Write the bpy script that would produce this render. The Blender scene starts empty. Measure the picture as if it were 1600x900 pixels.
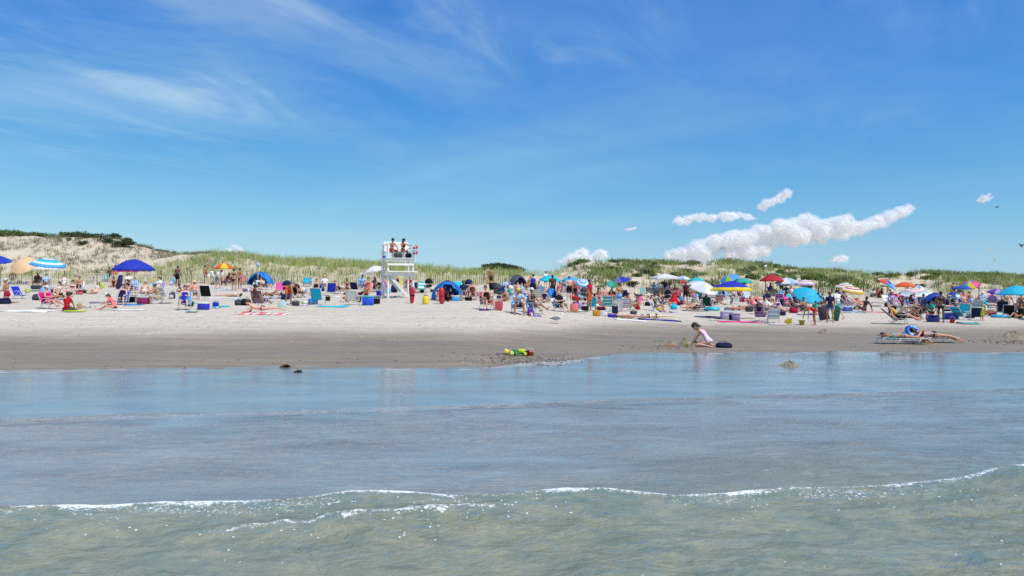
import bpy, math, random
import numpy as np
R = math.radians
scene = bpy.context.scene
COL = scene.collection

# ------------------------------------------------------------------ camera
F = 1230.0                      # focal length in photo pixels (1600 wide)
EYE = 2.2
cam_d = bpy.data.cameras.new("camera")
cam_d.sensor_width = 36.0
cam_d.lens = 36.0 * F / 1600.0
cam_d.clip_start = 0.1
cam_d.clip_end = 20000
cam = bpy.data.objects.new("camera", cam_d)
cam.location = (0, 0, EYE)
cam.rotation_euler = (R(90), 0, 0)
COL.objects.link(cam)
scene.camera = cam

# ------------------------------------------------------------------ render
scene.render.engine = "CYCLES"
cy = scene.cycles
cy.max_bounces = 7
cy.diffuse_bounces = 3
cy.glossy_bounces = 3
cy.transmission_bounces = 3
cy.transparent_max_bounces = 24
cy.caustics_reflective = False
cy.caustics_refractive = False
cy.sample_clamp_indirect = 4.0
cy.sample_clamp_direct = 4.0
cy.use_denoising = False
cy.volume_bounces = 4
cy.volume_max_steps = 256
scene.view_settings.view_transform = "Standard"
scene.view_settings.look = "None"
scene.view_settings.exposure = 0.0
scene.view_settings.gamma = 1.0

# ------------------------------------------------------------------ sun and sky
SUN_EL = R(56)
sx, sy = 0.77, -0.64
sl = math.hypot(sx, sy)
sun_dir = np.array([sx / sl * math.cos(SUN_EL), sy / sl * math.cos(SUN_EL), math.sin(SUN_EL)])
sun_d = bpy.data.lights.new("sun", "SUN")
sun_d.energy = 4.25
sun_d.angle = R(0.53)
sun_d.color = (1.0, 0.955, 0.89)
sun = bpy.data.objects.new("sun", sun_d)
sun.rotation_euler = (math.pi / 2 - SUN_EL, 0, math.atan2(sx, -sy))
sun.location = (20, -10, 40)
COL.objects.link(sun)

world = bpy.data.worlds.new("World")
scene.world = world
world.use_nodes = True


class NT:
    """small helper round a node tree"""
    def __init__(self, tree):
        self.t = tree
        self.n = tree.nodes
        self.n.clear()

    def new(self, kind, **kw):
        nd = self.n.new(kind)
        for k, v in kw.items():
            setattr(nd, k, v)
        return nd

    def put(self, sock, v):
        if hasattr(v, "is_output"):
            self.t.links.new(v, sock)
        elif v is not None:
            sock.default_value = v

    def math(self, op, a, b=None, c=None, clamp=False):
        nd = self.new("ShaderNodeMath", operation=op, use_clamp=clamp)
        self.put(nd.inputs[0], a)
        if b is not None:
            self.put(nd.inputs[1], b)
        if c is not None:
            self.put(nd.inputs[2], c)
        return nd.outputs[0]

    def vmath(self, op, a, b=None):
        nd = self.new("ShaderNodeVectorMath", operation=op)
        self.put(nd.inputs[0], a)
        if b is not None:
            self.put(nd.inputs[1], b)
        return nd.outputs["Value"] if op in ("DOT_PRODUCT", "LENGTH", "DISTANCE") else nd.outputs[0]

    def mixc(self, fac, a, b, mode="MIX"):
        nd = self.new("ShaderNodeMix", data_type="RGBA", blend_type=mode)
        self.put(nd.inputs[0], fac)
        self.put(nd.inputs[6], a)
        self.put(nd.inputs[7], b)
        return nd.outputs[2]

    def noise(self, vec, scale, detail=4.0, rough=0.55, dist=0.0, out=0):
        nd = self.new("ShaderNodeTexNoise")
        self.put(nd.inputs["Vector"], vec)
        nd.inputs["Scale"].default_value = scale
        nd.inputs["Detail"].default_value = detail
        nd.inputs["Roughness"].default_value = rough
        nd.inputs["Distortion"].default_value = dist
        return nd.outputs[out]

    def smooth(self, v, lo, hi, to0=0.0, to1=1.0):
        nd = self.new("ShaderNodeMapRange", interpolation_type="SMOOTHSTEP")
        self.put(nd.inputs[0], v)
        for i, x in ((1, lo), (2, hi), (3, to0), (4, to1)):
            self.put(nd.inputs[i], x)
        return nd.outputs[0]

    def lin(self, v, lo, hi, to0=0.0, to1=1.0):
        nd = self.new("ShaderNodeMapRange")
        self.put(nd.inputs[0], v)
        for i, x in ((1, lo), (2, hi), (3, to0), (4, to1)):
            self.put(nd.inputs[i], x)
        return nd.outputs[0]

    def mapping(self, vec, scale=(1, 1, 1), rot=(0, 0, 0), loc=(0, 0, 0)):
        nd = self.new("ShaderNodeMapping")
        self.put(nd.inputs[0], vec)
        nd.inputs[1].default_value = loc
        nd.inputs[2].default_value = rot
        nd.inputs[3].default_value = scale
        return nd.outputs[0]


def build_world():
    w = NT(world.node_tree)
    tc = w.new("ShaderNodeTexCoord")
    d = w.vmath("NORMALIZE", tc.outputs["Generated"])
    sep = w.new("ShaderNodeSeparateXYZ")
    w.put(sep.inputs[0], d)
    x, y, z = sep.outputs
    sky = w.new("ShaderNodeTexSky", sky_type="NISHITA", sun_disc=False)
    sky.sun_elevation = SUN_EL
    sky.sun_rotation = math.atan2(sx, sy)
    sky.altitude = 0
    sky.air_density = 1.0
    sky.dust_density = 0.3
    sky.ozone_density = 6.0
    cz = w.new("ShaderNodeCombineXYZ")
    w.put(cz.inputs[0], x); w.put(cz.inputs[1], y)
    w.put(cz.inputs[2], w.math("SQRT", w.math("ADD", w.math("MULTIPLY", z, z), 0.0030)))
    w.put(sky.inputs[0], w.vmath("NORMALIZE", cz.outputs[0]))
    # a deep, dry summer blue: one curve per channel
    sc = w.new("ShaderNodeSeparateColor")
    w.put(sc.inputs[0], sky.outputs[0])
    cc = w.new("ShaderNodeCombineColor")
    for i, (gain, p) in enumerate(((0.255, 1.85), (0.735, 1.16), (3.02, 0.423))):
        w.put(cc.inputs[i], w.math("MULTIPLY", w.math("POWER", sc.outputs[i], p), gain))
    tint = cc.outputs[0]
    # cirrus: wisps drawn out along the wind on a high flat layer
    zc = w.math("MAXIMUM", w.math("ADD", z, 0.06), 0.02)
    px = w.math("DIVIDE", x, zc)
    py = w.math("DIVIDE", y, zc)
    cmb = w.new("ShaderNodeCombineXYZ")
    w.put(cmb.inputs[0], px)
    w.put(cmb.inputs[1], py)
    p = cmb.outputs[0]
    lie = lambda ang, scl, off=(0, 0, 0): w.mapping(w.mapping(p, (1, 1, 1), (0, 0, R(ang))), scl, (0, 0, 0), off)
    wisp = w.noise(lie(-64, (0.55, 1.35, 1)), 1.35, 9, 0.58, 1.3)
    veil = w.noise(lie(-60, (0.5, 0.8, 1), (3.1, 1.7, 0)), 0.85, 5, 0.5, 0.5)
    long_ = w.noise(lie(40, (0.16, 0.5, 1), (9.1, 4.4, 0)), 0.7, 6, 0.5, 0.3)
    # more wisps on the side away from the sun
    side = w.smooth(w.math("DIVIDE", x, w.math("MAXIMUM", y, 0.05)), 0.35, -0.75, 0.25, 1.0)
    high = w.smooth(z, 0.08, 0.24)
    a1 = w.math("MULTIPLY", w.smooth(wisp, 0.42, 0.76), w.smooth(veil, 0.36, 0.62))
    a1 = w.math("MULTIPLY", w.math("MULTIPLY", a1, side), high)
    a2 = w.math("MULTIPLY", w.smooth(long_, 0.46, 0.78), w.smooth(z, 0.02, 0.14, 0.08, 0.28))
    haze = w.noise(lie(-50, (0.8, 1.2, 1), (7.7, 2.1, 0)), 0.9, 8, 0.58, 0.8)
    a3 = w.math("MULTIPLY", w.math("MULTIPLY", w.smooth(haze, 0.34, 0.72), side), w.math("MULTIPLY", high, 0.30))
    a = w.math("ADD", w.math("ADD", w.math("MULTIPLY", a1, 0.55), a3), a2, clamp=True)
    cl = w.mixc(a, tint, (5.3, 6.9, 7.4, 1))
    bg = w.new("ShaderNodeBackground")
    w.put(bg.inputs[0], cl)
    bg.inputs[1].default_value = 0.12
    out = w.new("ShaderNodeOutputWorld")
    w.put(out.inputs[0], bg.outputs[0])


build_world()

# ------------------------------------------------------------------ numbers for the land
def interp(x, xs, ys):
    """smooth piecewise interpolation"""
    xs = np.asarray(xs, float); ys = np.asarray(ys, float); x = np.asarray(x, float)
    i = np.clip(np.searchsorted(xs, x) - 1, 0, len(xs) - 2)
    t = np.clip((x - xs[i]) / (xs[i + 1] - xs[i]), 0, 1)
    t = t * t * (3 - 2 * t)
    return ys[i] + (ys[i + 1] - ys[i]) * t

def sstep(a, b, x):
    t = np.clip((np.asarray(x, float) - a) / (b - a), 0, 1)
    return t * t * (3 - 2 * t)

def _hash(ix, iy, seed):
    h = (ix.astype(np.int64) * 374761393 + iy.astype(np.int64) * 668265263 + seed * 974634777) & 0x7FFFFFFF
    h = ((h ^ (h >> 13)) * 1274126177) & 0x7FFFFFFF
    return ((h ^ (h >> 16)) & 0xFFFF) / 65535.0

def vnoise(x, y, seed=0):
    x = np.asarray(x, float); y = np.asarray(y, float)
    ix = np.floor(x); iy = np.floor(y)
    fx = x - ix; fy = y - iy
    fx = fx * fx * fx * (fx * (fx * 6 - 15) + 10); fy = fy * fy * fy * (fy * (fy * 6 - 15) + 10)
    a = _hash(ix, iy, seed); b = _hash(ix + 1, iy, seed)
    c = _hash(ix, iy + 1, seed); e = _hash(ix + 1, iy + 1, seed)
    return (a + (b - a) * fx) * (1 - fy) + (c + (e - c) * fx) * fy - 0.5

def fbm(x, y, octaves=4, seed=0, gain=0.5):
    s = 0.0; amp = 1.0
    for o in range(octaves):
        s = s + amp * vnoise(x * 2 ** o + 17.3 * o, y * 2 ** o - 9.1 * o, seed + o)
        amp *= gain
    return s

def shore_y(X):
    return interp(X, [-40, -13.8, -7.2, -1.6, 1.3, 4.4, 11, 17.4, 40], [19.5, 21.3, 22.0, 21.7, 24.4, 26.7, 27.2, 26.8, 28.0]) \
        + 0.5 * fbm(X * 0.55, X * 0 + 3.3, 3, 11)

def beach_z(X, Y):
    s = Y - shore_y(X)
    zl = np.interp(s, [-30, -17, -14, -12.6, -6, 0, 5, 17, 31, 50, 60, 80], [-1.3, -0.55, -0.24, -0.12, -0.04, 0.0, 0.17, 1.08, 1.62, 2.42, 2.55, 2.7])
    zr = np.interp(s, [-35, -21.5, -18.5, -17.2, -11, -5, 0, 10, 17, 30, 45, 60, 80], [-1.3, -0.55, -0.24, -0.13, -0.06, -0.03, 0.0, 0.14, 0.30, 0.72, 1.15, 1.4, 1.6])
    w = sstep(-4, 15, X)
    z = zl * (1 - w) + zr * w
    dry = sstep(6, 14, s)
    z = z + dry * (0.035 * fbm(X * 0.9, Y * 0.9, 3, 5) + 0.05 * fbm(X * 0.23, Y * 0.23, 2, 8))
    z = z + (1 - dry) * sstep(-1, 1.5, s) * 0.012 * fbm(X * 0.5, Y * 3.0, 3, 21)
    # the toes of sand that break up the water's edge and the dug heap under the toy pile
    z = z + 0.05 * np.exp(-((X - 0.1) / 1.5) ** 2 - ((Y - 23.2) / 0.8) ** 2) * (0.6 + 1.6 * fbm(X * 3, Y * 3, 3, 9))
    z = z + 0.02 * sstep(-2.5, 0.0, s) * (1 - sstep(0.2, 2.0, s)) * fbm(X * 1.6, Y * 2.4, 3, 31)
    return z

# skyline of the sand itself, in degrees-like units (slope above the eye) by bearing u = X / Y
_PX = [-700, 0, 60, 120, 185, 212, 245, 300, 335, 385, 430, 480, 560, 640, 690, 735, 800, 835, 868, 890, 908, 960, 1040, 1080, 1120, 1180, 1215, 1280, 1320, 1370, 1420, 1445, 1500, 1560, 1620, 2300]
_SY = [366, 368, 369, 370, 375, 385, 393, 398, 396, 402, 411, 413, 415, 422, 430, 431, 431, 431, 427, 413, 408, 410, 411, 412, 409, 414, 420, 425, 424, 430, 428, 427, 431, 432, 436, 436]
_DD = [112, 112, 112, 112, 110, 108, 106, 104, 102, 100, 98, 94, 92, 90, 90, 90, 92, 95, 100, 104, 106, 106, 106, 106, 106, 108, 110, 112, 112, 112, 112, 112, 112, 112, 112, 112]
_PU = (np.array(_PX) - 800.0) / F
BASE_Y = 73.5

def dune_base(u):
    return BASE_Y + 1.2 * np.sin(u * 9.0) + np.where(u > 0.1, 3.0 * sstep(0.1, 0.3, u), 0.0)

def ground_z(X, Y):
    X = np.asarray(X, float); Y = np.asarray(Y, float)
    u = X / np.maximum(Y, 1.0)
    b = beach_z(X, np.minimum(Y, 80.0))
    D = np.interp(u, _PU, _DD)
    zc = EYE + (450 - np.interp(u, _PU, _SY)) / F * D
    yb = dune_base(u)
    t = (Y - yb) / (D - yb)
    tt = np.clip(t, 0, 1)
    fore = sstep(0.0, 0.30, tt)
    left = 1 - sstep(-0.47, -0.36, u)
    mid = sstep(-0.47, -0.36, u) * (1 - sstep(-0.02, 0.03, u))
    f_left = 0.22 * sstep(0, 0.3, tt) + 0.78 * sstep(0.18, 1.05, tt) / sstep(0.18, 1.05, 1.0)
    f_mid = 0.55 * fore + 0.45 * tt
    f_right = 0.25 * sstep(0, 0.25, tt) + 0.75 * tt ** 1.25
    f = left * f_left + mid * f_mid + (1 - left - mid) * f_right
    lump = sstep(0.03, 0.3, tt) * (1 - 0.6 * sstep(0.8, 1.0, tt))
    n = 1.1 * fbm(X * 0.16, Y * 0.16, 4, 41) + 0.35 * fbm(X * 0.7, Y * 0.7, 3, 55)
    z = b + (zc - b) * f + lump * n * np.where(u > 0, 0.75, 0.6)
    # wind-cut hollows with a steep side
    for (cu, cy_, ru, ry, dep) in ((0.062, 90, 0.018, 8, 1.3), (0.508, 94, 0.040, 11, 2.2), (0.235, 98, 0.02, 6, 0.8)):
        z = z - dep * np.exp(-((u - cu) / ru) ** 2 - ((Y - cy_) / ry) ** 2) * (0.7 + 1.2 * fbm(X * 0.4, Y * 0.4, 3, 61))
    back = sstep(D, D + 45, Y)
    z = z * (1 - back) + back * np.minimum(z, EYE - 0.4 + 0.5 * fbm(X * 0.03, Y * 0.03, 3, 71))
    # the far thicket-topped dune that shows through the low stretch of the grass bank
    hill = np.exp(-(np.abs(u + 0.0135) / 0.0370) ** 4) * np.exp(-((Y - 150) / 12.0) ** 2)
    slope = 415.5 + (u + 0.053) * 62
    z = z + hill * np.maximum(EYE + (450 - slope) / F * 150 - z, 0)
    return z

def at(px, py):
    """where the ray through a photo pixel meets the land"""
    u = (px - 800.0) / F
    v = (450.0 - py) / F
    Y = np.arange(5.0, 240.0, 0.02)
    g = ground_z(Y * u, Y)
    ray = EYE + v * Y
    hit = np.nonzero(ray <= g)[0]
    if len(hit) == 0:
        raise ValueError("no ground under pixel %s %s" % (px, py))
    y = float(Y[hit[0]])
    return (u * y, y, float(g[hit[0]]))

def on(x, y):
    return float(ground_z(x, y))

# ------------------------------------------------------------------ mesh and object helpers
def make_mesh(name, V, faces, smooth=True, mat_idx=None):
    me = bpy.data.meshes.new(name)
    V = np.asarray(V, dtype=np.float32)
    if isinstance(faces, np.ndarray):
        k = faces.shape[1]
        n = len(faces)
        me.vertices.add(len(V)); me.vertices.foreach_set("co", V.ravel())
        me.loops.add(n * k); me.loops.foreach_set("vertex_index", faces.astype(np.int32).ravel())
        me.polygons.add(n)
        me.polygons.foreach_set("loop_start", np.arange(0, n * k, k, dtype=np.int32))
        me.polygons.foreach_set("loop_total", np.full(n, k, dtype=np.int32))
    else:
        me.from_pydata([tuple(v) for v in V], [], faces)
    if mat_idx is not None:
        me.polygons.foreach_set("material_index", np.asarray(mat_idx, dtype=np.int32))
    me.polygons.foreach_set("use_smooth", np.full(len(me.polygons), smooth, dtype=bool))
    me.update(calc_edges=True)
    me.validate()
    return me

def attr(me, name, data):
    a = me.attributes.new(name, "FLOAT", "POINT")
    a.data.foreach_set("value", np.asarray(data, dtype=np.float32))

def link(name, me, mats=None, parent=None, loc=None, rotz=0.0, own=False):
    o = bpy.data.objects.new(name, me)
    COL.objects.link(o)
    if mats is not None:
        if not isinstance(mats, (list, tuple)):
            mats = [mats]
        if own:                                  # shared mesh, materials on the object
            while len(me.materials) < len(mats):
                me.materials.append(None)
            for s, m in zip(o.material_slots, mats):
                s.link = "OBJECT"; s.material = m
        else:
            for m in mats:
                me.materials.append(m)
    if parent is not None:
        o.parent = parent
    if loc is not None:
        o.location = loc
    if rotz:
        o.rotation_euler = (0, 0, rotz)
    return o

def tag(o, label, cat, group=None):
    o["label"] = label; o["category"] = cat
    if group:
        o["group"] = group
    return o

def root(name, loc, rotz, label, cat, group=None, scale=1.0):
    o = bpy.data.objects.new(name, None)
    COL.objects.link(o)
    o.empty_display_size = 0.2
    o.location = loc; o.rotation_euler = (0, 0, rotz)
    o.scale = (scale,) * 3
    return tag(o, label, cat, group)

def rgb(h):
    h = h.lstrip("#")
    c = [int(h[i:i + 2], 16) / 255 for i in (0, 2, 4)]
    return tuple((x / 12.92 if x <= 0.04045 else ((x + 0.055) / 1.055) ** 2.4) for x in c)

_M = {}
def mat(col, rough=0.7, kind="plain", metal=0.0):
    """one procedural material per colour: base colour broken up by noise, with a fine bump"""
    key = (col, rough, kind, metal)
    if key in _M:
        return _M[key]
    c = rgb(col) if isinstance(col, str) else col
    m = bpy.data.materials.new("%s %s" % (kind, col if isinstance(col, str) else "mix"))
    m.use_nodes = True
    t = NT(m.node_tree)
    tc = t.new("ShaderNodeTexCoord")
    sc = {"plain": 9.0, "cloth": 14.0, "skin": 7.0, "hair": 30.0, "leaf": 2.0, "paint": 3.0, "wood": 6.0}.get(kind, 9.0)
    vec = tc.outputs["Object"]
    if kind in ("wood", "hair"):
        vec = t.mapping(vec, (4, 4, 0.6))
    n = t.noise(vec, sc, 4, 0.6)
    amp = {"cloth": 0.30, "skin": 0.16, "leaf": 0.5, "paint": 0.10, "wood": 0.35, "hair": 0.5}.get(kind, 0.2)
    f = t.lin(n, 0.25, 0.75, 1 - amp, 1 + amp * 0.6)
    colr = t.mixc(1.0, (*c, 1), f, "MULTIPLY")
    b = t.new("ShaderNodeBsdfPrincipled")
    t.put(b.inputs["Base Color"], colr)
    b.inputs["Roughness"].default_value = rough
    b.inputs["Metallic"].default_value = metal
    if kind in ("cloth", "leaf"):
        b.inputs["Specular IOR Level"].default_value = 0.2
    if kind == "cloth":
        bp = t.new("ShaderNodeBump"); bp.inputs["Strength"].default_value = 0.35; bp.inputs["Distance"].default_value = 0.02
        t.put(bp.inputs["Height"], t.noise(tc.outputs["Object"], 9.0, 3, 0.5))
        t.put(b.inputs["Normal"], bp.outputs[0])
    out = t.new("ShaderNodeOutputMaterial")
    if kind in ("sheer", "leaf", "thin"):
        tr = t.new("ShaderNodeBsdfTranslucent")
        t.put(tr.inputs[0], colr)
        mx = t.new("ShaderNodeMixShader"); mx.inputs[0].default_value = 0.3 if kind != "sheer" else 0.22
        t.put(mx.inputs[1], b.outputs[0]); t.put(mx.inputs[2], tr.outputs[0])
        t.put(out.inputs[0], mx.outputs[0])
    else:
        t.put(out.inputs[0], b.outputs[0])
    _M[key] = m
    return m

# ------------------------------------------------------------------ sand
def sand_material():
    m = bpy.data.materials.new("beach sand")
    m.use_nodes = True
    t = NT(m.node_tree)
    tc = t.new("ShaderNodeTexCoord")
    P = tc.outputs["Object"]
    a = t.new("ShaderNodeAttribute", attribute_name="damp_skylit")       # dry .. soaked; the top end holds painted skylight
    damp_skylit = a.outputs["Fac"]
    hgt = t.new("ShaderNodeAttribute", attribute_name="dune").outputs["Fac"]
    big = t.noise(P, 0.35, 4, 0.55)
    streak = t.noise(t.mapping(P, (0.16, 1.5, 1)), 1.0, 6, 0.62)
    d2 = t.math("ADD", damp_skylit, t.math("MULTIPLY", t.math("SUBTRACT", streak, 0.5), 0.42))
    d2 = t.math("ADD", d2, t.math("MULTIPLY", t.math("SUBTRACT", big, 0.5), 0.22), clamp=True)
    dry = t.mixc(t.noise(P, 1.3, 5, 0.6), (0.65, 0.575, 0.455, 1), (0.50, 0.435, 0.335, 1))
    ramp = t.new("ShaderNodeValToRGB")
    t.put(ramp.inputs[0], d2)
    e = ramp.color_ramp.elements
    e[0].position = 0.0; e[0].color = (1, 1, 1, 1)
    e[1].position = 1.0; e[1].color = (0.66, 0.72, 0.76, 1)  # bed under the film: sky-lit blue painted into the sand colour
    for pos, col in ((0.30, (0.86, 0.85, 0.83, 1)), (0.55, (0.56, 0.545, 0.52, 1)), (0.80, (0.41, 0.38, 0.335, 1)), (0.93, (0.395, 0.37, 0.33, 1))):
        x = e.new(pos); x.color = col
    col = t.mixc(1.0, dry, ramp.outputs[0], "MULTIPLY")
    # tide lines and blotches
    lines = t.noise(t.mapping(P, (0.10, 2.6, 1)), 1.3, 8, 0.7)
    blot = t.noise(P, 5.0, 6, 0.7)
    col = t.mixc(1.0, col, t.lin(lines, 0.25, 0.75, 0.80, 1.16), "MULTIPLY")
    col = t.mixc(1.0, col, t.lin(blot, 0.2, 0.8, 0.84, 1.14), "MULTIPLY")
    # footprints and dimples on the dry part: a bump and darker bottoms of scattered litter
    fp = t.new("ShaderNodeTexVoronoi", feature="F1")
    t.put(fp.inputs["Vector"], t.vmath("ADD", P, t.vmath("SCALE", t.noise(P, 2.0, 2, 0.5, 0, 1))))
    fp.inputs["Scale"].default_value = 2.6
    dip = t.smooth(fp.outputs[0], 0.05, 0.42)
    fine = t.noise(P, 16.0, 5, 0.65)
    mid = t.noise(P, 3.2, 4, 0.6)
    h = t.math("ADD", t.math("MULTIPLY", dip, 0.06), t.math("MULTIPLY", fine, 0.012))
    h = t.math("ADD", h, t.math("MULTIPLY", mid, 0.08))
    ripple = t.noise(t.mapping(P, (1.2, 5.0, 1)), 1.6, 4, 0.6)
    hw = t.math("MULTIPLY", ripple, 0.012)
    k = t.smooth(d2, 0.15, 0.5)
    hm = t.new("ShaderNodeMix", data_type="FLOAT")
    t.put(hm.inputs[0], k); t.put(hm.inputs[2], h); t.put(hm.inputs[3], hw)
    bp = t.new("ShaderNodeBump"); bp.inputs["Strength"].default_value = 0.8; bp.inputs["Distance"].default_value = 1.0
    t.put(bp.inputs["Height"], hm.outputs[0])
    # shell grit and weed specks
    sp = t.new("ShaderNodeTexVoronoi", feature="F1"); sp.inputs["Scale"].default_value = 5.5
    t.put(sp.inputs["Vector"], t.mapping(P, (1, 1, 1)))
    cellr = t.new("ShaderNodeSeparateColor"); t.put(cellr.inputs[0], sp.outputs["Color"])
    speck = t.math("MULTIPLY", t.math("LESS_THAN", sp.outputs[0], 0.13), t.math("LESS_THAN", cellr.outputs[0], 0.16))
    speck = t.math("MULTIPLY", speck, t.smooth(mid, 0.42, 0.62))
    pale = t.math("GREATER_THAN", cellr.outputs[1], 0.72)
    col = t.mixc(t.math("MULTIPLY", speck, 0.8), col, t.mixc(pale, (0.09, 0.075, 0.055, 1), (0.75, 0.70, 0.62, 1)))
    # wind-sorted darker grains on the dune slopes
    col = t.mixc(hgt, col, t.mixc(1.0, col, (1.04, 0.99, 0.90, 1), "MULTIPLY"))
    dk = t.math("MULTIPLY", t.smooth(t.noise(t.mapping(P, (0.7, 0.7, 1.6)), 0.9, 6, 0.68), 0.52, 0.74), t.math("MULTIPLY", hgt, 0.55))
    col = t.mixc(dk, col, (0.27, 0.225, 0.165, 1))
    b = t.new("ShaderNodeBsdfPrincipled")
    t.put(b.inputs["Base Color"], col)
    t.put(b.inputs["Roughness"], t.smooth(d2, 0.6, 1.0, 0.92, 0.42))
    b.inputs["Specular IOR Level"].default_value = 0.35
    t.put(b.inputs["Normal"], bp.outputs[0])
    out = t.new("ShaderNodeOutputMaterial")
    t.put(out.inputs[0], b.outputs[0])
    return m

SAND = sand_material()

def fan(y0, y1, ratio, us):
    n = int(math.ceil(math.log(y1 / y0) / math.log(ratio)))
    ys = y0 * (y1 / y0) ** (np.arange(n + 1) / n)
    Yg, Ug = np.meshgrid(ys, us, indexing="ij")
    return Ug * Yg, Yg

def grid_faces(nr, nc):
    i = np.arange(nr - 1)[:, None] * nc + np.arange(nc - 1)[None, :]
    i = i.ravel()
    return np.stack([i, i + 1, i + nc + 1, i + nc], 1)

def struct(name, me, m):
    o = link(name, me, m)
    o["kind"] = "structure"
    return o

def land(name, y0, y1, ratio, nu, umax):
    us = np.linspace(-umax, umax, nu)
    X, Y = fan(y0, y1, ratio, us)
    Z = ground_z(X, Y)
    me = make_mesh(name, np.stack([X, Y, Z], -1).reshape(-1, 3), grid_faces(*X.shape))
    s = (Y - shore_y(X)) + 0.9 * fbm(X * 0.25, Y * 0.25, 3, 77)
    wx = sstep(-2, 14, X)
    damp_skylit = 0.80 * (1 - sstep(5.0 + 2.0 * wx, 14.0 + 7.0 * wx, s))
    damp_skylit = damp_skylit + 0.9 * (1 - sstep(-1.0, -0.1, s))  # lifts the underwater bed to its painted sky-lit tint
    attr(me, "damp_skylit", damp_skylit.ravel())
    u = X / Y
    attr(me, "dune", sstep(0, 8, Y - dune_base(u)).ravel())
    return struct(name, me, SAND)

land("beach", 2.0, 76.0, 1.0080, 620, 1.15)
land("dunes", 76.0, 260.0, 1.0050, 620, 1.15)
land("land", 260.0, 9000.0, 1.06, 60, 1.6)

# ------------------------------------------------------------------ water
def crest_near(X):
    return 7.60 + 0.105 * X + 0.012 * np.maximum(X, 0) ** 2 + 0.28 * fbm(X * 0.42, X * 0 + 1.7, 3, 101) + 0.10 * fbm(X * 1.7, X * 0 + 5.1, 2, 104)

def crest_far(X):
    return 14.6 + 0.215 * X + 0.5 * fbm(X * 0.25, X * 0 + 2.2, 3, 111)

def crest_second(X):
    return 7.25 + 0.24 * X + 0.12 * fbm(X * 0.9, X * 0 + 8.2, 3, 121)

def water_mesh():
    us = np.linspace(-1.15, 1.15, 900)
    X, Y = fan(3.0, 33.0, 1.0040, us)
    t1 = Y - crest_near(X)
    amp1 = 0.23 * (0.75 + 0.7 * fbm(X * 0.5, X * 0 + 4.0, 2, 131))
    p1 = np.where(t1 > 0, np.exp(-(t1 / 0.13) ** 2), (0.30 + 0.70 * np.exp(-(np.abs(t1) / 0.75) ** 1.7)))
    t2 = Y - crest_far(X)
    p2 = np.where(t2 > 0, np.exp(-(t2 / 0.10) ** 2), np.exp(-(np.abs(t2) / 0.9) ** 1.6))
    t3 = Y - crest_second(X)
    m3 = sstep(-3.2, -1.9, X) * (1 - sstep(-0.5, 0.6, X))
    p3 = np.where(t3 > 0, np.exp(-(t3 / 0.12) ** 2), np.exp(-(np.abs(t3) / 0.45) ** 1.6)) * m3
    chop = sstep(-0.5, 0.6, -t2)                         # the film beyond the far wavelet lies still
    near = 1 - sstep(-0.6, 0.25, t1)
    Z = amp1 * p1 + 0.042 * p2 + 0.055 * p3
    Z = Z + chop * (0.010 * fbm(X * 1.1, Y * 2.6, 4, 141, 0.6))
    Z = Z + near * (0.050 * fbm(X * 1.5, Y * 2.2, 4, 151, 0.55))
    t1f = t1 + 0.10 * fbm(X * 5.0, Y * 5.0, 3, 165)
    foam = np.exp(-((t1f - 0.01) / 0.105) ** 2) * (0.60 + 0.30 * sstep(-0.10, 0.40, fbm(X * 0.8, X * 0 + 6.6, 3, 161) + 0.12 * sstep(-1, 3, X)))
    foam = np.maximum(foam, 0.40 * np.exp(-((t1f + 0.22) / 0.20) ** 2) * sstep(-0.05, 0.30, fbm(X * 1.1, Y * 1.8, 3, 181)))
    foam = np.maximum(foam, 0.66 * np.exp(-((t1f + 0.03) / 0.17) ** 2) * np.exp(-((X + 3.75) / 0.42) ** 2))
    foam = np.maximum(foam, 0.62 * np.exp(-((t3 + 0.12 * fbm(X * 5, Y * 5, 3, 166)) / 0.07) ** 2) * m3 * sstep(-0.3, 0.2, fbm(X * 1.3, X * 0 + 2.6, 3, 171)))
    foam = np.maximum(foam, 0.40 * np.exp(-(t2 / 0.10) ** 2))
    me = make_mesh("water", np.stack([X, Y, Z], -1).reshape(-1, 3), grid_faces(*X.shape))
    depth = np.clip(Z - ground_z(X, Y), 0, 3)
    attr(me, "depth", depth.ravel())
    attr(me, "foam", foam.ravel())
    attr(me, "chop", (0.10 + 0.9 * chop).ravel())
    attr(me, "near", near.ravel())
    fl = 0.30 * np.exp(-((t1 + 0.2) / 0.4) ** 2) + 0.008 * near + 0.60 * np.exp(-((t2 + 0.05) / 0.30) ** 2) + 0.2 * np.exp(-((t3 + 0.2) / 0.3) ** 2) * m3
    attr(me, "painted_glint", np.clip(fl, 0, 1).ravel())
    return me

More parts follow.
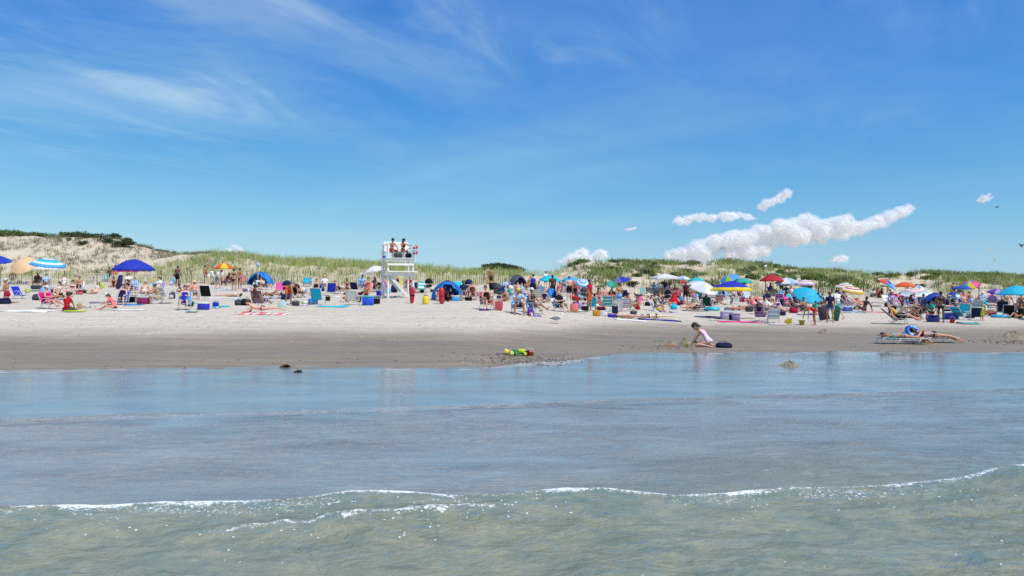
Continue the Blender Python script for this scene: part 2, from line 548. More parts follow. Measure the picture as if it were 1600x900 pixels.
def water_material():
    m = bpy.data.materials.new("sea water")
    m.use_nodes = True
    t = NT(m.node_tree)
    P = t.new("ShaderNodeTexCoord").outputs["Object"]
    A = lambda n: t.new("ShaderNodeAttribute", attribute_name=n).outputs["Fac"]
    chop, near, depth, foam = A("chop"), A("near"), A("depth"), A("foam")
    n1 = t.noise(t.mapping(P, (1.0, 1.7, 1), (0, 0, R(12))), 3.6, 5, 0.62, 0.35)
    n2 = t.noise(t.mapping(P, (1.0, 1.5, 1), (0, 0, R(-14))), 12.0, 4, 0.6, 0.3)
    n3 = t.noise(t.mapping(P, (1.0, 1.6, 1)), 34.0, 3, 0.6)
    n0 = t.noise(t.mapping(P, (0.55, 1.5, 1), (0, 0, R(9))), 1.5, 3, 0.5, 0.6)
    h = t.math("ADD", t.math("MULTIPLY", n1, t.lin(near, 0, 1, 0.030, 0.044)), t.math("MULTIPLY", n2, t.lin(near, 0, 1, 0.021, 0.030)))
    h = t.math("ADD", h, t.math("MULTIPLY", n3, 0.0045))
    h = t.math("ADD", h, t.math("MULTIPLY", n0, 0.050))
    patch = t.lin(t.noise(t.mapping(P, (0.35, 0.7, 1)), 0.8, 3, 0.5), 0.32, 0.68, 0.30, 1.55)
    h = t.math("MULTIPLY", t.math("MULTIPLY", h, patch), chop)
    bp = t.new("ShaderNodeBump"); bp.inputs["Strength"].default_value = 1.0; bp.inputs["Distance"].default_value = 1.0
    t.put(bp.inputs["Height"], h)
    fr = t.new("ShaderNodeFresnel"); fr.inputs[0].default_value = 1.5
    t.put(fr.inputs["Normal"], bp.outputs[0])
    gl = t.new("ShaderNodeBsdfGlossy"); t.put(gl.inputs["Roughness"], t.lin(near, 0, 1, 0.05, 0.06))
    t.put(gl.inputs["Normal"], bp.outputs[0])
    tr = t.new("ShaderNodeBsdfTransparent")
    tr.inputs[0].default_value = (0.86, 0.94, 0.99, 1)
    # suspended sand and green plankton: the deeper, the less of the bed shows
    df = t.new("ShaderNodeBsdfDiffuse")
    t.put(df.inputs["Normal"], bp.outputs[0])
    cl = t.noise(t.mapping(P, (0.9, 1.3, 1)), 2.6, 8, 0.72, 0.4)
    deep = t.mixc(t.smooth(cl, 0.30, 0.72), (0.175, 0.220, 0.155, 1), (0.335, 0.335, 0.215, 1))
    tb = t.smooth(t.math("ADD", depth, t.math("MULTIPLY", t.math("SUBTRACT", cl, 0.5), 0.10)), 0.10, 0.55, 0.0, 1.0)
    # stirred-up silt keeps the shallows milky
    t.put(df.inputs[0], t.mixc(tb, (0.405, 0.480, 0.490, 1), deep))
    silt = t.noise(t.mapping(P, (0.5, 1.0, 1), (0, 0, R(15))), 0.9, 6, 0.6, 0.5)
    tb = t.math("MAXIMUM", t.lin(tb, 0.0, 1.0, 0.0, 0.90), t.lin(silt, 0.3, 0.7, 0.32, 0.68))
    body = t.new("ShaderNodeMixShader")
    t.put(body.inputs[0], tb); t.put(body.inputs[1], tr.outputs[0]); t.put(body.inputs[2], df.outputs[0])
    srf = t.new("ShaderNodeMixShader")
    t.put(srf.inputs[0], fr.outputs[0]); t.put(srf.inputs[1], body.outputs[0]); t.put(srf.inputs[2], gl.outputs[0])
    # broken foam
    fv = t.noise(P, 26.0, 5, 0.75)
    fb = t.noise(P, 95.0, 3, 0.6)
    fm = t.math("ADD", foam, t.math("ADD", t.math("MULTIPLY", t.math("SUBTRACT", fv, 0.5), 2.5), t.math("MULTIPLY", t.math("SUBTRACT", fb, 0.5), 1.1)))
    fm = t.math("MULTIPLY", t.smooth(fm, 0.50, 0.78), t.smooth(foam, 0.10, 0.3))
    # sun glints along the crests, painted as white flecks
    vb = t.new("ShaderNodeTexVoronoi", feature="F1"); vb.inputs["Scale"].default_value = 30.0
    t.put(vb.inputs["Vector"], P)
    vc = t.new("ShaderNodeSeparateColor"); t.put(vc.inputs[0], vb.outputs["Color"])
    where = t.math("MAXIMUM", t.math("MULTIPLY", A("painted_glint"), 0.9), 0.0012)
    where = t.math("MULTIPLY", where, t.smooth(t.noise(P, 1.3, 3, 0.6), 0.35, 0.65))
    fk = t.math("MULTIPLY", t.math("LESS_THAN", vb.outputs[0], t.lin(vc.outputs[1], 0, 1, 0.08, 0.32)), t.math("LESS_THAN", vc.outputs[0], where))
    fm = t.math("MAXIMUM", fm, t.math("MULTIPLY", fk, 0.9))
    wf = t.new("ShaderNodeBsdfDiffuse"); wf.inputs[0].default_value = (0.78, 0.80, 0.80, 1)
    fin = t.new("ShaderNodeMixShader")
    t.put(fin.inputs[0], fm); t.put(fin.inputs[1], srf.outputs[0]); t.put(fin.inputs[2], wf.outputs[0])
    out = t.new("ShaderNodeOutputMaterial")
    t.put(out.inputs[0], fin.outputs[0])
    return m

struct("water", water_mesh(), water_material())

# ------------------------------------------------------------------ cumulus clouds, 3 km away
CLOUD_D = 3000.0

def cloud_material():
    """a bright white volume: thin at the rim, dense inside"""
    m = bpy.data.materials.new("cloud")
    m.use_nodes = True
    t = NT(m.node_tree)
    v = t.new("ShaderNodeVolumePrincipled")
    v.inputs["Color"].default_value = (1, 1, 1, 1)
    v.inputs["Density"].default_value = 0.017
    v.inputs["Anisotropy"].default_value = 0.1
    out = t.new("ShaderNodeOutputMaterial")
    t.put(out.inputs["Volume"], v.outputs[0])
    return m

def uv_sphere(c, r, nu=12, nv=8):
    V = [(c[0], c[1], c[2] + r[2])]
    for j in range(1, nv):
        a = math.pi * j / nv
        for i in range(nu):
            b = 2 * math.pi * i / nu
            V.append((c[0] + r[0] * math.sin(a) * math.cos(b), c[1] + r[1] * math.sin(a) * math.sin(b), c[2] + r[2] * math.cos(a)))
    V.append((c[0], c[1], c[2] - r[2]))
    Fc = []
    for i in range(nu):
        Fc.append((0, 1 + i, 1 + (i + 1) % nu))
    for j in range(nv - 2):
        for i in range(nu):
            a = 1 + j * nu + i; b = 1 + j * nu + (i + 1) % nu
            Fc.append((a, a + nu, b + nu, b))
    last = len(V) - 1; o = 1 + (nv - 2) * nu
    for i in range(nu):
        Fc.append((last, o + (i + 1) % nu, o + i))
    return V, Fc

def evaluated(ob):
    dg = bpy.context.evaluated_depsgraph_get()
    dg.update()
    me = bpy.data.meshes.new_from_object(ob.evaluated_get(dg))
    return me

def remeshed(V, Fc, voxel, smooth_it=0, smooth_f=0.5, displace=None):
    """one closed skin round a heap of overlapping solids"""
    me = bpy.data.meshes.new("tmp"); me.from_pydata(V, [], Fc)
    ob = bpy.data.objects.new("tmp", me); COL.objects.link(ob)
    md = ob.modifiers.new("r", "REMESH"); md.mode = "VOXEL"; md.voxel_size = voxel; md.adaptivity = 0
    if smooth_it:
        sm = ob.modifiers.new("s", "SMOOTH"); sm.iterations = smooth_it; sm.factor = smooth_f
    out = evaluated(ob)
    bpy.data.objects.remove(ob); bpy.data.meshes.remove(me)
    return out

def mesh_np(me):
    V = np.empty(len(me.vertices) * 3, np.float32); me.vertices.foreach_get("co", V)
    N = np.empty(len(me.vertices) * 3, np.float32); me.vertices.foreach_get("normal", N)
    k = np.empty(len(me.polygons), np.int32); me.polygons.foreach_get("loop_total", k)
    L = np.empty(len(me.loops), np.int32); me.loops.foreach_get("vertex_index", L)
    return V.reshape(-1, 3), N.reshape(-1, 3), L.reshape(-1, 4) if (k == 4).all() else None

def fbm3(P, octaves, seed):
    return (fbm(P[:, 0] + 0.37 * P[:, 2], P[:, 2] - 0.21 * P[:, 1], octaves, seed) + fbm(P[:, 1] + 5.1, P[:, 2] + 0.6 * P[:, 0], octaves, seed + 9)) * 0.7

CLOUD = cloud_material()

def core_material():
    m = bpy.data.materials.new("cloud heart")
    m.use_nodes = True
    t = NT(m.node_tree)
    P = t.new("ShaderNodeTexCoord").outputs["Object"]
    lw = t.new("ShaderNodeLayerWeight"); lw.inputs[0].default_value = 0.5
    k = t.math("ADD", lw.outputs["Facing"], t.math("MULTIPLY", t.math("SUBTRACT", t.noise(P, 0.09, 3, 0.5), 0.5), 0.6))
    a = t.smooth(k, 0.10, 0.82, 0.70, 0.0)
    d = t.new("ShaderNodeBsdfDiffuse"); d.inputs[0].default_value = (0.96, 0.96, 0.96, 1)
    tl = t.new("ShaderNodeBsdfTranslucent"); tl.inputs[0].default_value = (0.97, 0.97, 0.97, 1)
    mx = t.new("ShaderNodeMixShader"); mx.inputs[0].default_value = 0.40
    t.put(mx.inputs[1], d.outputs[0]); t.put(mx.inputs[2], tl.outputs[0])
    tr = t.new("ShaderNodeBsdfTransparent")
    f = t.new("ShaderNodeMixShader")
    t.put(f.inputs[0], a); t.put(f.inputs[1], tr.outputs[0]); t.put(f.inputs[2], mx.outputs[0])
    out = t.new("ShaderNodeOutputMaterial"); t.put(out.inputs[0], f.outputs[0])
    return m

CORE = core_material()

def cloud(top, bot, label, seed, rmax=15, n=90):
    """top and bottom outlines in photo pixels (1 px = 2.4 m at 3 km), filled with billows"""
    rnd = random.Random(seed)
    V, Fc = [], []
    def add(c, r):
        v, f = uv_sphere(c, (r, r, r * 0.9), 12, 8)
        o = len(V); V.extend(v); Fc.extend(tuple(i + o for i in q) for q in f)
    x0, x1 = top[0][0], top[-1][0]
    tx, ty = zip(*top); bx, by = zip(*bot)
    i = 0
    while i < n:
        px = rnd.uniform(x0, x1)
        a = float(np.interp(px, tx, ty)); b = float(np.interp(px, bx, by))
        half = max(0.5, (b - a) / 2)
        r = min(rmax, half) * rnd.uniform(0.35, 1.0)
        lo, hi = a + r * 0.85, b - r * 0.8
        py = rnd.uniform(lo, hi) if hi > lo else (a + b) / 2
        if rnd.random() < 0.45:
            py = lo
        add((px - 800.0, rnd.uniform(-0.6, 0.6) * half, 450.0 - py), r)
        i += 1
    me = remeshed(V, Fc, 0.9, 4)
    V, N, Q = mesh_np(me)
    d = 0.26 * rmax * fbm3(V * 0.09, 4, seed) + 1.8 * fbm3(V * 0.28, 4, seed + 3)
    me.vertices.foreach_set("co", (V + N * d[:, None]).astype(np.float32).ravel())
    me.polygons.foreach_set("use_smooth", np.ones(len(me.polygons), dtype=bool))
    me.update()
    me.name = "cloud"
    o = link("cloud", me, CLOUD)
    # the dense heart of the cloud, inside its misty rim
    core = me.copy(); core.name = "core"; core.materials.clear()
    inn = 0.16 * rmax + 0.9
    core.vertices.foreach_set("co", (V + N * (d - inn)[:, None]).astype(np.float32).ravel()); core.update()
    tmp = bpy.data.objects.new("tmp", core); COL.objects.link(tmp)
    md = tmp.modifiers.new("s", "SMOOTH"); md.iterations = 3
    core2 = evaluated(tmp); bpy.data.objects.remove(tmp); bpy.data.meshes.remove(core)
    core2.name = "core"
    link("core", core2, CORE, o)
    k = CLOUD_D / F
    o.location = (0, CLOUD_D, EYE)
    o.scale = (k, k, k)
    tag(o, label, "cloud", "white cumulus clouds over the dunes")

cloud([(1036, 404), (1046, 390), (1075, 382), (1090, 375), (1108, 368), (1128, 366), (1152, 356), (1166, 361), (1182, 350), (1200, 350), (1214, 341), (1232, 345), (1258, 331), (1276, 342), (1290, 341), (1318, 333), (1332, 343), (1350, 343), (1368, 336), (1384, 330), (1400, 325), (1424, 317)],
      [(1036, 408), (1046, 412), (1100, 415), (1150, 412), (1190, 402), (1220, 396), (1250, 388), (1290, 382), (1320, 378), (1350, 370), (1380, 356), (1405, 346), (1424, 336)],
      "large white cumulus bank climbing above the dunes", 1, 17, 230)
cloud([(1050, 344), (1064, 336), (1078, 334), (1092, 331), (1110, 332), (1130, 330), (1150, 329), (1168, 333), (1182, 340)], [(1050, 350), (1064, 354), (1082, 353), (1110, 349), (1140, 348), (1170, 348), (1182, 345)], "long flat white cloud just above the large cumulus bank", 2, 9, 70)
cloud([(1186, 320), (1194, 311), (1206, 309), (1216, 302), (1228, 294), (1236, 302)], [(1186, 328), (1194, 331), (1206, 328), (1216, 322), (1228, 314), (1236, 307)], "small puffy white cloud highest over the cumulus bank", 3, 9, 40)
cloud([(868, 407), (884, 401), (902, 390), (918, 384), (934, 386), (950, 392)], [(868, 412), (884, 416), (902, 416), (918, 414), (934, 412), (950, 404)], "white cloud rising from behind the dune with the steep bare flank", 4, 11, 50)
cloud([(353, 390), (360, 384), (367, 380), (374, 384), (381, 389)], [(353, 396), (360, 398), (367, 398), (374, 398), (381, 396)], "tiny white cloud poking over the sandy dune beyond the yellow and red umbrella", 5, 6, 26)
cloud([(974, 359), (982, 355), (990, 354), (996, 356)], [(974, 362), (982, 363), (990, 361), (996, 359)], "tiny isolated wisp of white cloud over the middle dunes", 6, 4, 22)
cloud([(1526, 312), (1534, 304), (1542, 301), (1552, 305)], [(1526, 316), (1534, 318), (1542, 318), (1552, 311)], "small faint white puff alone in the sky above the gulls", 7, 6, 26)
cloud([(1294, 408), (1304, 400), (1314, 397), (1328, 400)], [(1294, 412), (1304, 413), (1314, 413), (1328, 408)], "pale low cloud just clearing the dune crest below the cumulus bank", 8, 6, 26)

# ------------------------------------------------------------------ dune grass (nobody could count it)
rng = np.random.default_rng(7)

def leaf_material(name, c1, c2, tr=0.3):
    m = bpy.data.materials.new(name)
    m.use_nodes = True
    t = NT(m.node_tree)
    a = t.new("ShaderNodeAttribute", attribute_name="tint").outputs["Fac"]
    col = t.mixc(a, (*c1, 1), (*c2, 1))
    b = t.new("ShaderNodeBsdfPrincipled"); t.put(b.inputs["Base Color"], col)
    b.inputs["Roughness"].default_value = 0.6; b.inputs["Specular IOR Level"].default_value = 0.25
    tl = t.new("ShaderNodeBsdfTranslucent"); t.put(tl.inputs[0], col)
    mx = t.new("ShaderNodeMixShader"); mx.inputs[0].default_value = tr
    t.put(mx.inputs[1], b.outputs[0]); t.put(mx.inputs[2], tl.outputs[0])
    out = t.new("ShaderNodeOutputMaterial"); t.put(out.inputs[0], mx.outputs[0])
    return m

def veg_fields(u, Y):
    """cover of grass and of low sprigs by bearing and depth"""
    yb = dune_base(u); D = np.interp(u, _PU, _DD); t = (Y - yb) / (D - yb)
    return t

def scatter(n, dens):
    """random points of the dunes kept with probability dens(u, Y, t, X)"""
    u = rng.uniform(-0.95, 0.95, n)
    Y = np.sqrt(rng.uniform(70.0 ** 2, 125.0 ** 2, n))
    X = u * Y
    t = veg_fields(u, Y)
    p = dens(u, Y, t, X) * (1 - np.exp(-((u - 0.508) / 0.038) ** 4) * (t < 0.86)) * (1 - 0.85 * np.exp(-((u - 0.238) / 0.016) ** 2) * (t > 0.55))
    k = rng.uniform(0, 1, n) < p
    return X[k], Y[k], t[k], u[k]

def grass(name, X, Y, hmin, hmax, blades, spread, width, m, lean=0.5):
    n = len(X)
    Z = ground_z(X, Y)
    nb = n * blades
    cx = np.repeat(X, blades); cyy = np.repeat(Y, blades); cz = np.repeat(Z, blades)
    hh = np.repeat(rng.uniform(hmin, hmax, n), blades) * rng.uniform(0.55, 1.1, nb)
    a = rng.uniform(0, 2 * np.pi, nb)
    r = spread * np.sqrt(rng.uniform(0, 1, nb))
    bx = cx + r * np.cos(a); by = cyy + r * np.sin(a)
    la = a + rng.normal(0, 0.6, nb)
    ln = hh * lean * rng.uniform(0.2, 1.1, nb)
    w = width * rng.uniform(0.6, 1.3, nb)
    wa = rng.uniform(0, np.pi, nb)
    wx = np.cos(wa) * w * 0.5; wy = np.sin(wa) * w * 0.5
    mx = bx + 0.35 * ln * np.cos(la); my = by + 0.35 * ln * np.sin(la); mz = cz + hh * 0.6
    tx = bx + ln * np.cos(la); ty = by + ln * np.sin(la); tz = cz + hh * (1 - 0.18 * (ln / np.maximum(hh, 1e-3)))
    V = np.stack([np.stack([bx - wx, by - wy, cz - 0.05], 1), np.stack([bx + wx, by + wy, cz - 0.05], 1),
                  np.stack([mx + wx * 0.8, my + wy * 0.8, mz], 1), np.stack([mx - wx * 0.8, my - wy * 0.8, mz], 1),
                  np.stack([tx + wx * 0.15, ty + wy * 0.15, tz], 1), np.stack([tx - wx * 0.15, ty - wy * 0.15, tz], 1)], 1).reshape(-1, 3)
    b = (np.arange(nb) * 6)[:, None]
    Q = np.concatenate([b + np.array([[0, 1, 2, 3]]), b + np.array([[3, 2, 4, 5]])], 0)
    me = make_mesh(name, V, Q, smooth=False)
    tint = np.repeat(np.clip(np.repeat(rng.uniform(0, 1, n), blades) * 0.6 + rng.uniform(0, 0.5, nb), 0, 1), 6)
    attr(me, "tint", tint)
    o = link(name, me, m)
    o["kind"] = "stuff"
    return o

G_FRESH = leaf_material("dune grass", (0.210, 0.310, 0.065), (0.49, 0.53, 0.185))
G_DRY = leaf_material("dry dune grass", (0.50, 0.45, 0.22), (0.72, 0.65, 0.42), 0.25)
G_DARK = leaf_material("dark sprigs", (0.115, 0.120, 0.055), (0.24, 0.21, 0.11), 0.2)
G_BUSH = leaf_material("dune bushes", (0.105, 0.150, 0.038), (0.33, 0.345, 0.12))

def patch(X, Y, f, seed, lo, hi):
    return sstep(lo, hi, fbm(X * f, Y * f, 3, seed))

def d_bank(u, Y, t, X):          # the dense band behind the fence
    mid = sstep(-0.50, -0.40, u) * (1 - sstep(-0.005, 0.035, u))
    lft = 1 - sstep(-0.50, -0.40, u)
    rgt = sstep(0.09, 0.16, u)
    band = sstep(0.0, 0.03, t)
    p = mid * band * (t < 1.15) * np.where(u < -0.27, 1 - sstep(0.26 + 0.5 * sstep(-0.36, -0.27, u), 0.5 + 0.6 * sstep(-0.36, -0.27, u), t), 1.0)
    p = p + 0.55 * lft * band * (1 - sstep(0.12, 0.30, t)) * patch(X, Y, 0.3, 201, -0.35, 0.25)
    p = p + 0.6 * rgt * band * (t < 1.1) * patch(X, Y, 0.30, 211, -0.15, 0.22) * (1 - np.exp(-((u - 0.505) / 0.05) ** 2))
    p = p + 0.5 * np.exp(-((u - 0.055) / 0.02) ** 2) * (t > 0.75) * (t < 1.1)
    return np.clip(p, 0, 1)

X, Y, t, u = scatter(34000, d_bank)
k = rng.uniform(0, 1, len(X)) < 0.72
grass("dune_grass", X[k], Y[k], 0.6, 1.1, 12, 0.32, 0.034, G_FRESH, 0.5)
grass("dry_dune_grass", X[~k], Y[~k], 0.6, 1.15, 9, 0.25, 0.028, G_DRY, 0.5)

def d_dry(u, Y, t, X):
    return np.clip(sstep(-0.02, 0.01, t) * (1 - sstep(0.10, 0.22, t)) * np.where(u < 0.03, 0.55, 0.25) * patch(X, Y, 0.35, 221, -0.3, 0.3), 0, 1)
X, Y, t, u = scatter(16000, d_dry)
grass("dry_beach_grass", X, Y, 0.5, 1.05, 9, 0.25, 0.028, G_DRY, 0.45)

def d_sprig(u, Y, t, X):         # sparse sprigs on the bare slopes
    lft = 1 - sstep(-0.36, -0.28, u)
    rgt = sstep(0.03, 0.08, u)
    p = 1.0 * lft * sstep(0.08, 0.22, t) * (t < 1.05) * patch(X, Y, 0.25, 231, -0.4, 0.3)
    p = p + 0.42 * rgt * (t > 0.04) * (t < 1.05) * patch(X, Y, 0.3, 241, -0.2, 0.3)
    return np.clip(p, 0, 1)
X, Y, t, u = scatter(22000, d_sprig)
grass("sparse_beach_grass", X, Y, 0.25, 0.7, 9, 0.22, 0.030, G_DARK, 0.9)

def d_crest(u, Y, t, X):         # green crown along the crests
    rgt = sstep(0.075, 0.10, u)
    p = rgt * (t > 0.70) * (t < 1.15) * patch(X, Y, 0.20, 251, -0.05, 0.25) * 0.7
    p = p + rgt * (t > 0.12) * (t < 0.9) * patch(X, Y, 0.30, 261, 0.02, 0.28) * 0.8
    p = p + 0.8 * sstep(0.47, 0.52, u) * (t > 0.35) * (t < 1.1) * patch(X, Y, 0.3, 271, -0.25, 0.15)
    p = p + 0.5 * (1 - sstep(-0.36, -0.28, u)) * (t > 0.97) * (t < 1.06) * patch(X, Y, 0.3, 281, -0.1, 0.3)
    p = p * (1 - 0.95 * np.exp(-((u - 0.505) / 0.035) ** 2) * (t < 0.93)) * (1 - 0.9 * np.exp(-((u - 0.062) / 0.02) ** 2))
    return np.clip(p, 0, 1)
X, Y, t, u = scatter(24000, d_crest)
grass("dune_ground_cover", X, Y, 0.40, 0.95, 13, 0.42, 0.075, G_BUSH, 0.6)

# ------------------------------------------------------------------ shrubs: each one a thing
def shrub_meshes(seed, n=620):
    r = np.random.default_rng(seed)
    lobes = [(r.uniform(-0.6, 0.6), r.uniform(-0.5, 0.5), r.uniform(0.3, 0.62), r.uniform(0.32, 0.55)) for _ in range(8)]
    P = []
    for _ in range(n):
        l = lobes[r.integers(len(lobes))]
        d = r.normal(size=3); d /= np.linalg.norm(d)
        q = np.array(l[:3]) + d * l[3] * r.uniform(0.55, 1.05) * np.array([1, 1, 0.8])
        if q[2] > 0.02:
            P.append(q)
    P = np.array(P); n = len(P)
    a = r.normal(size=(n, 3)); a /= np.linalg.norm(a, axis=1)[:, None]
    b = np.cross(a, r.normal(size=(n, 3))); b /= np.linalg.norm(b, axis=1)[:, None]
    s = r.uniform(0.05, 0.12, n)[:, None]
    V = np.stack([P - a * s, P + b * s * 0.7, P + a * s, P - b * s * 0.7], 1).reshape(-1, 3)
    fo = make_mesh("foliage", V, np.arange(n * 4).reshape(-1, 4), smooth=False)
    attr(fo, "tint", np.repeat(np.clip(r.uniform(0, 1, n), 0, 1), 4))
    SV, SF = [], []
    for _ in range(9):
        a = r.uniform(0, 6.28); rr = r.uniform(0.2, 0.6); h = r.uniform(0.3, 0.7)
        o = len(SV)
        for (c, rad) in (((0.08 * math.cos(a), 0.08 * math.sin(a), -0.1), 0.025), ((rr * math.cos(a), rr * math.sin(a), h), 0.010)):
            for q in range(4):
                SV.append((c[0] + rad * math.cos(q * 1.57), c[1] + rad * math.sin(q * 1.57), c[2]))
        SF += [(o + i, o + (i + 1) % 4, o + 4 + (i + 1) % 4, o + 4 + i) for i in range(4)]
    return fo, make_mesh("stem", SV, SF, smooth=False)

SHRUBS = [shrub_meshes(300 + i) for i in range(5)]
L_DARK = leaf_material("thicket leaves", (0.028, 0.050, 0.020), (0.085, 0.105, 0.045), 0.2)
L_GREEN = leaf_material("bayberry leaves", (0.060, 0.115, 0.028), (0.19, 0.255, 0.075), 0.25)
BARK = mat("#5a4a3c", 0.9, "wood")

def shrub(px, dist, size, label, group, leaf, lift=0.0, squash=0.75):
    x = (px - 800) / F * dist
    z = on(x, dist)
    fo, st = SHRUBS[rng.integers(5)]
    o = root("shrub", (x, dist, z - 0.05 + lift), float(rng.uniform(0, 6.28)), label, "shrub", group)
    o.scale = (size, size, size * squash)
    link("foliage", fo, [leaf], o, own=True)
    link("stem", st, [BARK], o, own=True)

def crest_d(px):
    return float(np.interp((px - 800) / F, _PU, _DD))

for i, px in enumerate([-25, -8, 5, 14, 24, 33, 44, 55, 63, 71, 98, 105, 113, 122, 130, 140, 149, 158, 168, 177, 186, 195, 202]):
    shrub(px + rng.uniform(-5, 5), crest_d(px) - rng.uniform(0, 1) ** 2 * 8.0, rng.uniform(0.6, 1.9), "dark green shrub in the row crowning the tallest sand dune", "shrubs on the tallest dune crest", (L_GREEN if px < 75 or i % 4 == 0 else L_DARK), squash=float(rng.uniform(0.42, 0.75)))
shrub(127, 101, 0.85, "lone dark bush on the open sand slope below the tallest dune's shrub row", None, L_DARK)
for px in (221, 233, 246, 258, 270):
    shrub(px, crest_d(px) - 0.5, rng.uniform(0.5, 0.75), "low green shrub on the falling shoulder of the tallest dune", "shrubs on the falling dune shoulder", L_GREEN, squash=0.55)
for px in (314, 324, 333, 342):
    shrub(px, crest_d(px) - 0.5, rng.uniform(0.55, 0.85), "dark shrub in the small cap on the low sandy rise beside the tiny cloud", "shrubs capping the low sandy rise", L_DARK, squash=0.5)
for px in (465, 476, 488, 500):
    shrub(px, crest_d(px) + 1, rng.uniform(0.7, 0.95), "green shrub topping the grassy rise before the lifeguard stand", "shrubs on the grassy rise", L_GREEN, squash=0.6)
for i, px in enumerate(np.linspace(739, 828, 17)):
    for dy in (146, 150):
        shrub(px + rng.uniform(-3, 3), dy + rng.uniform(-1.5, 1.5), rng.uniform(1.2, 1.7), "dark shrub of the far thicket capping the flat-topped dune", "far thicket on the flat-topped dune", L_DARK, squash=0.62)
for px in (893, 902, 912):
    shrub(px, crest_d(px) - 3, rng.uniform(0.7, 1.0), "shrub at the head of the steep bare dune flank", "shrubs over the steep bare flank", L_GREEN)
for px in (960, 975, 990, 1004, 1018, 1032, 1046, 1060, 1074, 1086):
    shrub(px, crest_d(px) + rng.uniform(-1, 3), rng.uniform(0.8, 1.2), "bright green shrub in the long hedge-like row on the middle dune crest", "green shrubs along the middle dune crest", L_GREEN, squash=0.6)
for i in range(64):
    px = rng.uniform(930, 1380)
    d = rng.uniform(80, 104)
    shrub(px, d, rng.uniform(0.6, 1.15), "round green bush scattered on the pale dune slope behind the umbrellas", "bushes scattered over the dune slope", L_GREEN if i % 3 else L_DARK)
for px in (1195, 1212, 1228, 1244, 1258, 1272, 1286, 1305, 1318, 1338, 1352):
    shrub(px, crest_d(px) - rng.uniform(0, 2), rng.uniform(0.7, 1.1), "green shrub along the dune crest above the pink-striped umbrella", "green shrubs on the crest behind the striped umbrellas", L_GREEN, squash=0.6)
for px in (1372, 1386, 1400, 1425, 1450, 1462, 1478, 1492, 1508, 1524, 1540, 1556, 1572, 1588, 1604):
    shrub(px, crest_d(px) - rng.uniform(0, 4), rng.uniform(0.8, 1.2), "green shrub on the low dune above the grey sandy hollow", "green shrubs over the sandy hollow", L_GREEN, squash=0.6)
shrub(1434, 88, 0.8, "single dark bush at the foot of the grey sandy hollow", None, L_DARK)

# ------------------------------------------------------------------ sand fences
def box_vf(c, s, rot=None):
    x, y, z = s[0] / 2, s[1] / 2, s[2] / 2
    V = np.array([(-x, -y, -z), (x, -y, -z), (x, y, -z), (-x, y, -z), (-x, -y, z), (x, -y, z), (x, y, z), (-x, y, z)])
    if rot is not None:
        V = V @ np.asarray(rot).T
    return V + np.asarray(c), [(0, 3, 2, 1), (4, 5, 6, 7), (0, 1, 5, 4), (1, 2, 6, 5), (2, 3, 7, 6), (3, 0, 4, 7)]

FENCE = mat("#d8ccb6", 0.9, "wood")
FENCE_D = mat("#6d6152", 0.9, "wood")

def fence(px0, px1, label, dist_off=-0.8, gap=0.19, hgt=1.15, bare=0.06):
    x0 = (px0 - 800) / F * 73; x1 = (px1 - 800) / F * 73
    r = random.Random(int(px0) + 5)
    V, Fc = [], []
    def add(v, f):
        o = len(V); V.extend(map(tuple, v)); Fc.extend(tuple(i + o for i in q) for q in f)
    n = int((x1 - x0) / gap)
    rt = root("sand_fence", ((x0 + x1) / 2, 73, on((x0 + x1) / 2, 73)), 0, label, "fence", "slatted sand fences at the foot of the dunes")
    base = np.array(rt.location)
    line = []
    for i in range(n + 1):
        x = x0 + i * gap
        y = float(dune_base(x / 73.0)) + dist_off + 0.5 * math.sin(x * 0.22) + 0.25 * math.sin(x * 0.9)
        line.append((x, y))
    for i, (x, y) in enumerate(line):
        if r.random() < bare:
            continue
        z = on(x, y)
        h = hgt * r.uniform(0.86, 1.04)
        ry, rx = r.gauss(0, 0.05), r.gauss(0, 0.05)
        rot = np.array([[math.cos(ry), 0, math.sin(ry)], [0, 1, 0], [-math.sin(ry), 0, math.cos(ry)]])
        v, f = box_vf((0, 0, h / 2 - 0.08), (0.062, 0.012, h), rot)
        add(v + np.array((x, y, z)) - base, f)
    link("picket_run", make_mesh("picket_run", V, Fc, False), FENCE, rt)
    for zf in (0.3, 0.85):
        WV = []; idx = list(range(0, len(line), 6))
        if idx[-1] != len(line) - 1:
            idx.append(len(line) - 1)
        for i in idx:
            xa, ya = line[i]
            q = np.array((xa, ya - 0.012, on(xa, ya) + zf * hgt)) - base
            WV += [(q[0], q[1] + 0.006 * math.cos(k * 1.57), q[2] + 0.006 * math.sin(k * 1.57)) for k in range(4)]
        WF = [(o * 4 + k, o * 4 + (k + 1) % 4, o * 4 + 4 + (k + 1) % 4, o * 4 + 4 + k) for o in range(len(idx) - 1) for k in range(4)]
        link("wire", make_mesh("wire", WV, WF, False), FENCE_D, rt)
    for i in range(0, len(line), 16):
        x, y = line[i]
        v, f = box_vf((0, 0, 0.62), (0.075, 0.075, 1.5))
        p = link("post", make_mesh("post", v, f, False), FENCE_D, rt)
        p.location = tuple(np.array((x, y + 0.07, on(x, y))) - base)

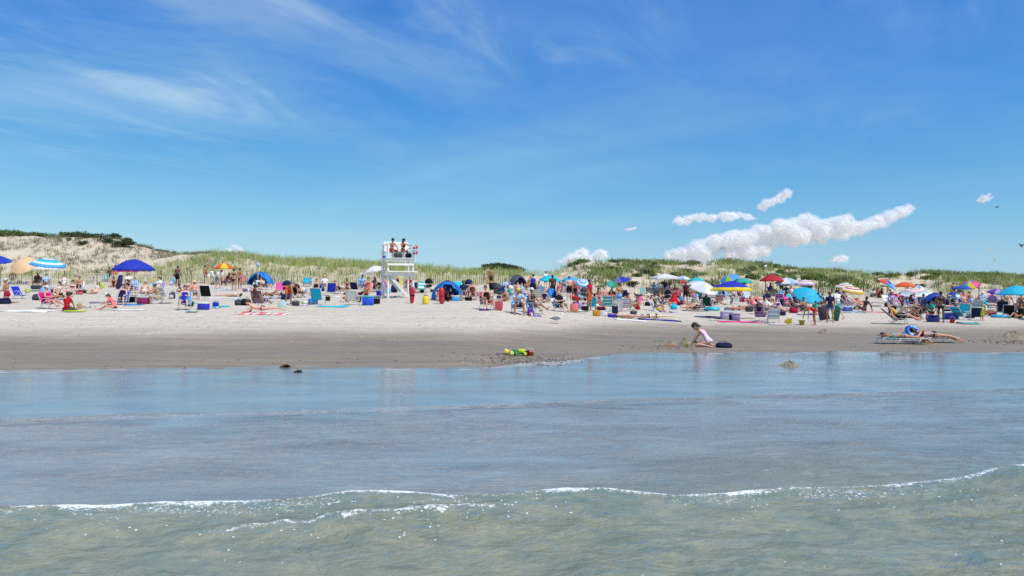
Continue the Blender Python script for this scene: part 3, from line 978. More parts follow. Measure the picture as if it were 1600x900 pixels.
fence(-60, 330, "weathered slatted sand fence below the tallest dune behind the navy umbrella")
fence(333, 640, "pale slatted sand fence running from the yellow umbrella to the lifeguard stand", -0.6)
fence(643, 800, "slatted sand fence between the lifeguard stand and the dark dome tent", -0.7)
fence(905, 1015, "sand fence behind the red-suited lifeguard and the navy umbrella", -0.5, 0.17)
fence(1170, 1205, "short stretch of sand fence beside the red peaked umbrella", -0.9, 0.17)
fence(1290, 1375, "sand fence behind the two rainbow-striped umbrellas", -0.9, 0.17)
fence(1438, 1478, "sand fence across the mouth of the sandy hollow", -0.6, 0.17)
fence(1505, 1640, "low sand fence behind the purple umbrella", -0.6, 0.17, 0.9)

# ------------------------------------------------------------------ solids
class MB:
    """collects solids for ONE mesh"""
    def __init__(self):
        self.V, self.F, self.I = [], [], []

    def add(self, V, Fc, mi=0):
        o = len(self.V)
        self.V.extend(tuple(map(float, v)) for v in V)
        self.F.extend(tuple(i + o for i in f) for f in Fc)
        self.I.extend([mi] * len(Fc))
        return self

    def box(self, c, s, rot=None, mi=0, bevel=0.0):
        if bevel <= 0:
            return self.add(*box_vf(c, s, rot), mi)
        x, y, z = (q / 2 for q in s)
        b = min(bevel, x * 0.9, y * 0.9, z * 0.9)
        V = []
        for (zz, inset) in ((-z, b), (-z + b, 0), (z - b, 0), (z, b)):
            for (px, py) in ((-x + b + 0, -y + inset), (x - b, -y + inset), (x - inset, -y + b), (x - inset, y - b), (x - b, y - inset), (-x + b, y - inset), (-x + inset, y - b), (-x + inset, -y + b)):
                V.append((px, py, zz))
        V = np.array(V)
        if rot is not None:
            V = V @ np.asarray(rot).T
        V = V + np.asarray(c)
        Fc = [tuple(range(7, -1, -1)), tuple(range(24, 32))]
        for k in range(3):
            Fc += [(k * 8 + i, k * 8 + (i + 1) % 8, k * 8 + 8 + (i + 1) % 8, k * 8 + 8 + i) for i in range(8)]
        return self.add(V, Fc, mi)

    def tube(self, pts, r, n=6, mi=0, r1=None):
        pts = [np.asarray(p, float) for p in pts]
        V, Fc = [], []
        m = len(pts)
        for k, p in enumerate(pts):
            d = pts[min(k + 1, m - 1)] - pts[max(k - 1, 0)]
            d = d / (np.linalg.norm(d) + 1e-9)
            a = np.cross(d, (0, 0, 1) if abs(d[2]) < 0.9 else (1, 0, 0)); a /= np.linalg.norm(a)
            b = np.cross(d, a)
            rr = r if r1 is None else r + (r1 - r) * k / (m - 1)
            for i in range(n):
                t = 2 * math.pi * i / n
                V.append(p + rr * (math.cos(t) * a + math.sin(t) * b))
        for k in range(m - 1):
            Fc += [(k * n + i, k * n + (i + 1) % n, k * n + n + (i + 1) % n, k * n + n + i) for i in range(n)]
        Fc += [tuple(range(n - 1, -1, -1)), tuple(range((m - 1) * n, m * n))]
        return self.add(V, Fc, mi)

    def lathe(self, prof, n=16, c=(0, 0, 0), rot=None, mi=0, cap=True):
        V, Fc = [], []
        for (r, z) in prof:
            for i in range(n):
                t = 2 * math.pi * i / n
                V.append((r * math.cos(t), r * math.sin(t), z))
        m = len(prof)
        for k in range(m - 1):
            Fc += [(k * n + i, k * n + (i + 1) % n, k * n + n + (i + 1) % n, k * n + n + i) for i in range(n)]
        if cap:
            Fc += [tuple(range(n - 1, -1, -1)), tuple(range((m - 1) * n, m * n))]
        V = np.array(V)
        if rot is not None:
            V = V @ np.asarray(rot).T
        return self.add(V + np.asarray(c), Fc, mi)

    def ball(self, c, r, nu=14, nv=9, rot=None, mi=0):
        V, Fc = uv_sphere((0, 0, 0), r, nu, nv)
        V = np.array(V)
        if rot is not None:
            V = V @ np.asarray(rot).T
        return self.add(V + np.asarray(c), Fc, mi)

    def sheet(self, fn, nu, nv, th=0.012, mi=0):
        """a cloth: fn(u, v) -> point, with a real thickness; mi may be a function of (u, v)"""
        P = np.array([[fn(i / nu, j / nv) for i in range(nu + 1)] for j in range(nv + 1)], float)
        du = np.gradient(P, axis=1); dv = np.gradient(P, axis=0)
        N = np.cross(du, dv); N /= (np.linalg.norm(N, axis=-1, keepdims=True) + 1e-9)
        A = (P + N * th / 2).reshape(-1, 3); B = (P - N * th / 2).reshape(-1, 3)
        w = nu + 1; n = len(A); o = len(self.V)
        self.V.extend(map(tuple, A)); self.V.extend(map(tuple, B))
        def put(f, u, v):
            self.F.append(tuple(o + i for i in f)); self.I.append(mi(u, v) if callable(mi) else mi)
        for j in range(nv):
            for i in range(nu):
                a = j * w + i; u = (i + 0.5) / nu; v = (j + 0.5) / nv
                put((a, a + 1, a + w + 1, a + w), u, v)
                put((n + a, n + a + w, n + a + w + 1, n + a + 1), u, v)
        for i in range(nu):
            put((i, n + i, n + i + 1, i + 1), (i + 0.5) / nu, 0); a = nv * w + i
            put((a, a + 1, n + a + 1, n + a), (i + 0.5) / nu, 1)
        for j in range(nv):
            a = j * w
            put((a, a + w, n + a + w, n + a), 0, (j + 0.5) / nv); a = j * w + nu
            put((a, n + a, n + a + w, a + w), 1, (j + 0.5) / nv)
        return self

    def mesh(self, name, smooth=True):
        me = make_mesh(name, self.V, self.F, smooth, self.I)
        return me

    def build(self, name, mats, parent=None, loc=None, rotz=0, smooth=True):
        return link(name, self.mesh(name, smooth), mats, parent, loc, rotz)

def rx(a):
    c, s = math.cos(a), math.sin(a); return np.array([[1, 0, 0], [0, c, -s], [0, s, c]])
def ry(a):
    c, s = math.cos(a), math.sin(a); return np.array([[c, 0, s], [0, 1, 0], [-s, 0, c]])
def rz(a):
    c, s = math.cos(a), math.sin(a); return np.array([[c, -s, 0], [s, c, 0], [0, 0, 1]])

# ------------------------------------------------------------------ people
def dirv(th, a, side):
    th = R(th); a = R(a)
    return np.array([side * math.sin(a), -math.cos(a) * math.sin(th), -math.cos(a) * math.cos(th)])

def tors(p):
    p = R(p); return np.array([0, -math.sin(p), math.cos(p)])

def tfront(p):
    p = R(p); return np.array([0, -math.cos(p), -math.sin(p)])

# torso lean (low, high), head (lean, pitch offset, turn), leg (thigh, out, shank, out, foot), arm (upper, out, fore, out)
POSES = {
    "stand": dict(t=(0, 3), h=(4, 0, 10), L=(4, 4, -3, 2, 88), R=(-4, 4, -6, 2, 88), l=(6, 8, 16, 2), r=(2, 8, 22, 0)),
    "stand_away": dict(t=(1, 4), h=(12, 0, -15), L=(6, 5, -2, 3, 88), R=(-3, 5, -5, 2, 88), l=(-4, 10, 14, 4), r=(8, 10, 40, -4)),
    "hips": dict(t=(0, 2), h=(5, 0, 20), L=(2, 5, -2, 3, 88), R=(0, 5, -3, 2, 88), l=(-18, 42, 30, -42), r=(-18, 42, 30, -42)),
    "walk": dict(t=(3, 6), h=(6, 0, 0), L=(22, 3, 2, 1, 95), R=(-14, 3, -38, 1, 50), l=(-18, 8, -4, 4), r=(20, 8, 40, 2)),
    "hold": dict(t=(1, 4), h=(14, 0, 0), L=(5, 4, -2, 2, 88), R=(-4, 4, -6, 2, 88), l=(10, 10, 80, -22), r=(14, 10, 86, -24)),
    "carry": dict(t=(6, 8), h=(14, 0, 20), L=(10, 5, -2, 3, 88), R=(-6, 5, -14, 3, 80), l=(14, 14, 30, 6), r=(24, 16, 40, 8)),
    "armup": dict(t=(0, 2), h=(4, 0, 12), L=(3, 6, -2, 4, 88), R=(-3, 6, -5, 3, 88), l=(110, 48, 190, -52), r=(4, 9, 14, 3)),
    "bend": dict(t=(62, 92), h=(80, -20, 0), L=(12, 5, -6, 3, 88), R=(4, 6, -10, 3, 88), l=(12, 8, 6, 2), r=(24, 6, 16, 2)),
    "stoop": dict(t=(30, 55), h=(50, 0, 0), L=(28, 6, -16, 3, 88), R=(16, 6, -18, 3, 88), l=(10, 10, 30, 0), r=(20, 8, 40, 0)),
    "knees": dict(t=(-6, 12), h=(8, 0, 0), L=(136, 8, 22, 2, 92), R=(132, 10, 26, 2, 92), l=(48, 12, 84, -18), r=(52, 12, 82, -20)),
    "knees_open": dict(t=(-16, -4), h=(4, 0, 0), L=(130, 30, 18, -4, 92), R=(128, 32, 20, -4, 92), l=(44, 22, 96, -30), r=(40, 24, 96, -30)),
    "legs_out": dict(t=(-24, -16), h=(-4, 0, 0), L=(94, 8, 88, 2, 168), R=(118, 10, 60, 0, 120), l=(-32, 14, -14, 4), r=(-30, 14, -10, 4)),
    "cross": dict(t=(4, 14), h=(20, 0, 0), L=(98, 46, 62, -58, 92), R=(98, 46, 66, -56, 92), l=(26, 14, 66, -24), r=(26, 14, 70, -26)),
    "hunch": dict(t=(16, 34), h=(44, 0, 0), L=(104, 24, 60, -14, 96), R=(112, 20, 52, -10, 96), l=(36, 10, 78, -16), r=(40, 10, 80, -18)),
    "prop": dict(t=(-46, -34), h=(-12, 0, 0), L=(92, 6, 88, 3, 165), R=(128, 8, 40, 2, 100), l=(-38, 14, 48, -6), r=(-38, 14, 48, -6)),
    "supine": dict(t=(-88, -86), h=(-84, 0, 15), L=(91, 8, 89, 4, 150), R=(91, 9, 89, 4, 150), l=(96, 22, 90, 6), r=(96, 22, 90, 6)),
    "supine_knee": dict(t=(-88, -86), h=(-82, 0, 0), L=(132, 6, 30, 2, 92), R=(91, 9, 89, 4, 150), l=(96, 24, 100, -30), r=(-100, 55, -86, -62)),
    "prone": dict(t=(90, 88), h=(92, 0, 70), L=(-91, 6, -89, 3, -70), R=(-91, 7, -88, 4, -72), l=(95, 62, 93, -45), r=(95, 62, 93, -45)),
    "prone_read": dict(t=(84, 60), h=(38, 0, 0), L=(-91, 5, -89, 2, -70), R=(-91, 6, -88, 3, -72), l=(18, 10, 84, -12), r=(18, 10, 84, -12)),
    "kneel": dict(t=(2, 6), h=(10, 0, 0), L=(12, 7, -92, 2, -92), R=(8, 7, -92, 2, -92), l=(16, 10, 78, -10), r=(20, 10, 82, -12)),
    "dig": dict(t=(30, 48), h=(60, 0, 0), L=(72, 12, -86, 2, -80), R=(80, 12, -84, 2, -80), l=(34, 8, 26, -4), r=(42, 8, 30, -6)),
    "chair": dict(t=(-20, -14), h=(-2, 0, 0), L=(102, 9, 14, 4, 90), R=(99, 9, 20, 4, 92), l=(22, 16, 82, -12), r=(22, 16, 84, -14), z=0.34),
    "chair_read": dict(t=(-18, -6), h=(22, 0, 0), L=(104, 8, 10, 3, 90), R=(102, 8, 16, 3, 92), l=(30, 14, 104, -24), r=(30, 14, 104, -24), z=0.34),
    "chair_fwd": dict(t=(14, 22), h=(12, 0, 8), L=(100, 14, 0, 4, 88), R=(98, 14, 6, 4, 88), l=(42, 14, 74, -26), r=(42, 14, 76, -26), z=0.36),
    "chair_long": dict(t=(-16, -10), h=(4, 0, 0), L=(96, 8, 60, 3, 128), R=(100, 5, 40, 2, 110), l=(26, 14, 88, -18), r=(26, 14, 90, -18), z=0.34),
    "recline": dict(t=(-50, -44), h=(-30, 0, 0), L=(102, 8, 56, 3, 110), R=(96, 9, 64, 3, 120), l=(0, 18, 50, -6), r=(4, 18, 58, -8), z=0.34),
    "bench": dict(t=(-4, 2), h=(6, 0, -10), L=(94, 8, 4, 3, 88), R=(92, 9, -4, 3, 86), l=(26, 12, 62, -14), r=(26, 12, 60, -12), z=0.50),
    "bench_fwd": dict(t=(8, 16), h=(10, 0, 15), L=(96, 7, 8, 2, 88), R=(92, 9, -6, 3, 86), l=(38, 12, 58, -16), r=(70, 20, 86, 6), z=0.50),
    "bed_prone": dict(t=(89, 82), h=(88, 0, 60), L=(-86, 4, -74, 2, -60), R=(-85, 6, -68, 3, -60), l=(92, 55, 92, -40), r=(92, 55, 92, -40), z=0.27),
    "bed_read": dict(t=(88, 70), h=(70, 0, 50), L=(-87, 4, -74, 2, -60), R=(-86, 5, -70, 3, -60), l=(40, 30, 88, -40), r=(40, 30, 88, -40), z=0.27),
}

KIND = {  # shoulder, hip width, waist, chest depth, limb factor, head factor, length factor
    "m": (0.185, 0.088, 0.130, 0.112, 1.00, 1.00, 1.03),
    "f": (0.158, 0.092, 0.112, 0.098, 0.90, 0.97, 0.96),
    "M": (0.195, 0.098, 0.172, 0.150, 1.12, 1.00, 1.02),
    "F": (0.170, 0.110, 0.155, 0.135, 1.12, 0.97, 0.95),
    "c": (0.160, 0.082, 0.120, 0.100, 0.92, 1.33, 0.98),
}
_TPL = {}

def capsule(mb, a, b, ra, rb, n=10):
    a = np.asarray(a, float); b = np.asarray(b, float)
    d = b - a; L = np.linalg.norm(d); d = d / (L + 1e-9)
    u = np.cross(d, (1, 0, 0) if abs(d[0]) < 0.9 else (0, 1, 0)); u /= np.linalg.norm(u); v = np.cross(d, u)
    rings = []
    for k in (1, 2, 3):
        t = math.pi / 2 * (1 - k / 3.0)
        rings.append((a - d * ra * math.sin(t), max(ra * math.cos(t), 1e-4) if k else 0))
    for k in (0, 1, 2):
        t = math.pi / 2 * k / 3.0
        rings.append((b + d * rb * math.sin(t), rb * math.cos(t)))
    V = [a - d * ra]; Fc = []
    for (c, r) in rings:
        for i in range(n):
            q = 2 * math.pi * i / n
            V.append(c + r * (math.cos(q) * u + math.sin(q) * v))
    V.append(b + d * rb)
    Fc += [(0, 1 + (i + 1) % n, 1 + i) for i in range(n)]
    for k in range(len(rings) - 1):
        Fc += [(1 + k * n + i, 1 + k * n + (i + 1) % n, 1 + k * n + n + (i + 1) % n, 1 + k * n + n + i) for i in range(n)]
    e = len(V) - 1; o = 1 + (len(rings) - 1) * n
    Fc += [(e, o + i, o + (i + 1) % n) for i in range(n)]
    mb.add(V, Fc)

def hand(mb, w, d, up, side, k):
    """palm, four unequal bent fingers and a thumb from the side of the palm"""
    d = d / np.linalg.norm(d)
    up = up - d * up.dot(d); up /= (np.linalg.norm(up) + 1e-9)       # back of the hand
    s = np.cross(d, up) * side                                       # towards the thumb
    B = np.stack([s, d, up], 1)
    mb.ball(w + d * 0.048 * k, (0.040 * k, 0.052 * k, 0.017 * k), 10, 7, B)
    for i, (off, ln) in enumerate(((0.029, 0.070), (0.010, 0.080), (-0.010, 0.074), (-0.028, 0.058))):
        p0 = w + (d * 0.078 + s * off) * k
        p1 = p0 + (d * 0.90 - up * 0.30 + s * off * 2) * ln * 0.5 * k
        p2 = p1 + (d * 0.62 - up * 0.75) * ln * 0.5 * k
        capsule(mb, p0, p1, 0.0096 * k, 0.0090 * k, 7)
        capsule(mb, p1, p2, 0.0090 * k, 0.0078 * k, 7)
    q0 = w + (d * 0.025 + s * 0.030) * k
    q1 = q0 + (d * 0.6 + s * 0.75 - up * 0.2) * 0.040 * k
    q2 = q1 + (d * 0.85 + s * 0.15 - up * 0.45) * 0.032 * k
    capsule(mb, q0, q1, 0.0125 * k, 0.0105 * k, 7); capsule(mb, q1, q2, 0.0105 * k, 0.0085 * k, 7)

def template(pose, kind):
    key = (pose, kind)
    if key in _TPL:
        return _TPL[key]
    P = POSES[pose]; sw, hw, wa, cd, lf, hf, lenf = KIND[kind]
    fem = kind in "fF"
    t0, t1 = P["t"]
    pel = np.zeros(3)
    waist = pel + tors(t0) * 0.17
    chest = waist + tors((t0 + t1) / 2) * 0.17
    neck = chest + tors(t1) * 0.17
    X = np.array([1.0, 0, 0])
    hp, hpo, hy = P["h"]
    hup = tors(hp)
    hfr = tfront(hp + hpo)
    hsd = np.cross(hfr, hup)
    c, s = math.cos(R(hy)), math.sin(R(hy))
    hfr, hsd = hfr * c + hsd * s, np.cross(hfr * c + hsd * s, hup)
    hc = neck + (tors(t1) * 0.35 + hup * 0.65) * 0.185 * (0.5 + 0.5 * hf)
    mb = MB()
    bones = []
    def bone(n, a, b):
        bones.append((n, np.asarray(a), np.asarray(b)))
    # trunk
    def Rm(p):
        return np.stack([X, -tfront(p), tors(p)], 1)
    mb.ball(pel + tors(t0) * 0.01, (hw + 0.078, 0.112 * (cd / 0.105), 0.125), 16, 10, Rm(t0))
    mb.ball(waist - tors(t0) * 0.015 + tfront(t0) * (0.03 if kind in "MF" else 0.0), (wa, cd * (1.1 if kind in "MF" else 0.88), 0.15), 16, 10, Rm((t0 + t1) / 2))
    mb.ball(chest + tors(t1) * 0.015, (sw - 0.018, cd, 0.165), 16, 10, Rm(t1))
    capsule(mb, neck - tors(t1) * 0.05 - X * sw * 0.82, neck - tors(t1) * 0.05 + X * sw * 0.82, 0.058 * lf, 0.058 * lf, 12)
    if fem:
        for q in (-1, 1):
            mb.ball(chest + tors(t1) * 0.03 + tfront(t1) * cd * 0.78 + X * q * 0.066, (0.060, 0.056, 0.060), 10, 8)
    for q in (-1, 1):
        mb.ball(pel - tors(t0) * 0.045 - tfront(t0) * 0.055 + X * q * 0.06, (0.085, 0.085, 0.085), 10, 8)
    bone("pelvis", pel - tors(t0) * 0.10, pel + tors(t0) * 0.07); bone("waist", pel + tors(t0) * 0.07, chest - tors(t1) * 0.07); bone("chest", chest - tors(t1) * 0.07, neck)
    capsule(mb, neck - tors(t1) * 0.04, hc - hup * 0.05, 0.058 * (0.85 if fem or kind == "c" else 1), 0.050, 12)
    bone("neck", neck + tors(t1) * 0.02, hc - hup * 0.10 * hf)
    # head: skull, face, jaw, nose, ears
    HB = np.stack([hsd, -hfr, hup], 1)
    k = hf
    mb.ball(hc + (hup * 0.018 - hfr * 0.012) * k, np.array((0.076, 0.095, 0.098)) * k, 18, 12, HB)
    mb.ball(hc + (hfr * 0.020 - hup * 0.040) * k, np.array((0.062, 0.070, 0.078)) * k, 14, 10, HB)
    mb.ball(hc + (hfr * 0.062 - hup * 0.092) * k, np.array((0.030, 0.028, 0.026)) * k, 10, 8, HB)
    capsule(mb, hc + (hfr * 0.082 + hup * 0.010) * k, hc + (hfr * 0.100 - hup * 0.028) * k, 0.009 * k, 0.015 * k, 8)
    for q in (-1, 1):
        mb.ball(hc + (hsd * q * 0.078 - hup * 0.010 - hfr * 0.008) * k, np.array((0.012, 0.020, 0.032)) * k, 8, 6, HB)
    bone("head", hc - hup * 0.06 * k, hc + hup * 0.05 * k)
    ends = {}
    for side, leg, arm in ((1, "L", "l"), (-1, "R", "r")):
        th, ta, sh, sa, ft = P[leg]
        ua, uo, fa, fo = P[arm]
        hip = pel - tors(t0) * 0.045 + X * side * hw
        knee = hip + dirv(th, ta, side) * 0.43 * lenf
        ank = knee + dirv(sh, sa, side) * 0.41 * lenf
        fd = dirv(ft, 8, side)
        toe = ank + fd * 0.155
        sd = dirv(sh, sa, side)
        calf = knee + sd * 0.13
        back = -dirv(sh + 90, sa, side)
        capsule(mb, hip, hip + (knee - hip) * 0.55, 0.088 * lf * (1.06 if fem else 1), 0.070 * lf)
        capsule(mb, hip + (knee - hip) * 0.5, knee, 0.072 * lf, 0.053 * lf)
        capsule(mb, knee, calf + back * 0.014, 0.051 * lf, 0.055 * lf); capsule(mb, calf + back * 0.014, ank, 0.053 * lf, 0.034 * lf)
        capsule(mb, ank - fd * 0.035 + sd * 0.035, toe + sd * 0.02, 0.034, 0.024)
        mb.ball(toe + sd * 0.022 + fd * 0.01, (0.043, 0.043, 0.020) if abs(math.cos(R(ft))) < 0.5 else (0.043, 0.02, 0.043), 10, 7)
        bone("thigh", hip, knee); bone("shank", knee, ank); bone("foot", ank + sd * 0.02, toe + sd * 0.02)
        shd = neck - tors(t1) * 0.055 + X * side * sw
        elb = shd + dirv(ua, uo, side) * 0.285 * lenf
        wr = elb + dirv(fa, fo, side) * 0.25 * lenf
        mb.ball(shd, (0.062 * lf,) * 3, 10, 8)
        capsule(mb, shd, elb, 0.052 * lf, 0.040 * lf); capsule(mb, elb, elb + (wr - elb) * 0.35, 0.040 * lf, 0.041 * lf); capsule(mb, elb + (wr - elb) * 0.35, wr, 0.041 * lf, 0.027 * lf)
        bone("uarm", shd, elb); bone("farm", elb, wr)
        fdir = (wr - elb) / np.linalg.norm(wr - elb)
        hand(mb, wr, fdir, X * side * 0.7 + np.array([0, 0, 0.7]) if abs(fdir[2]) < 0.7 else X * side, -side, 1.0 if not fem else 0.92)
        bone("hand", wr, wr + fdir * 0.17)
        ends[side] = (hip, knee, ank, toe, shd, elb, wr)
    me = remeshed(mb.V, mb.F, 0.0125, 3, 0.5)
    V, N, Q = mesh_np(me)
    # seat height given, else the lowest point rests on the ground
    dz = (P["z"] - pel[2] + 0.02) if "z" in P else (-V[:, 2].min() - 0.006)
    off = np.array([0, 0.12 if "z" in P else 0.0, dz])
    if pose == "bench" or pose == "bench_fwd":
        off[1] = 0.0
    V = V + off
    hc = hc + off
    # centre lying and sitting figures on the middle of their footprint
    if "z" not in P or pose.startswith("bed"):
        m = (V[:, :2].min(0) + V[:, :2].max(0)) / 2
        V[:, :2] -= m; hc[:2] -= m; off = off - np.array([m[0], m[1], 0])
    bones = [(n, a + off, b + off) for n, a, b in bones]
    best = np.full(len(V), 9.0); reg = np.zeros(len(V), int); par = np.zeros(len(V))
    rad = {"pelvis": 0.14, "waist": 0.12, "chest": 0.13, "neck": 0.05, "head": 0.09, "thigh": 0.075, "shank": 0.05, "foot": 0.04, "uarm": 0.045, "farm": 0.038, "hand": 0.035}
    for i, (n, a, b) in enumerate(bones):
        d = b - a; t = ((V - a) @ d) / d.dot(d)
        q = np.clip(t, 0, 1)
        dist = np.linalg.norm(V - (a + q[:, None] * d), axis=1) - rad[n]
        w = dist < best
        best[w] = dist[w]; reg[w] = i; par[w] = t[w]
    names = np.array([b[0] for b in bones])[reg]
    hl = (V - hc) @ np.stack([hsd, hfr, hup], 1) / k                 # head-local: side, front, up
    # eyes and lips as small dark patches of the same skin
    fc = hl[Q].mean(1); fn = names[Q[:, 0]]
    idx = np.zeros(len(Q), np.int32)
    ishead = fn == "head"
    eye = ishead & (fc[:, 1] > 0.05) & (np.abs(np.abs(fc[:, 0]) - 0.030) < 0.014) & (np.abs(fc[:, 2] - 0.004) < 0.008)
    lip = ishead & (fc[:, 1] > 0.06) & (np.abs(fc[:, 0]) < 0.024) & (np.abs(fc[:, 2] + 0.064) < 0.008)
    idx[eye] = 1; idx[lip] = 2
    body = make_mesh("body", V, Q, True, idx)
    bpy.data.meshes.remove(me)
    _TPL[key] = dict(V=V, N=N, Q=Q, reg=names, par=par, hl=hl, body=body, hc=hc, HB=(hsd, hfr, hup), k=k, neck=neck + off, t1=t1, cloth={}, bones=bones)
    return _TPL[key]

def sel_cloth(T, kind):
    r, p = T["reg"], T["par"]
    hl = T["hl"]
    is_ = lambda *n: np.isin(r, n)
    if kind in ("swim_trunks", "shorts"):
        return is_("pelvis") | (is_("thigh") & (p < 0.72)) | (is_("waist") & (p < 0.15)), 0.020
    if kind == "short_shorts":
        return is_("pelvis") | (is_("thigh") & (p < 0.32)), 0.012
    if kind == "bikini_bottom":
        return is_("pelvis") & (p < 0.62) | (is_("thigh") & (p < 0.03)), 0.007
    if kind == "bikini_top":
        return is_("chest") & (p > 0.22) & (p < 0.58), 0.008
    if kind == "swimsuit":
        return is_("pelvis", "waist") | (is_("chest") & (p < 0.72)) | (is_("thigh") & (p < 0.02)), 0.007
    if kind == "tank_top":
        return is_("waist") | (is_("pelvis") & (p > 0.45)) | (is_("chest") & (p < 0.95)), 0.014
    if kind == "shirt":
        return is_("waist", "chest") | (is_("pelvis") & (p > 0.25)) | (is_("uarm") & (p < 0.62)), 0.020
    if kind == "long_shirt":
        return is_("waist", "chest", "pelvis") | (is_("uarm")) | (is_("farm") & (p < 0.7)) | (is_("thigh") & (p < 0.2)), 0.020
    if kind == "dress":
        return is_("waist", "chest", "pelvis") | (is_("thigh") & (p < 0.75)), 0.022
    if kind == "trousers":
        return is_("pelvis") | is_("thigh") | (is_("shank") & (p < 0.9)) | (is_("waist") & (p < 0.15)), 0.018
    if kind == "hair":
        return is_("head") & (hl[:, 2] - 0.85 * hl[:, 1] > -0.012) & (hl[:, 2] > -0.075) & (hl[:, 1] < 0.088), 0.014
    raise KeyError(kind)

def cloth_mesh(T, kind):
    if kind in T["cloth"]:
        return T["cloth"][kind]
    m, off = sel_cloth(T, kind)
    keep = m[T["Q"]].all(1)
    Q = T["Q"][keep]
    ids, inv = np.unique(Q, return_inverse=True)
    V = T["V"][ids]; N = T["N"][ids]
    wob = 0.5 + fbm(V[:, 0] * 14 + V[:, 1] * 9, V[:, 2] * 14, 2, 5) if off > 0.01 else 0.5
    Vo = V + N * (off * (0.75 + 0.5 * wob))[:, None] if off > 0.01 else V + N * off
    T["cloth"][kind] = make_mesh(kind, Vo, inv.reshape(-1, 4), True)
    return T["cloth"][kind]

def long_hair_mesh(T, ln):
    key = "long%d" % ln
    if key in T["cloth"]:
        return T["cloth"][key]
    hsd, hfr, hup = T["HB"]; hc = T["hc"]; k = T["k"]
    mb = MB()
    hup = np.asarray(hup)
    down = -tors(T["t1"]) * 0.6 - hup * 0.4
    if abs(hup[2]) < 0.5:
        down = down * 0.35 + np.array([0, 0, -0.3]) - hup * 0.2
    for q in (-0.05, -0.018, 0.018, 0.05):
        a = hc + (-hfr * 0.075 + hsd * q + hup * 0.02) * k
        b = a + down * 0.13 - hfr * 0.012
        c = b + down * (0.08 if ln == 1 else 0.20) - hfr * 0.01
        capsule(mb, a, b, 0.036, 0.036, 8); capsule(mb, b, c, 0.034, 0.018, 8)
    me = remeshed(mb.V, mb.F, 0.014, 2)
    me.name = "hair_fall"
    me.polygons.foreach_set("use_smooth", np.ones(len(me.polygons), dtype=bool))
    T["cloth"][key] = me
    return me

def hat_mesh(T, kind):
    if kind in T["cloth"]:
        return T["cloth"][kind]
    hsd, hfr, hup = map(np.asarray, T["HB"]); hc = T["hc"]; k = T["k"]
    mb = MB()
    rot = np.stack([hsd, hfr, np.cross(hsd, hfr)], 1)
    o = hc + hup * 0.045 * k - hfr * 0.008
    if kind == "cap":
        mb.lathe([(0.094, 0.0), (0.093, 0.03), (0.080, 0.065), (0.05, 0.085), (0.004, 0.093)], 16, o, rot)
        V = []
        for i in range(9):
            a = math.pi * (0.16 + 0.68 * i / 8)
            V.append(((0.085 * math.cos(a)), 0.085 * math.sin(a), 0.008)); V.append((0.088 * math.cos(a), 0.165 * math.sin(a), -0.006))
        W = np.array(V + [(x, y, z - 0.006) for x, y, z in V])
        Fc = []
        for i in range(8):
            a = 2 * i; Fc += [(a, a + 1, a + 3, a + 2), (18 + a, 18 + a + 2, 18 + a + 3, 18 + a + 1), (a + 1, 18 + a + 1, 18 + a + 3, a + 3)]
        mb.add(W @ rot.T + o, Fc)
    elif kind == "sun_hat":
        mb.lathe([(0.200, -0.018), (0.150, -0.004), (0.097, 0.008), (0.092, 0.06), (0.070, 0.088), (0.004, 0.095), ], 20, o, rot)
    elif kind == "bun":
        mb.ball(hc + (hup * 0.10 - hfr * 0.06) * k, (0.045, 0.045, 0.042))
    me = mb.mesh(kind); T["cloth"][kind] = me
    return me

def glasses_mesh(T):
    if "sunglasses" in T["cloth"]:
        return T["cloth"]["sunglasses"]
    hsd, hfr, hup = map(np.asarray, T["HB"]); hc = T["hc"]; k = T["k"]
    mb = MB(); rot = np.stack([hsd, hfr, hup], 1)
    for q in (-1, 1):
        mb.ball(hc + (hsd * q * 0.032 + hfr * 0.088 + hup * 0.004) * k, np.array((0.027, 0.010, 0.020)) * k, 10, 7, rot)
        mb.tube([hc + (hsd * q * 0.058 + hfr * 0.080 + hup * 0.008) * k, hc + (hsd * q * 0.088 - hfr * 0.005 + hup * 0.006) * k], 0.005, 5)
    mb.tube([hc + (hsd * -0.012 + hfr * 0.098 + hup * 0.008) * k, hc + (hsd * 0.012 + hfr * 0.098 + hup * 0.008) * k], 0.005, 5)
    T["cloth"]["sunglasses"] = mb.mesh("sunglasses")
    return T["cloth"]["sunglasses"]

SKIN = {"fair": "#d9ab92", "pink": "#d2937e", "tan": "#b07a58", "olive": "#9c6b4c", "brown": "#6d4632", "dark": "#3d2720", "pale": "#e2bda8"}
HAIR = {"black": "#17130f", "brown": "#3a2618", "blond": "#a88350", "red": "#5a2a1c", "grey": "#8d8883", "auburn": "#4a2a18"}
C = {"red": "#b81d28", "crimson": "#a01535", "maroon": "#5a1a28", "pink": "#e0569a", "hotpink": "#d81f82", "salmon": "#ee7f80", "orange": "#e0632a", "peach": "#ecc49a",
     "yellow": "#e8cc28", "lime": "#b4cc28", "green": "#2e8a4a", "dkgreen": "#1e4a3a", "teal": "#38b0a8", "aqua": "#2cc0d0", "turq": "#20b8d8", "sky": "#4aa6e0", "ltblue": "#9cc0e4",
     "blue": "#1f55b8", "royal": "#2434b0", "navy": "#1a2348", "denim": "#54688c", "purple": "#5a3c98", "lav": "#a898c8", "white": "#e8e6e2", "cream": "#e4dcc0", "grey": "#9a9a9c", "dkgrey": "#46484c",
     "black": "#17171a", "tanc": "#b89a6c", "brownc": "#5c4030", "olivec": "#7c7a48", "straw": "#cdb27c", "rose": "#c05860", "khaki": "#a89878"}
EYE_M = mat("#22180f", 0.3, "paint"); 

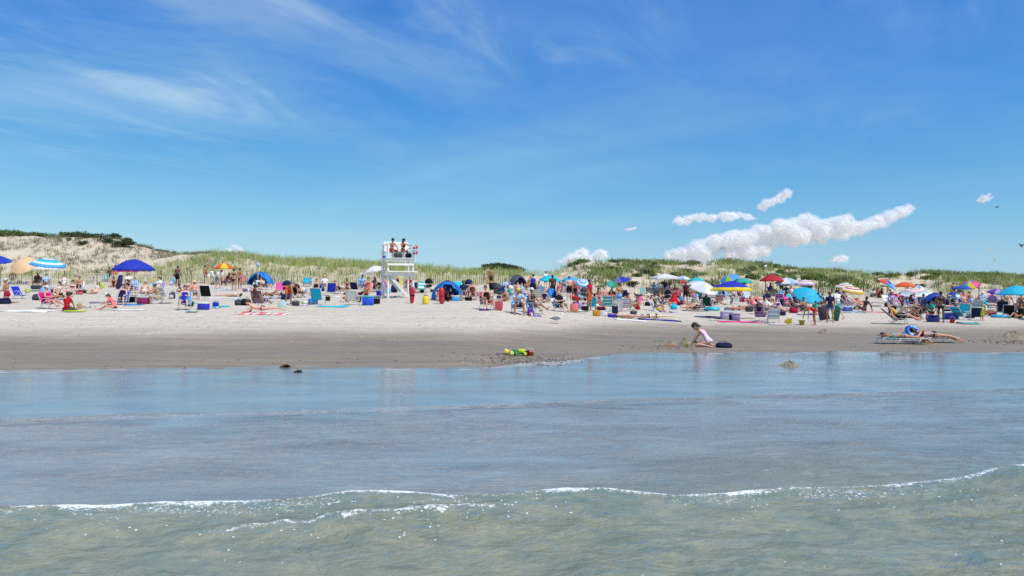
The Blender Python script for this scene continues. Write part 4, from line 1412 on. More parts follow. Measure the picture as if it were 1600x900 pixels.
def tie_dye():
    if "tie" in _M:
        return _M["tie"]
    m = bpy.data.materials.new("tie dye cloth"); m.use_nodes = True
    t = NT(m.node_tree)
    P = t.new("ShaderNodeTexCoord").outputs["Object"]
    r = t.new("ShaderNodeValToRGB"); t.put(r.inputs[0], t.noise(P, 6.5, 3, 0.5, 0.6))
    e = r.color_ramp.elements; e[0].position = 0.30; e[0].color = (*rgb("#8fd0cc"), 1); e[1].position = 0.70; e[1].color = (*rgb("#9a7cc8"), 1)
    for q, c in ((0.42, "#f1e8f0"), (0.52, "#e890b8"), (0.60, "#efe6ee")):
        k = e.new(q); k.color = (*rgb(c), 1)
    b = t.new("ShaderNodeBsdfPrincipled"); t.put(b.inputs["Base Color"], r.outputs[0]); b.inputs["Roughness"].default_value = 0.8
    out = t.new("ShaderNodeOutputMaterial"); t.put(out.inputs[0], b.outputs[0])
    _M["tie"] = m
    return m

def cm(name, rough=0.8, kind="cloth"):
    if name == "tiedye":
        return tie_dye()
    return mat(C.get(name, name), rough, kind)

def person_at(loc, pose, kind, yaw, skin, hair, wear, label, scale=1.0, group=None, mirror=False, tilt=None):
    """hair 'black', 'black+' shoulder length, 'black++' long; wear 'swim_trunks:red cap:navy sunglasses'"""
    T = template(pose, kind)
    sk = mat(SKIN[skin], 0.55, "skin")
    lip = mat({"fair": "#b8705f", "pale": "#c07a6c", "pink": "#b06258", "tan": "#8e5545", "olive": "#7c4a3c", "brown": "#50302a", "dark": "#2c1815"}[skin], 0.5, "skin")
    o = link("person", T["body"], [sk, EYE_M, lip], None, loc, R(yaw), own=True)
    sc = scale * (0.66 if kind == "c" else 1.0)
    o.scale = (-sc if mirror else sc, sc, sc)
    tag(o, label, "person", group)
    base = hair.rstrip("+"); plus = len(hair) - len(base)
    hm = mat(HAIR.get(base, HAIR["brown"]), 0.55, "hair")
    if base != "none":
        link("hair", cloth_mesh(T, "hair"), [hm], o, own=True)
        if plus:
            link("hair_fall", long_hair_mesh(T, plus), [hm], o, own=True)
    for w in wear.split():
        n, _, c = w.partition(":")
        if n == "sunglasses":
            link(n, glasses_mesh(T), [mat("#101012", 0.15, "paint")], o, own=True)
        elif n in ("cap", "sun_hat"):
            link(n, hat_mesh(T, n), [cm(c)], o, own=True)
        elif n == "bun":
            link("hair_bun", hat_mesh(T, n), [hm], o, own=True)
        else:
            link(n, cloth_mesh(T, n), [cm(c)], o, own=True)
    return o

def P(px, py, pose, kind, yaw, skin, hair, wear, label, scale=1.0, group=None, mirror=False):
    return person_at(at(px, py), pose, kind, yaw, skin, hair, wear, label, scale, group, mirror)

# ------------------------------------------------------------------ beach furniture
def metal(c="#c8c8ca"):
    return mat(c, 0.35, "paint", 0.0)

_CH = {}
def chair_meshes(kind, bands):
    key = (kind, bands)
    if key in _CH:
        return _CH[key]
    h = {"low": 0.24, "tall": 0.31, "camp": 0.34, "lounge": 0.25}[kind]
    w = 0.27
    rec = {"low": 0.30, "tall": 0.22, "camp": 0.14, "lounge": 0.62}[kind]     # how far the back leans
    bh = {"low": 0.52, "tall": 0.58, "camp": 0.48, "lounge": 0.54}[kind]
    y0, y1 = -0.22, 0.26
    seat = MB(); seat.sheet(lambda u, v: ((u - 0.5) * 2 * w, y0 + (y1 - y0) * v, h - 0.05 * v - 0.04 * math.sin(math.pi * u) * math.sin(math.pi * min(1, v * 1.1))), 8, 7, 0.012, lambda u, v: int(u * bands) % 2 if bands > 1 else 0)
    back = MB(); back.sheet(lambda u, v: ((u - 0.5) * 2 * w, y1 + 0.01 + rec * v + 0.03 * math.sin(math.pi * u) * math.sin(math.pi * v), h - 0.04 + bh * v), 8, 10, 0.012, lambda u, v: int(v * bands) % 2 if bands > 1 else 0)
    fr = MB()
    for q in (-1, 1):
        x = q * (w + 0.02)
        top = (x, y1 + 0.03 + rec, h - 0.03 + bh)
        fr.tube([(x, y1 - 0.02, h - 0.10), top], 0.014)
        fr.tube([(x, y0, h), (x, y1, h - 0.05)], 0.014)
        if kind == "camp":
            fr.tube([(x, y0, 0.01), (x, y1 + 0.02, h + 0.02)], 0.013); fr.tube([(x, y1, 0.01), (x, y0, h + 0.02)], 0.013)
            fr.tube([(x, y0, h), (x, y0, h + 0.22)], 0.012)
        else:
            fr.tube([(x, y0 - 0.03, 0.012), (x, y0 + 0.02, h), (x, y0 + 0.10, h + 0.20)], 0.013)
            fr.tube([(x, y1 + 0.16, 0.012), (x, y1 - 0.04, h - 0.04), (x, y0 + 0.14, h + 0.20)], 0.013)
            fr.tube([(x, y0 - 0.03, 0.012), (x, y1 + 0.16, 0.012)], 0.012)
    fr.tube([(-w - 0.02, y1 + 0.03 + rec, h - 0.03 + bh), (w + 0.02, y1 + 0.03 + rec, h - 0.03 + bh)], 0.014)
    fr.tube([(-w - 0.02, y0, h), (w + 0.02, y0, h)], 0.014)
    fr.tube([(-w - 0.02, y1 + 0.16, 0.012), (w + 0.02, y1 + 0.16, 0.012)], 0.012)
    if kind == "camp":
        fr.tube([(-w, y0, 0.012), (w, y0, h - 0.02)], 0.012); fr.tube([(w, y0, 0.012), (-w, y0, h - 0.02)], 0.012)
    arms = []
    for q in (-1, 1):
        a = MB(); a.box((q * (w + 0.03), 0.02, h + 0.215), (0.05, 0.46, 0.022), None, 0, 0.008)
        arms.append(a.mesh("armrest"))
    _CH[key] = (seat.mesh("seat"), back.mesh("backrest"), fr.mesh("frame"), arms)
    return _CH[key]

def chair_at(loc, kind, yaw, cols, label, frame="#c9c9cb", arm=None, bands=1, group=None, scale=1.0):
    cs = cols.split("/")
    if len(cs) > 1 and bands == 1:
        bands = 7
    seat, back, fr, arms = chair_meshes(kind, bands)
    o = root("beach_chair", loc, R(yaw), label, "chair", group, scale)
    ms = [cm(c) for c in cs]
    ms = ms if bands > 1 else ms[:1]
    link("seat", seat, ms, o, own=True); link("backrest", back, ms, o, own=True); link("frame", fr, [metal(frame)], o, own=True)
    for a in arms:
        link("armrest", a, [cm(arm, 0.5, "paint") if arm else metal("#dcdcd8")], o, own=True)
    return o

def chair(px, py, kind, yaw, cols, label, **k):
    return chair_at(at(px, py), kind, yaw, cols, label, **k)

def seated(px, py, pose, kind, yaw, skin, hair, wear, label, ckind, ccols, clabel, pscale=1.0, mirror=False, **k):
    """a chair and, as a thing of its own, the person sitting in it"""
    loc = at(px, py)
    chair_at(loc, ckind, yaw, ccols, clabel, **k)
    dz = {"low": 0.0, "lounge": 0.02, "tall": 0.08, "camp": 0.10}[ckind]
    return person_at((loc[0], loc[1], loc[2] + dz), pose, kind, yaw, skin, hair, wear, label, pscale, None, mirror)

def umbrella(bx, by, ax, ay, w, cols, label, style="solid", tilt=0, tdir=0, drop=0.40, gores=8, pole="#d8d8d8", group="beach umbrellas"):
    """base pixel, top-of-canopy pixel and canopy width in photo pixels; tilt leans the canopy towards bearing tdir"""
    loc = at(bx, by)
    d = loc[1]
    rad = w / 2 / F * d
    H = EYE + (450 - ay) / F * d - loc[2]
    dx = (ax - bx) / F * d
    o = root("beach_umbrella", loc, 0, label, "umbrella", group)
    T = rz(R(tdir)) @ rx(R(tilt)) @ rz(-R(tdir))           # tips towards -Y turned by tdir
    top = np.array((dx, 0, H))
    ms = [mat(C.get(c, c), 0.7, "sheer") for c in cols.split("/")]
    nr, na = 6, gores * 4
    V, Fc, I = [(0, 0, 0)], [], []
    for j in range(1, nr + 1):
        q = j / nr
        for i in range(na):
            a = 2 * math.pi * i / na
            g = abs(((i % 4) - 2) / 2)                     # 1 on a rib, 0 between
            rr = rad * q * (1 - 0.045 * (1 - g) * q)
            V.append((rr * math.cos(a), rr * math.sin(a), -rad * drop * q ** 1.7 - 0.02 * rad * (1 - g) * q))
    def pick(j, i):
        g = i // 4
        if style == "gore": return g % len(ms)
        if style == "ring": return (j if len(ms) == 2 else j) % len(ms)
        if style == "edge": return 1 if j == nr - 1 else 0
        if style == "half": return 0 if g % gores in (0, 1, gores - 1, gores - 2) else 1
        return 0
    for i in range(na):
        Fc.append((0, 1 + i, 1 + (i + 1) % na)); I.append(pick(0, i))
    for j in range(nr - 1):
        for i in range(na):
            a = 1 + j * na + i; b = 1 + j * na + (i + 1) % na
            Fc.append((a, a + na, b + na, b)); I.append(pick(j + 1, i))
    V = np.array(V) @ T.T + top
    me = make_mesh("canopy", V, Fc, True, I)
    cn = link("canopy", me, ms, o)
    VV, FV, IV = [], [], []
    last = 1 + (nr - 1) * na
    for i in range(na):
        v = V[last + i]; VV.append(v)
    for i in range(na):
        v = V[last + i]; VV.append(v + (T @ np.array((0, 0, -0.10 * (0.8 + 0.2 * math.cos(i * math.pi)))))); 
    for i in range(na):
        FV.append((i, na + i, na + (i + 1) % na, (i + 1) % na)); IV.append(pick(nr - 1, i))
    link("valance", make_mesh("valance", VV, FV, True, IV), ms, cn)
    pm = MB(); hub = top
    pm.tube([(0, 0, -0.25), (dx * 0.55, 0, H * 0.55), tuple(hub - T @ np.array((0, 0, 0.01)))], 0.018, 8)
    pm.build("pole", mat(pole, 0.4, "paint"), o)
    rb = MB()
    for g in range(gores):
        a = 2 * math.pi * (g * 4 + 2) / na
        rb.tube([V[0] - T @ np.array((0, 0, 0.03))] + [V[1 + (j - 1) * na + (g * 4)] - T @ np.array((0, 0, 0.012)) for j in (2, 4, 6)], 0.006, 4)
    rb.build("rib", mat("#b8b8b8", 0.4, "paint"), o)
    fb = MB(); fb.lathe([(0.022, 0), (0.030, 0.02), (0.012, 0.07), (0.002, 0.08)], 8, top, T)
    fb.build("finial", mat("#e8e8e8", 0.4, "paint"), o)
    return o

def towel_at(loc, L, W, yaw, cols, label, bands=7, group=None, name="beach_towel", cat="towel"):
    cs = cols.split("/")
    r = random.Random(int(loc[0] * 1000))
    ph = r.uniform(0, 6)
    mb = MB()
    c, s = math.cos(R(yaw)), math.sin(R(yaw))
    def fn(u, v):
        x, y = (u - 0.5) * L, (v - 0.5) * W
        wx, wy = x * c - y * s, x * s + y * c
        g = on(loc[0] + wx, loc[1] + wy) - loc[2]
        return (wx, wy, g + 0.020 + 0.014 * math.sin(9 * u + ph) * math.sin(7 * v + ph))
    mb.sheet(fn, 14, 8, 0.012, (lambda u, v: int(u * bands) % len(cs)) if len(cs) > 1 else 0)
    o = mb.build(name, [cm(x) for x in cs], None, loc)
    return tag(o, label, cat, group)

def towel(px, py, wpx, W, cols, label, yaw=0, **k):
    loc = at(px, py)
    return towel_at(loc, wpx / F * loc[1], W, yaw, cols, label, **k)

def cooler(px, py, w, d, h, body, lid, label, yaw=0, soft=False, handle="#e8e8e4"):
    loc = at(px, py)
    o = root("cooler", loc, R(yaw), label, "cooler", None, 0.92)
    b = MB(); b.lathe([(0.5, 0), (0.52, 0.02), (0.56, h * 0.78)], 4, (0, 0, 0))
    b = MB(); b.box((0, 0, h * 0.4), (w, d, h * 0.8), None, 0, 0.03); b.build("body", cm(body, 0.5, "paint") if not soft else cm(body), o)
    l = MB(); l.box((0, 0, h * 0.8 + h * 0.1 + 0.002), (w * 1.04, d * 1.05, h * 0.2), None, 0, 0.03); l.build("lid", cm(lid, 0.5, "paint") if not soft else cm(lid), o)
    hd = MB()
    hd.tube([(-w * 0.55, 0, h * 0.62), (-w * 0.56, 0, h * 1.02), (-w * 0.3, 0, h * 1.22), (w * 0.3, 0, h * 1.22), (w * 0.56, 0, h * 1.02), (w * 0.55, 0, h * 0.62)] if soft else
            [(-w * 0.53, 0, h * 0.6), (-w * 0.58, 0, h * 0.75), (-w * 0.53, 0, h * 0.95)], 0.014)
    hd.build("handle", mat(handle, 0.5, "paint"), o)
    return o

def bag(px, py, w, d, h, col, label, yaw=0, name="beach_bag", cat="bag", strap=None, kind="tote", flap=None):
    loc = at(px, py)
    o = root(name, loc, R(yaw), label, cat, None, 0.86)
    b = MB()
    n = 14
    r = random.Random(int(px * 7 + py))
    prof = [(0.0, 0.86), (0.12, 1.0), (0.5, 1.04), (0.85, 0.90), (1.0, 0.66)] if kind != "tote" else [(0.0, 0.82), (0.1, 0.94), (0.6, 1.04), (0.95, 1.0), (1.0, 0.97)]
    V, Fc = [], []
    for (z, q) in prof:
        for i in range(n):
            a = 2 * math.pi * i / n
            e = 0.5
            cx = math.copysign(abs(math.cos(a)) ** e, math.cos(a)); sy_ = math.copysign(abs(math.sin(a)) ** e, math.sin(a))
            k = q * (1 + r.uniform(-0.05, 0.05))
            V.append((w / 2 * cx * k, d / 2 * sy_ * k, z * h * (1 + (r.uniform(-0.05, 0.05) if z > 0.5 else 0))))
    for k in range(len(prof) - 1):
        Fc += [(k * n + i, k * n + (i + 1) % n, k * n + n + (i + 1) % n, k * n + n + i) for i in range(n)]
    Fc += [tuple(range(n - 1, -1, -1)), tuple(range((len(prof) - 1) * n, len(prof) * n))]
    b.add(V, Fc); b.build("body", cm(col), o)
    for q in ((-1, 1) if kind == "tote" else (1,)):
        s = MB()
        y = q * d * 0.46
        s.tube([(-w * 0.28, y, h * 0.9), (-w * 0.22, y * 0.9, h * 1.18), (0, y * 0.7, h * 1.32), (w * 0.22, y * 0.9, h * 1.18), (w * 0.28, y, h * 0.9)], 0.012)
        s.build("strap", cm(strap or col), o)
    if kind == "pack":
        p = MB(); p.box((0, -d * 0.53, h * 0.34), (w * 0.66, d * 0.22, h * 0.42), None, 0, 0.03); p.build("pocket", cm(flap or col), o)
    return o

def board(px, py, L, W, col, label, yaw=0, stand=0, edge=None, name="boogie_board", cat="boogie board"):
    loc = at(px, py)
    o = root(name, loc, R(yaw), label, cat)
    def outline(t, k=1.0):
        pts = []
        for i in range(28):
            a = 2 * math.pi * i / 28
            x = math.copysign(abs(math.cos(a)) ** 0.55, math.cos(a)) * L / 2 * k; y = math.copysign(abs(math.sin(a)) ** 0.5, math.sin(a)) * W / 2 * (1 - 0.12 * (x > 0)) * k
            pts.append((x, y, t))
        return pts
    rot = ry(-R(stand))
    lift = (0, 0, L / 2 * math.sin(R(stand)) + 0.03)
    mb = MB(); n = 28
    V = np.array(outline(0.0, 0.97) + outline(0.01) + outline(0.045) + outline(0.055, 0.97)) @ rot.T + lift
    Fc = [tuple(range(n - 1, -1, -1)), tuple(range(3 * n, 4 * n))]
    for k in range(3):
        Fc += [(k * n + i, k * n + (i + 1) % n, k * n + n + (i + 1) % n, k * n + n + i) for i in range(n)]
    mb.add(V, Fc); mb.build("deck", cm(col, 0.5, "paint"), o)
    if edge:
        e = MB(); V = np.array(outline(0.056, 0.70) + outline(0.062, 0.68)) @ rot.T + lift
        e.add(V, [tuple(range(n, 2 * n))] + [(i, (i + 1) % n, n + (i + 1) % n, n + i) for i in range(n)]); e.build("inlay", cm(edge, 0.5, "paint"), o)
    return o

def dome_tent(px, py, wpx, hpx, col, inner, label, yaw=0, depth=0.8, open_=0.45):
    loc = at(px, py); d = loc[1]
    a, hgt = wpx / 2 / F * d, hpx / F * d
    b = a * depth
    o = root("dome_tent", loc, R(yaw), label, "beach tent", "pop-up dome tents")
    nu, nv = 28, 10
    V, Fc = [], []
    for j in range(nv + 1):
        e = math.pi / 2 * j / nv
        for i in range(nu):
            t = 2 * math.pi * i / nu
            k = 1 + 0.03 * math.cos(4 * t)
            V.append((a * math.cos(t) * math.cos(e) * k, b * math.sin(t) * math.cos(e) * k, hgt * math.sin(e)))
    for j in range(nv):
        for i in range(nu):
            t = 2 * math.pi * (i + 0.5) / nu
            front = -math.sin(t)
            z = (j + 0.5) / nv
            if front > 0.35 and z < 0.62 - 0.35 * (abs(math.cos(t)) / open_ - 0.6 if abs(math.cos(t)) > open_ * 0.6 else 0) and abs(math.cos(t)) < open_ * 1.7:
                continue
            Fc.append((j * nu + i, j * nu + (i + 1) % nu, (j + 1) * nu + (i + 1) % nu, (j + 1) * nu + i))
    sh = link("shell", make_mesh("shell", V, Fc, True), mat(C.get(col, col), 0.6, "sheer"), o)
    md = sh.modifiers.new("cloth", "SOLIDIFY"); md.thickness = 0.012
    fl = MB(); fl.lathe([(1.0, 0.012), (1.0, 0.03)], 24); fl.V = [(x * a * 0.97, y * b * 0.97, z) for x, y, z in fl.V]
    fl.build("floor", cm(inner), o)
    for t0 in (0.25, 0.75, 1.25, 1.75):
        rb = MB(); t = math.pi * t0
        rb.tube([(a * 1.045 * math.cos(t) * math.cos(e), b * 1.045 * math.sin(t) * math.cos(e), hgt * 1.012 * math.sin(e)) for e in [math.pi / 2 * q / 8 for q in range(9)]], 0.012, 5)
        rb.build("tent_pole", cm("navy", 0.5, "paint"), o)
    hb = MB(); hb.ball((0, 0, hgt * 1.0), (a * 0.16, b * 0.16, 0.05)); hb.build("hub_cover", cm("navy"), o)
    return o

def bucket(px, py, r, h, col, label, handle="#f0f0ec", tip=0, yaw=0, inside=None):
    loc = at(px, py)
    o = root("sand_bucket", loc, R(yaw), label, "bucket")
    rot = ry(R(tip))
    lift = (0, 0, r * math.sin(R(tip)) * 0.95)
    b = MB(); b.lathe([(r * 0.02, 0.004), (r * 0.74, 0.0), (r * 0.97, h * 0.93), (r * 1.06, h * 0.94), (r * 1.06, h), (r * 0.93, h), (r * 0.70, 0.02), (r * 0.02, 0.02)], 18, lift, rot, 0, False)
    b.build("body", cm(col, 0.4, "paint"), o)
    hd = MB(); pts = [np.array((r * 1.04 * math.cos(math.pi * i / 8), 0, h + r * 1.15 * math.sin(math.pi * i / 8))) for i in range(9)]
    hd.tube([rot @ p + np.array(lift) for p in pts], 0.006, 5); hd.build("handle", mat(handle, 0.5, "paint"), o)
    return o

def ball(px, py, r, cols, label, name="beach_ball", cat="ball"):
    loc = at(px, py)
    cs = cols.split("/")
    o = root(name, (loc[0], loc[1], loc[2] + r * 0.96), 0.4, label, cat)
    V, Fc = uv_sphere((0, 0, 0), (r, r, r), 18, 12)
    I = []
    for f in Fc:
        c = np.mean([V[i] for i in f], axis=0)
        I.append(int((math.atan2(c[1], c[0]) + math.pi) / (2 * math.pi) * 6) % len(cs))
    V = np.array(V) @ rx(0.7).T
    link("skin", make_mesh("skin", V, Fc, True, I), [cm(c, 0.35, "paint") for c in cs], o)
    v = MB(); v.lathe([(r * 0.16, 0), (r * 0.15, 0.008), (r * 0.05, 0.014)], 10, (rx(0.7) @ np.array((0, 0, r * 0.985))), rx(0.7)); v.build("valve_cap", cm("white", 0.4, "paint"), o)
    return o

def float_ring(px, py, R0, r, cols, label, stand=0, yaw=0, name="swim_ring", cat="float"):
    loc = at(px, py)
    o = root(name, loc, R(yaw), label, cat)
    cs = cols.split("/")
    V, Fc, I = [], [], []
    nu, nv = 28, 10
    for i in range(nu):
        a = 2 * math.pi * i / nu
        for j in range(nv):
            b = 2 * math.pi * j / nv
            V.append(((R0 + r * math.cos(b)) * math.cos(a), (R0 + r * math.cos(b)) * math.sin(a), r * math.sin(b)))
    for i in range(nu):
        for j in range(nv):
            Fc.append((i * nv + j, ((i + 1) % nu) * nv + j, ((i + 1) % nu) * nv + (j + 1) % nv, i * nv + (j + 1) % nv)); I.append((i // 4) % len(cs))
    V = np.array(V) @ rx(R(stand)).T
    V[:, 2] -= V[:, 2].min()
    link("tube", make_mesh("tube", V, Fc, True, I), [cm(c, 0.35, "paint") for c in cs], o)
    v = MB(); v.lathe([(0.018, 0), (0.015, 0.02), (0.008, 0.03)], 8, V.mean(0) + rx(R(stand)) @ np.array((R0, 0, r * 0.97)), rx(R(stand))); v.build("valve", cm("white", 0.4, "paint"), o)
    return o

# ------------------------------------------------------------------ the lifeguard stand
TW = at(622, 465.5)
TWY = R(20)
def tower():
    o = root("lifeguard_stand", TW, TWY, "tall white wooden lifeguard stand with a bench and two guards on top", "lifeguard stand")
    wh = mat("#e9e7e3", 0.55, "paint"); wh2 = mat("#d9d6d0", 0.6, "paint")
    hw, hd = 0.82, 0.72
    for (x, y, top) in ((-hw, -hd, 3.55), (hw, -hd, 3.05), (-hw, hd, 3.62), (hw, hd, 3.62)):
        m = MB(); m.tube([(x * 1.0, y * 1.06, -0.3), (x, y, top)], 0.075, 4); m.build("leg", wh, o, smooth=False)
    m = MB()
    for i in range(7):
        m.box((0, -hd - 0.12 + i * 0.245, 2.57), (2 * hw + 0.26, 0.232, 0.045), None, 0, 0.008)
    m.build("deck", wh2, o, smooth=False)
    for nm, c, s in (("deck_beam", (0, -hd - 0.125, 2.475), (2 * hw + 0.30, 0.05, 0.20)), ("deck_rail", (0, -hd - 0.115, 2.17), (2 * hw + 0.1, 0.045, 0.13)),
                     ("footboard", (0.10, -hd - 0.24, 1.70), (2 * hw + 0.26, 0.30, 0.06)), ("footboard_beam", (0.05, -hd - 0.13, 1.54), (2 * hw + 0.12, 0.05, 0.22)),
                     ("side_beam", (-hw - 0.115, 0, 2.475), (0.05, 2 * hd + 0.1, 0.20)), ("side_beam", (hw + 0.115, 0, 2.475), (0.05, 2 * hd + 0.1, 0.20)),
                     ("side_rail", (-hw - 0.11, 0, 1.55), (0.045, 2 * hd + 0.1, 0.13)), ("side_rail", (hw + 0.11, 0, 1.55), (0.045, 2 * hd + 0.1, 0.13)),
                     ("back_beam", (0, hd + 0.11, 1.55), (2 * hw + 0.1, 0.045, 0.13)), ("armrest", (-hw, -0.05, 3.48), (0.13, 1.55, 0.05)), ("armrest", (hw, -0.1, 3.25), (0.13, 1.4, 0.05)),
                     ("bench_seat", (0, 0.32, 3.02), (2 * hw - 0.02, 0.55, 0.05))):
        m = MB(); m.box(c, s, None, 0, 0.01); m.build(nm, wh, o, smooth=False)
    m = MB()
    for k in range(4):
        m.box((0, 0.62 + k * 0.03, 3.14 + k * 0.165), (2 * hw - 0.02, 0.035, 0.157), rx(-0.18), 0, 0.008)
    m.build("bench_back", wh, o, smooth=False)
    # ladder up the shaded side, brace and loading ramp in front
    m = MB()
    for y in (-0.26, 0.30):
        m.tube([(-hw - 0.24, y, -0.2), (-hw - 0.18, y, 3.1)], 0.032, 4)
    for k in range(8):
        z = 0.3 + k * 0.34
        m.box((-hw - 0.24 + 0.018 * z, 0.02, z), (0.07, 0.52, 0.035))
    m.build("ladder", wh2, o, smooth=False)
    for (a, b) in (((-hw + 0.12, -hd - 0.05, 1.45), (hw - 0.35, -hd - 0.10, 0.10)), ((-hw + 0.12, hd - 0.02, 1.45), (hw - 0.1, hd - 0.03, 0.06))):
        m = MB(); A, B = np.array(a), np.array(b); d = B - A; L = float(np.linalg.norm(d)); ang = math.atan2(-d[2], d[0])
        m.box((A + B) / 2, (L, 0.06, 0.20), ry(ang), 0, 0.008); m.build("brace", wh2, o, smooth=False)
    m = MB(); m.tube([(hw + 0.02, -hd - 0.02, 2.6), (hw + 0.05, -hd - 0.04, 3.42)], 0.045, 4); m.build("flag_post", wh, o, smooth=False)
    return o
tower()

def on_tower(x, y, z):
    c, s = math.cos(TWY), math.sin(TWY)
    return (TW[0] + x * c - y * s, TW[1] + x * s + y * c, TW[2] + z)

person_at(on_tower(-0.38, 0.22, 2.59), "bench_fwd", "m", 42, "tan", "brown", "swim_trunks:red cap:black sunglasses", "lifeguard in red trunks with a black cap sitting on the bench end over the ladder")
person_at(on_tower(0.36, 0.20, 2.59), "bench_fwd", "f", 34, "tan", "brown++", "swimsuit:maroon cap:black", "long-haired lifeguard in a dark cap sitting on the stand, arm reaching to the red buoys", mirror=True)

def torpedo(loc, label, col="#b3202c", lean=0.0, strap="black", ln=0.95, r=0.13):
    o = root("rescue_buoy", loc, 0, label, "rescue buoy")
    T = ry(R(lean))
    m = MB(); m.lathe([(0.02, 0.0), (r * 0.75, 0.05), (r, 0.20), (r, ln * 0.78), (r * 0.7, ln * 0.94), (0.02, ln)], 14, (0, 0, 0), T); m.build("hull", mat(col, 0.4, "paint"), o)
    m = MB(); m.lathe([(r * 1.02, ln * 0.42), (r * 1.06, ln * 0.44), (r * 1.06, ln * 0.50), (r * 1.02, ln * 0.52)], 14, (0, 0, 0), T, 0, False); m.build("strap", cm(strap), o)
    for q in (-1, 1):
        m = MB(); m.tube([T @ np.array((q * r * 0.95, 0, ln * 0.58)), T @ np.array((q * r * 1.45, 0, ln * 0.62)), T @ np.array((q * r * 1.45, 0, ln * 0.76)), T @ np.array((q * r * 0.92, 0, ln * 0.80))], 0.016, 6); m.build("handle", mat(col, 0.4, "paint"), o)
    return o

torpedo(at(643.5, 474), "red torpedo rescue buoy with a black strap standing upright below the lifeguard stand", lean=3)
torpedo(at(690.5, 475), "red torpedo rescue buoy standing in the sand before the bright blue dome tent", lean=-2, strap="crimson", r=0.16)
for (z, lb) in ((3.22, "upper red rescue can hung on the lifeguard stand's corner post"), (2.86, "lower red rescue can hung on the lifeguard stand's corner post")):
    p = on_tower(0.78, -0.96, z)
    o = torpedo(p, lb, ln=0.34, r=0.09, strap="white")
    o.rotation_euler = (0, R(70), TWY)
bag_ = None

def yellow_can():
    o = root("water_jug", at(665, 475), 0.3, "squat yellow jug with a screw lid standing alone right of the lifeguard stand", "jug")
    y = mat(C["yellow"], 0.4, "paint")
    m = MB(); m.lathe([(0.02, 0), (0.17, 0.01), (0.18, 0.06), (0.18, 0.34), (0.15, 0.42), (0.08, 0.45), (0.08, 0.47)], 16); m.build("body", y, o)
    m = MB(); m.lathe([(0.09, 0.46), (0.095, 0.47), (0.095, 0.53), (0.085, 0.545)], 14); m.build("lid", cm("khaki", 0.4, "paint"), o)
    for q in (-1, 1):
        m = MB(); m.tube([(q * 0.13, 0, 0.42), (q * 0.15, 0, 0.55), (q * 0.06, 0, 0.60)], 0.018, 6); m.build("handle", y, o)
yellow_can()

def bag_at(loc, w, d, h, col, label, name="beach_bag", cat="bag"):
    o = root(name, loc, TWY, label, cat)
    m = MB(); m.box((0, 0, h / 2), (w, d, h), None, 0, min(w, d, h) * 0.3); m.build("body", cm(col), o)
    m = MB(); m.tube([(-w * 0.3, 0, h * 0.96), (-w * 0.2, 0, h * 1.25), (w * 0.2, 0, h * 1.25), (w * 0.3, 0, h * 0.96)], 0.014); m.build("strap", cm("black"), o)
bag_at(on_tower(-0.08, -0.42, 2.595), 0.56, 0.30, 0.36, "dkgrey", "dark patterned duffel bag on the stand's deck between the two guards", "duffel_bag")
bag_at(on_tower(0.60, -0.40, 2.595), 0.40, 0.28, 0.34, "black", "black bag on the stand's deck beside the seated woman guard's feet")
bag_at(on_tower(-1.02, -0.55, 2.60), 0.16, 0.30, 0.10, "royal", "small blue pouch on the shaded edge of the lifeguard stand's deck", "pouch", "pouch")

# ------------------------------------------------------------------ umbrellas and tents, left to right
U = umbrella
U(-6, 448, -6, 399, 42, "blue/royal", "bright blue beach umbrella cut off by the picture's left edge", "gore", 12, 30)
U(42, 445, 33, 409, 38, "peach", "plain peach umbrella tipped so far over that its top faces the sea", tilt=46, tdir=0)
U(75, 455, 76, 403, 52, "aqua/white/sky", "aqua, white and blue ringed umbrella beside the tipped peach one", "ring", 10, 60)
U(71, 446, 71, 415.5, 40, "white", "plain white umbrella half hidden under the aqua-ringed umbrella", drop=0.22)
U(212, 473, 209, 405, 64, "royal", "big royal blue umbrella on a white pole near the tallest dune", drop=0.48)
U(197, 447, 198, 419, 38, "rose/pink", "red and pink umbrella seen low behind the big royal blue umbrella", "gore", drop=0.22)
U(352, 444, 350, 411, 30, "yellow/orange", "yellow umbrella with orange-red panels by the sand fence", "gore", drop=0.50)
U(585, 450, 584, 415.5, 34, "white", "plain white umbrella tilted behind the lifeguard stand's ladder", tilt=14, tdir=-60)
U(872, 457, 860, 430, 35, "turq/aqua", "turquoise umbrella, paler of the two touching behind the men in dark shorts", "gore", 8, 20)
U(886, 457, 890, 432, 27, "sky/turq", "sky blue umbrella whose rim touches the paler turquoise one", "gore", 8, -30)
U(899, 459, 898, 443, 20, "rose/salmon", "dusty red umbrella tipped on its side behind the shirtless man in black shorts", "gore", 52, -25)
U(912, 466, 911, 438, 22, "ltblue/white/sky", "blue and white striped umbrella lying low behind the red-suited lifeguard", "ring", 38, 15)
U(974, 463, 967, 433, 34, "royal/#6f74a0", "royal blue umbrella with a shaded side painted grey behind the boy in blue trunks", "half", 14, -75)  # grey half is the shadowed gores put into the canopy colour
U(957, 463, 957, 441, 17, "green/teal", "small green and teal umbrella tilted under the royal blue one", "half", 35, 10)
U(938, 461, 938, 445, 17, "dkgreen/olivec", "low dark green umbrella right behind the red-suited lifeguard", "gore", 5, 0, 0.25)
U(1066, 458, 1067, 431, 24, "white/ltblue", "white and pale blue checked umbrella above the small red one", "gore")
U(1067, 461, 1066, 438, 15, "red", "small red umbrella above the man in the maroon shirt", drop=0.5)
U(1088, 459, 1087, 433.5, 26, "teal/aqua", "teal umbrella just beyond the large greyish white one", "gore", 10, -40)
U(1104, 472, 1101, 441, 50, "#e8e8ec/#d2d4dc", "large greyish white umbrella tipped over a row of blue chairs", "gore", 24, 35)
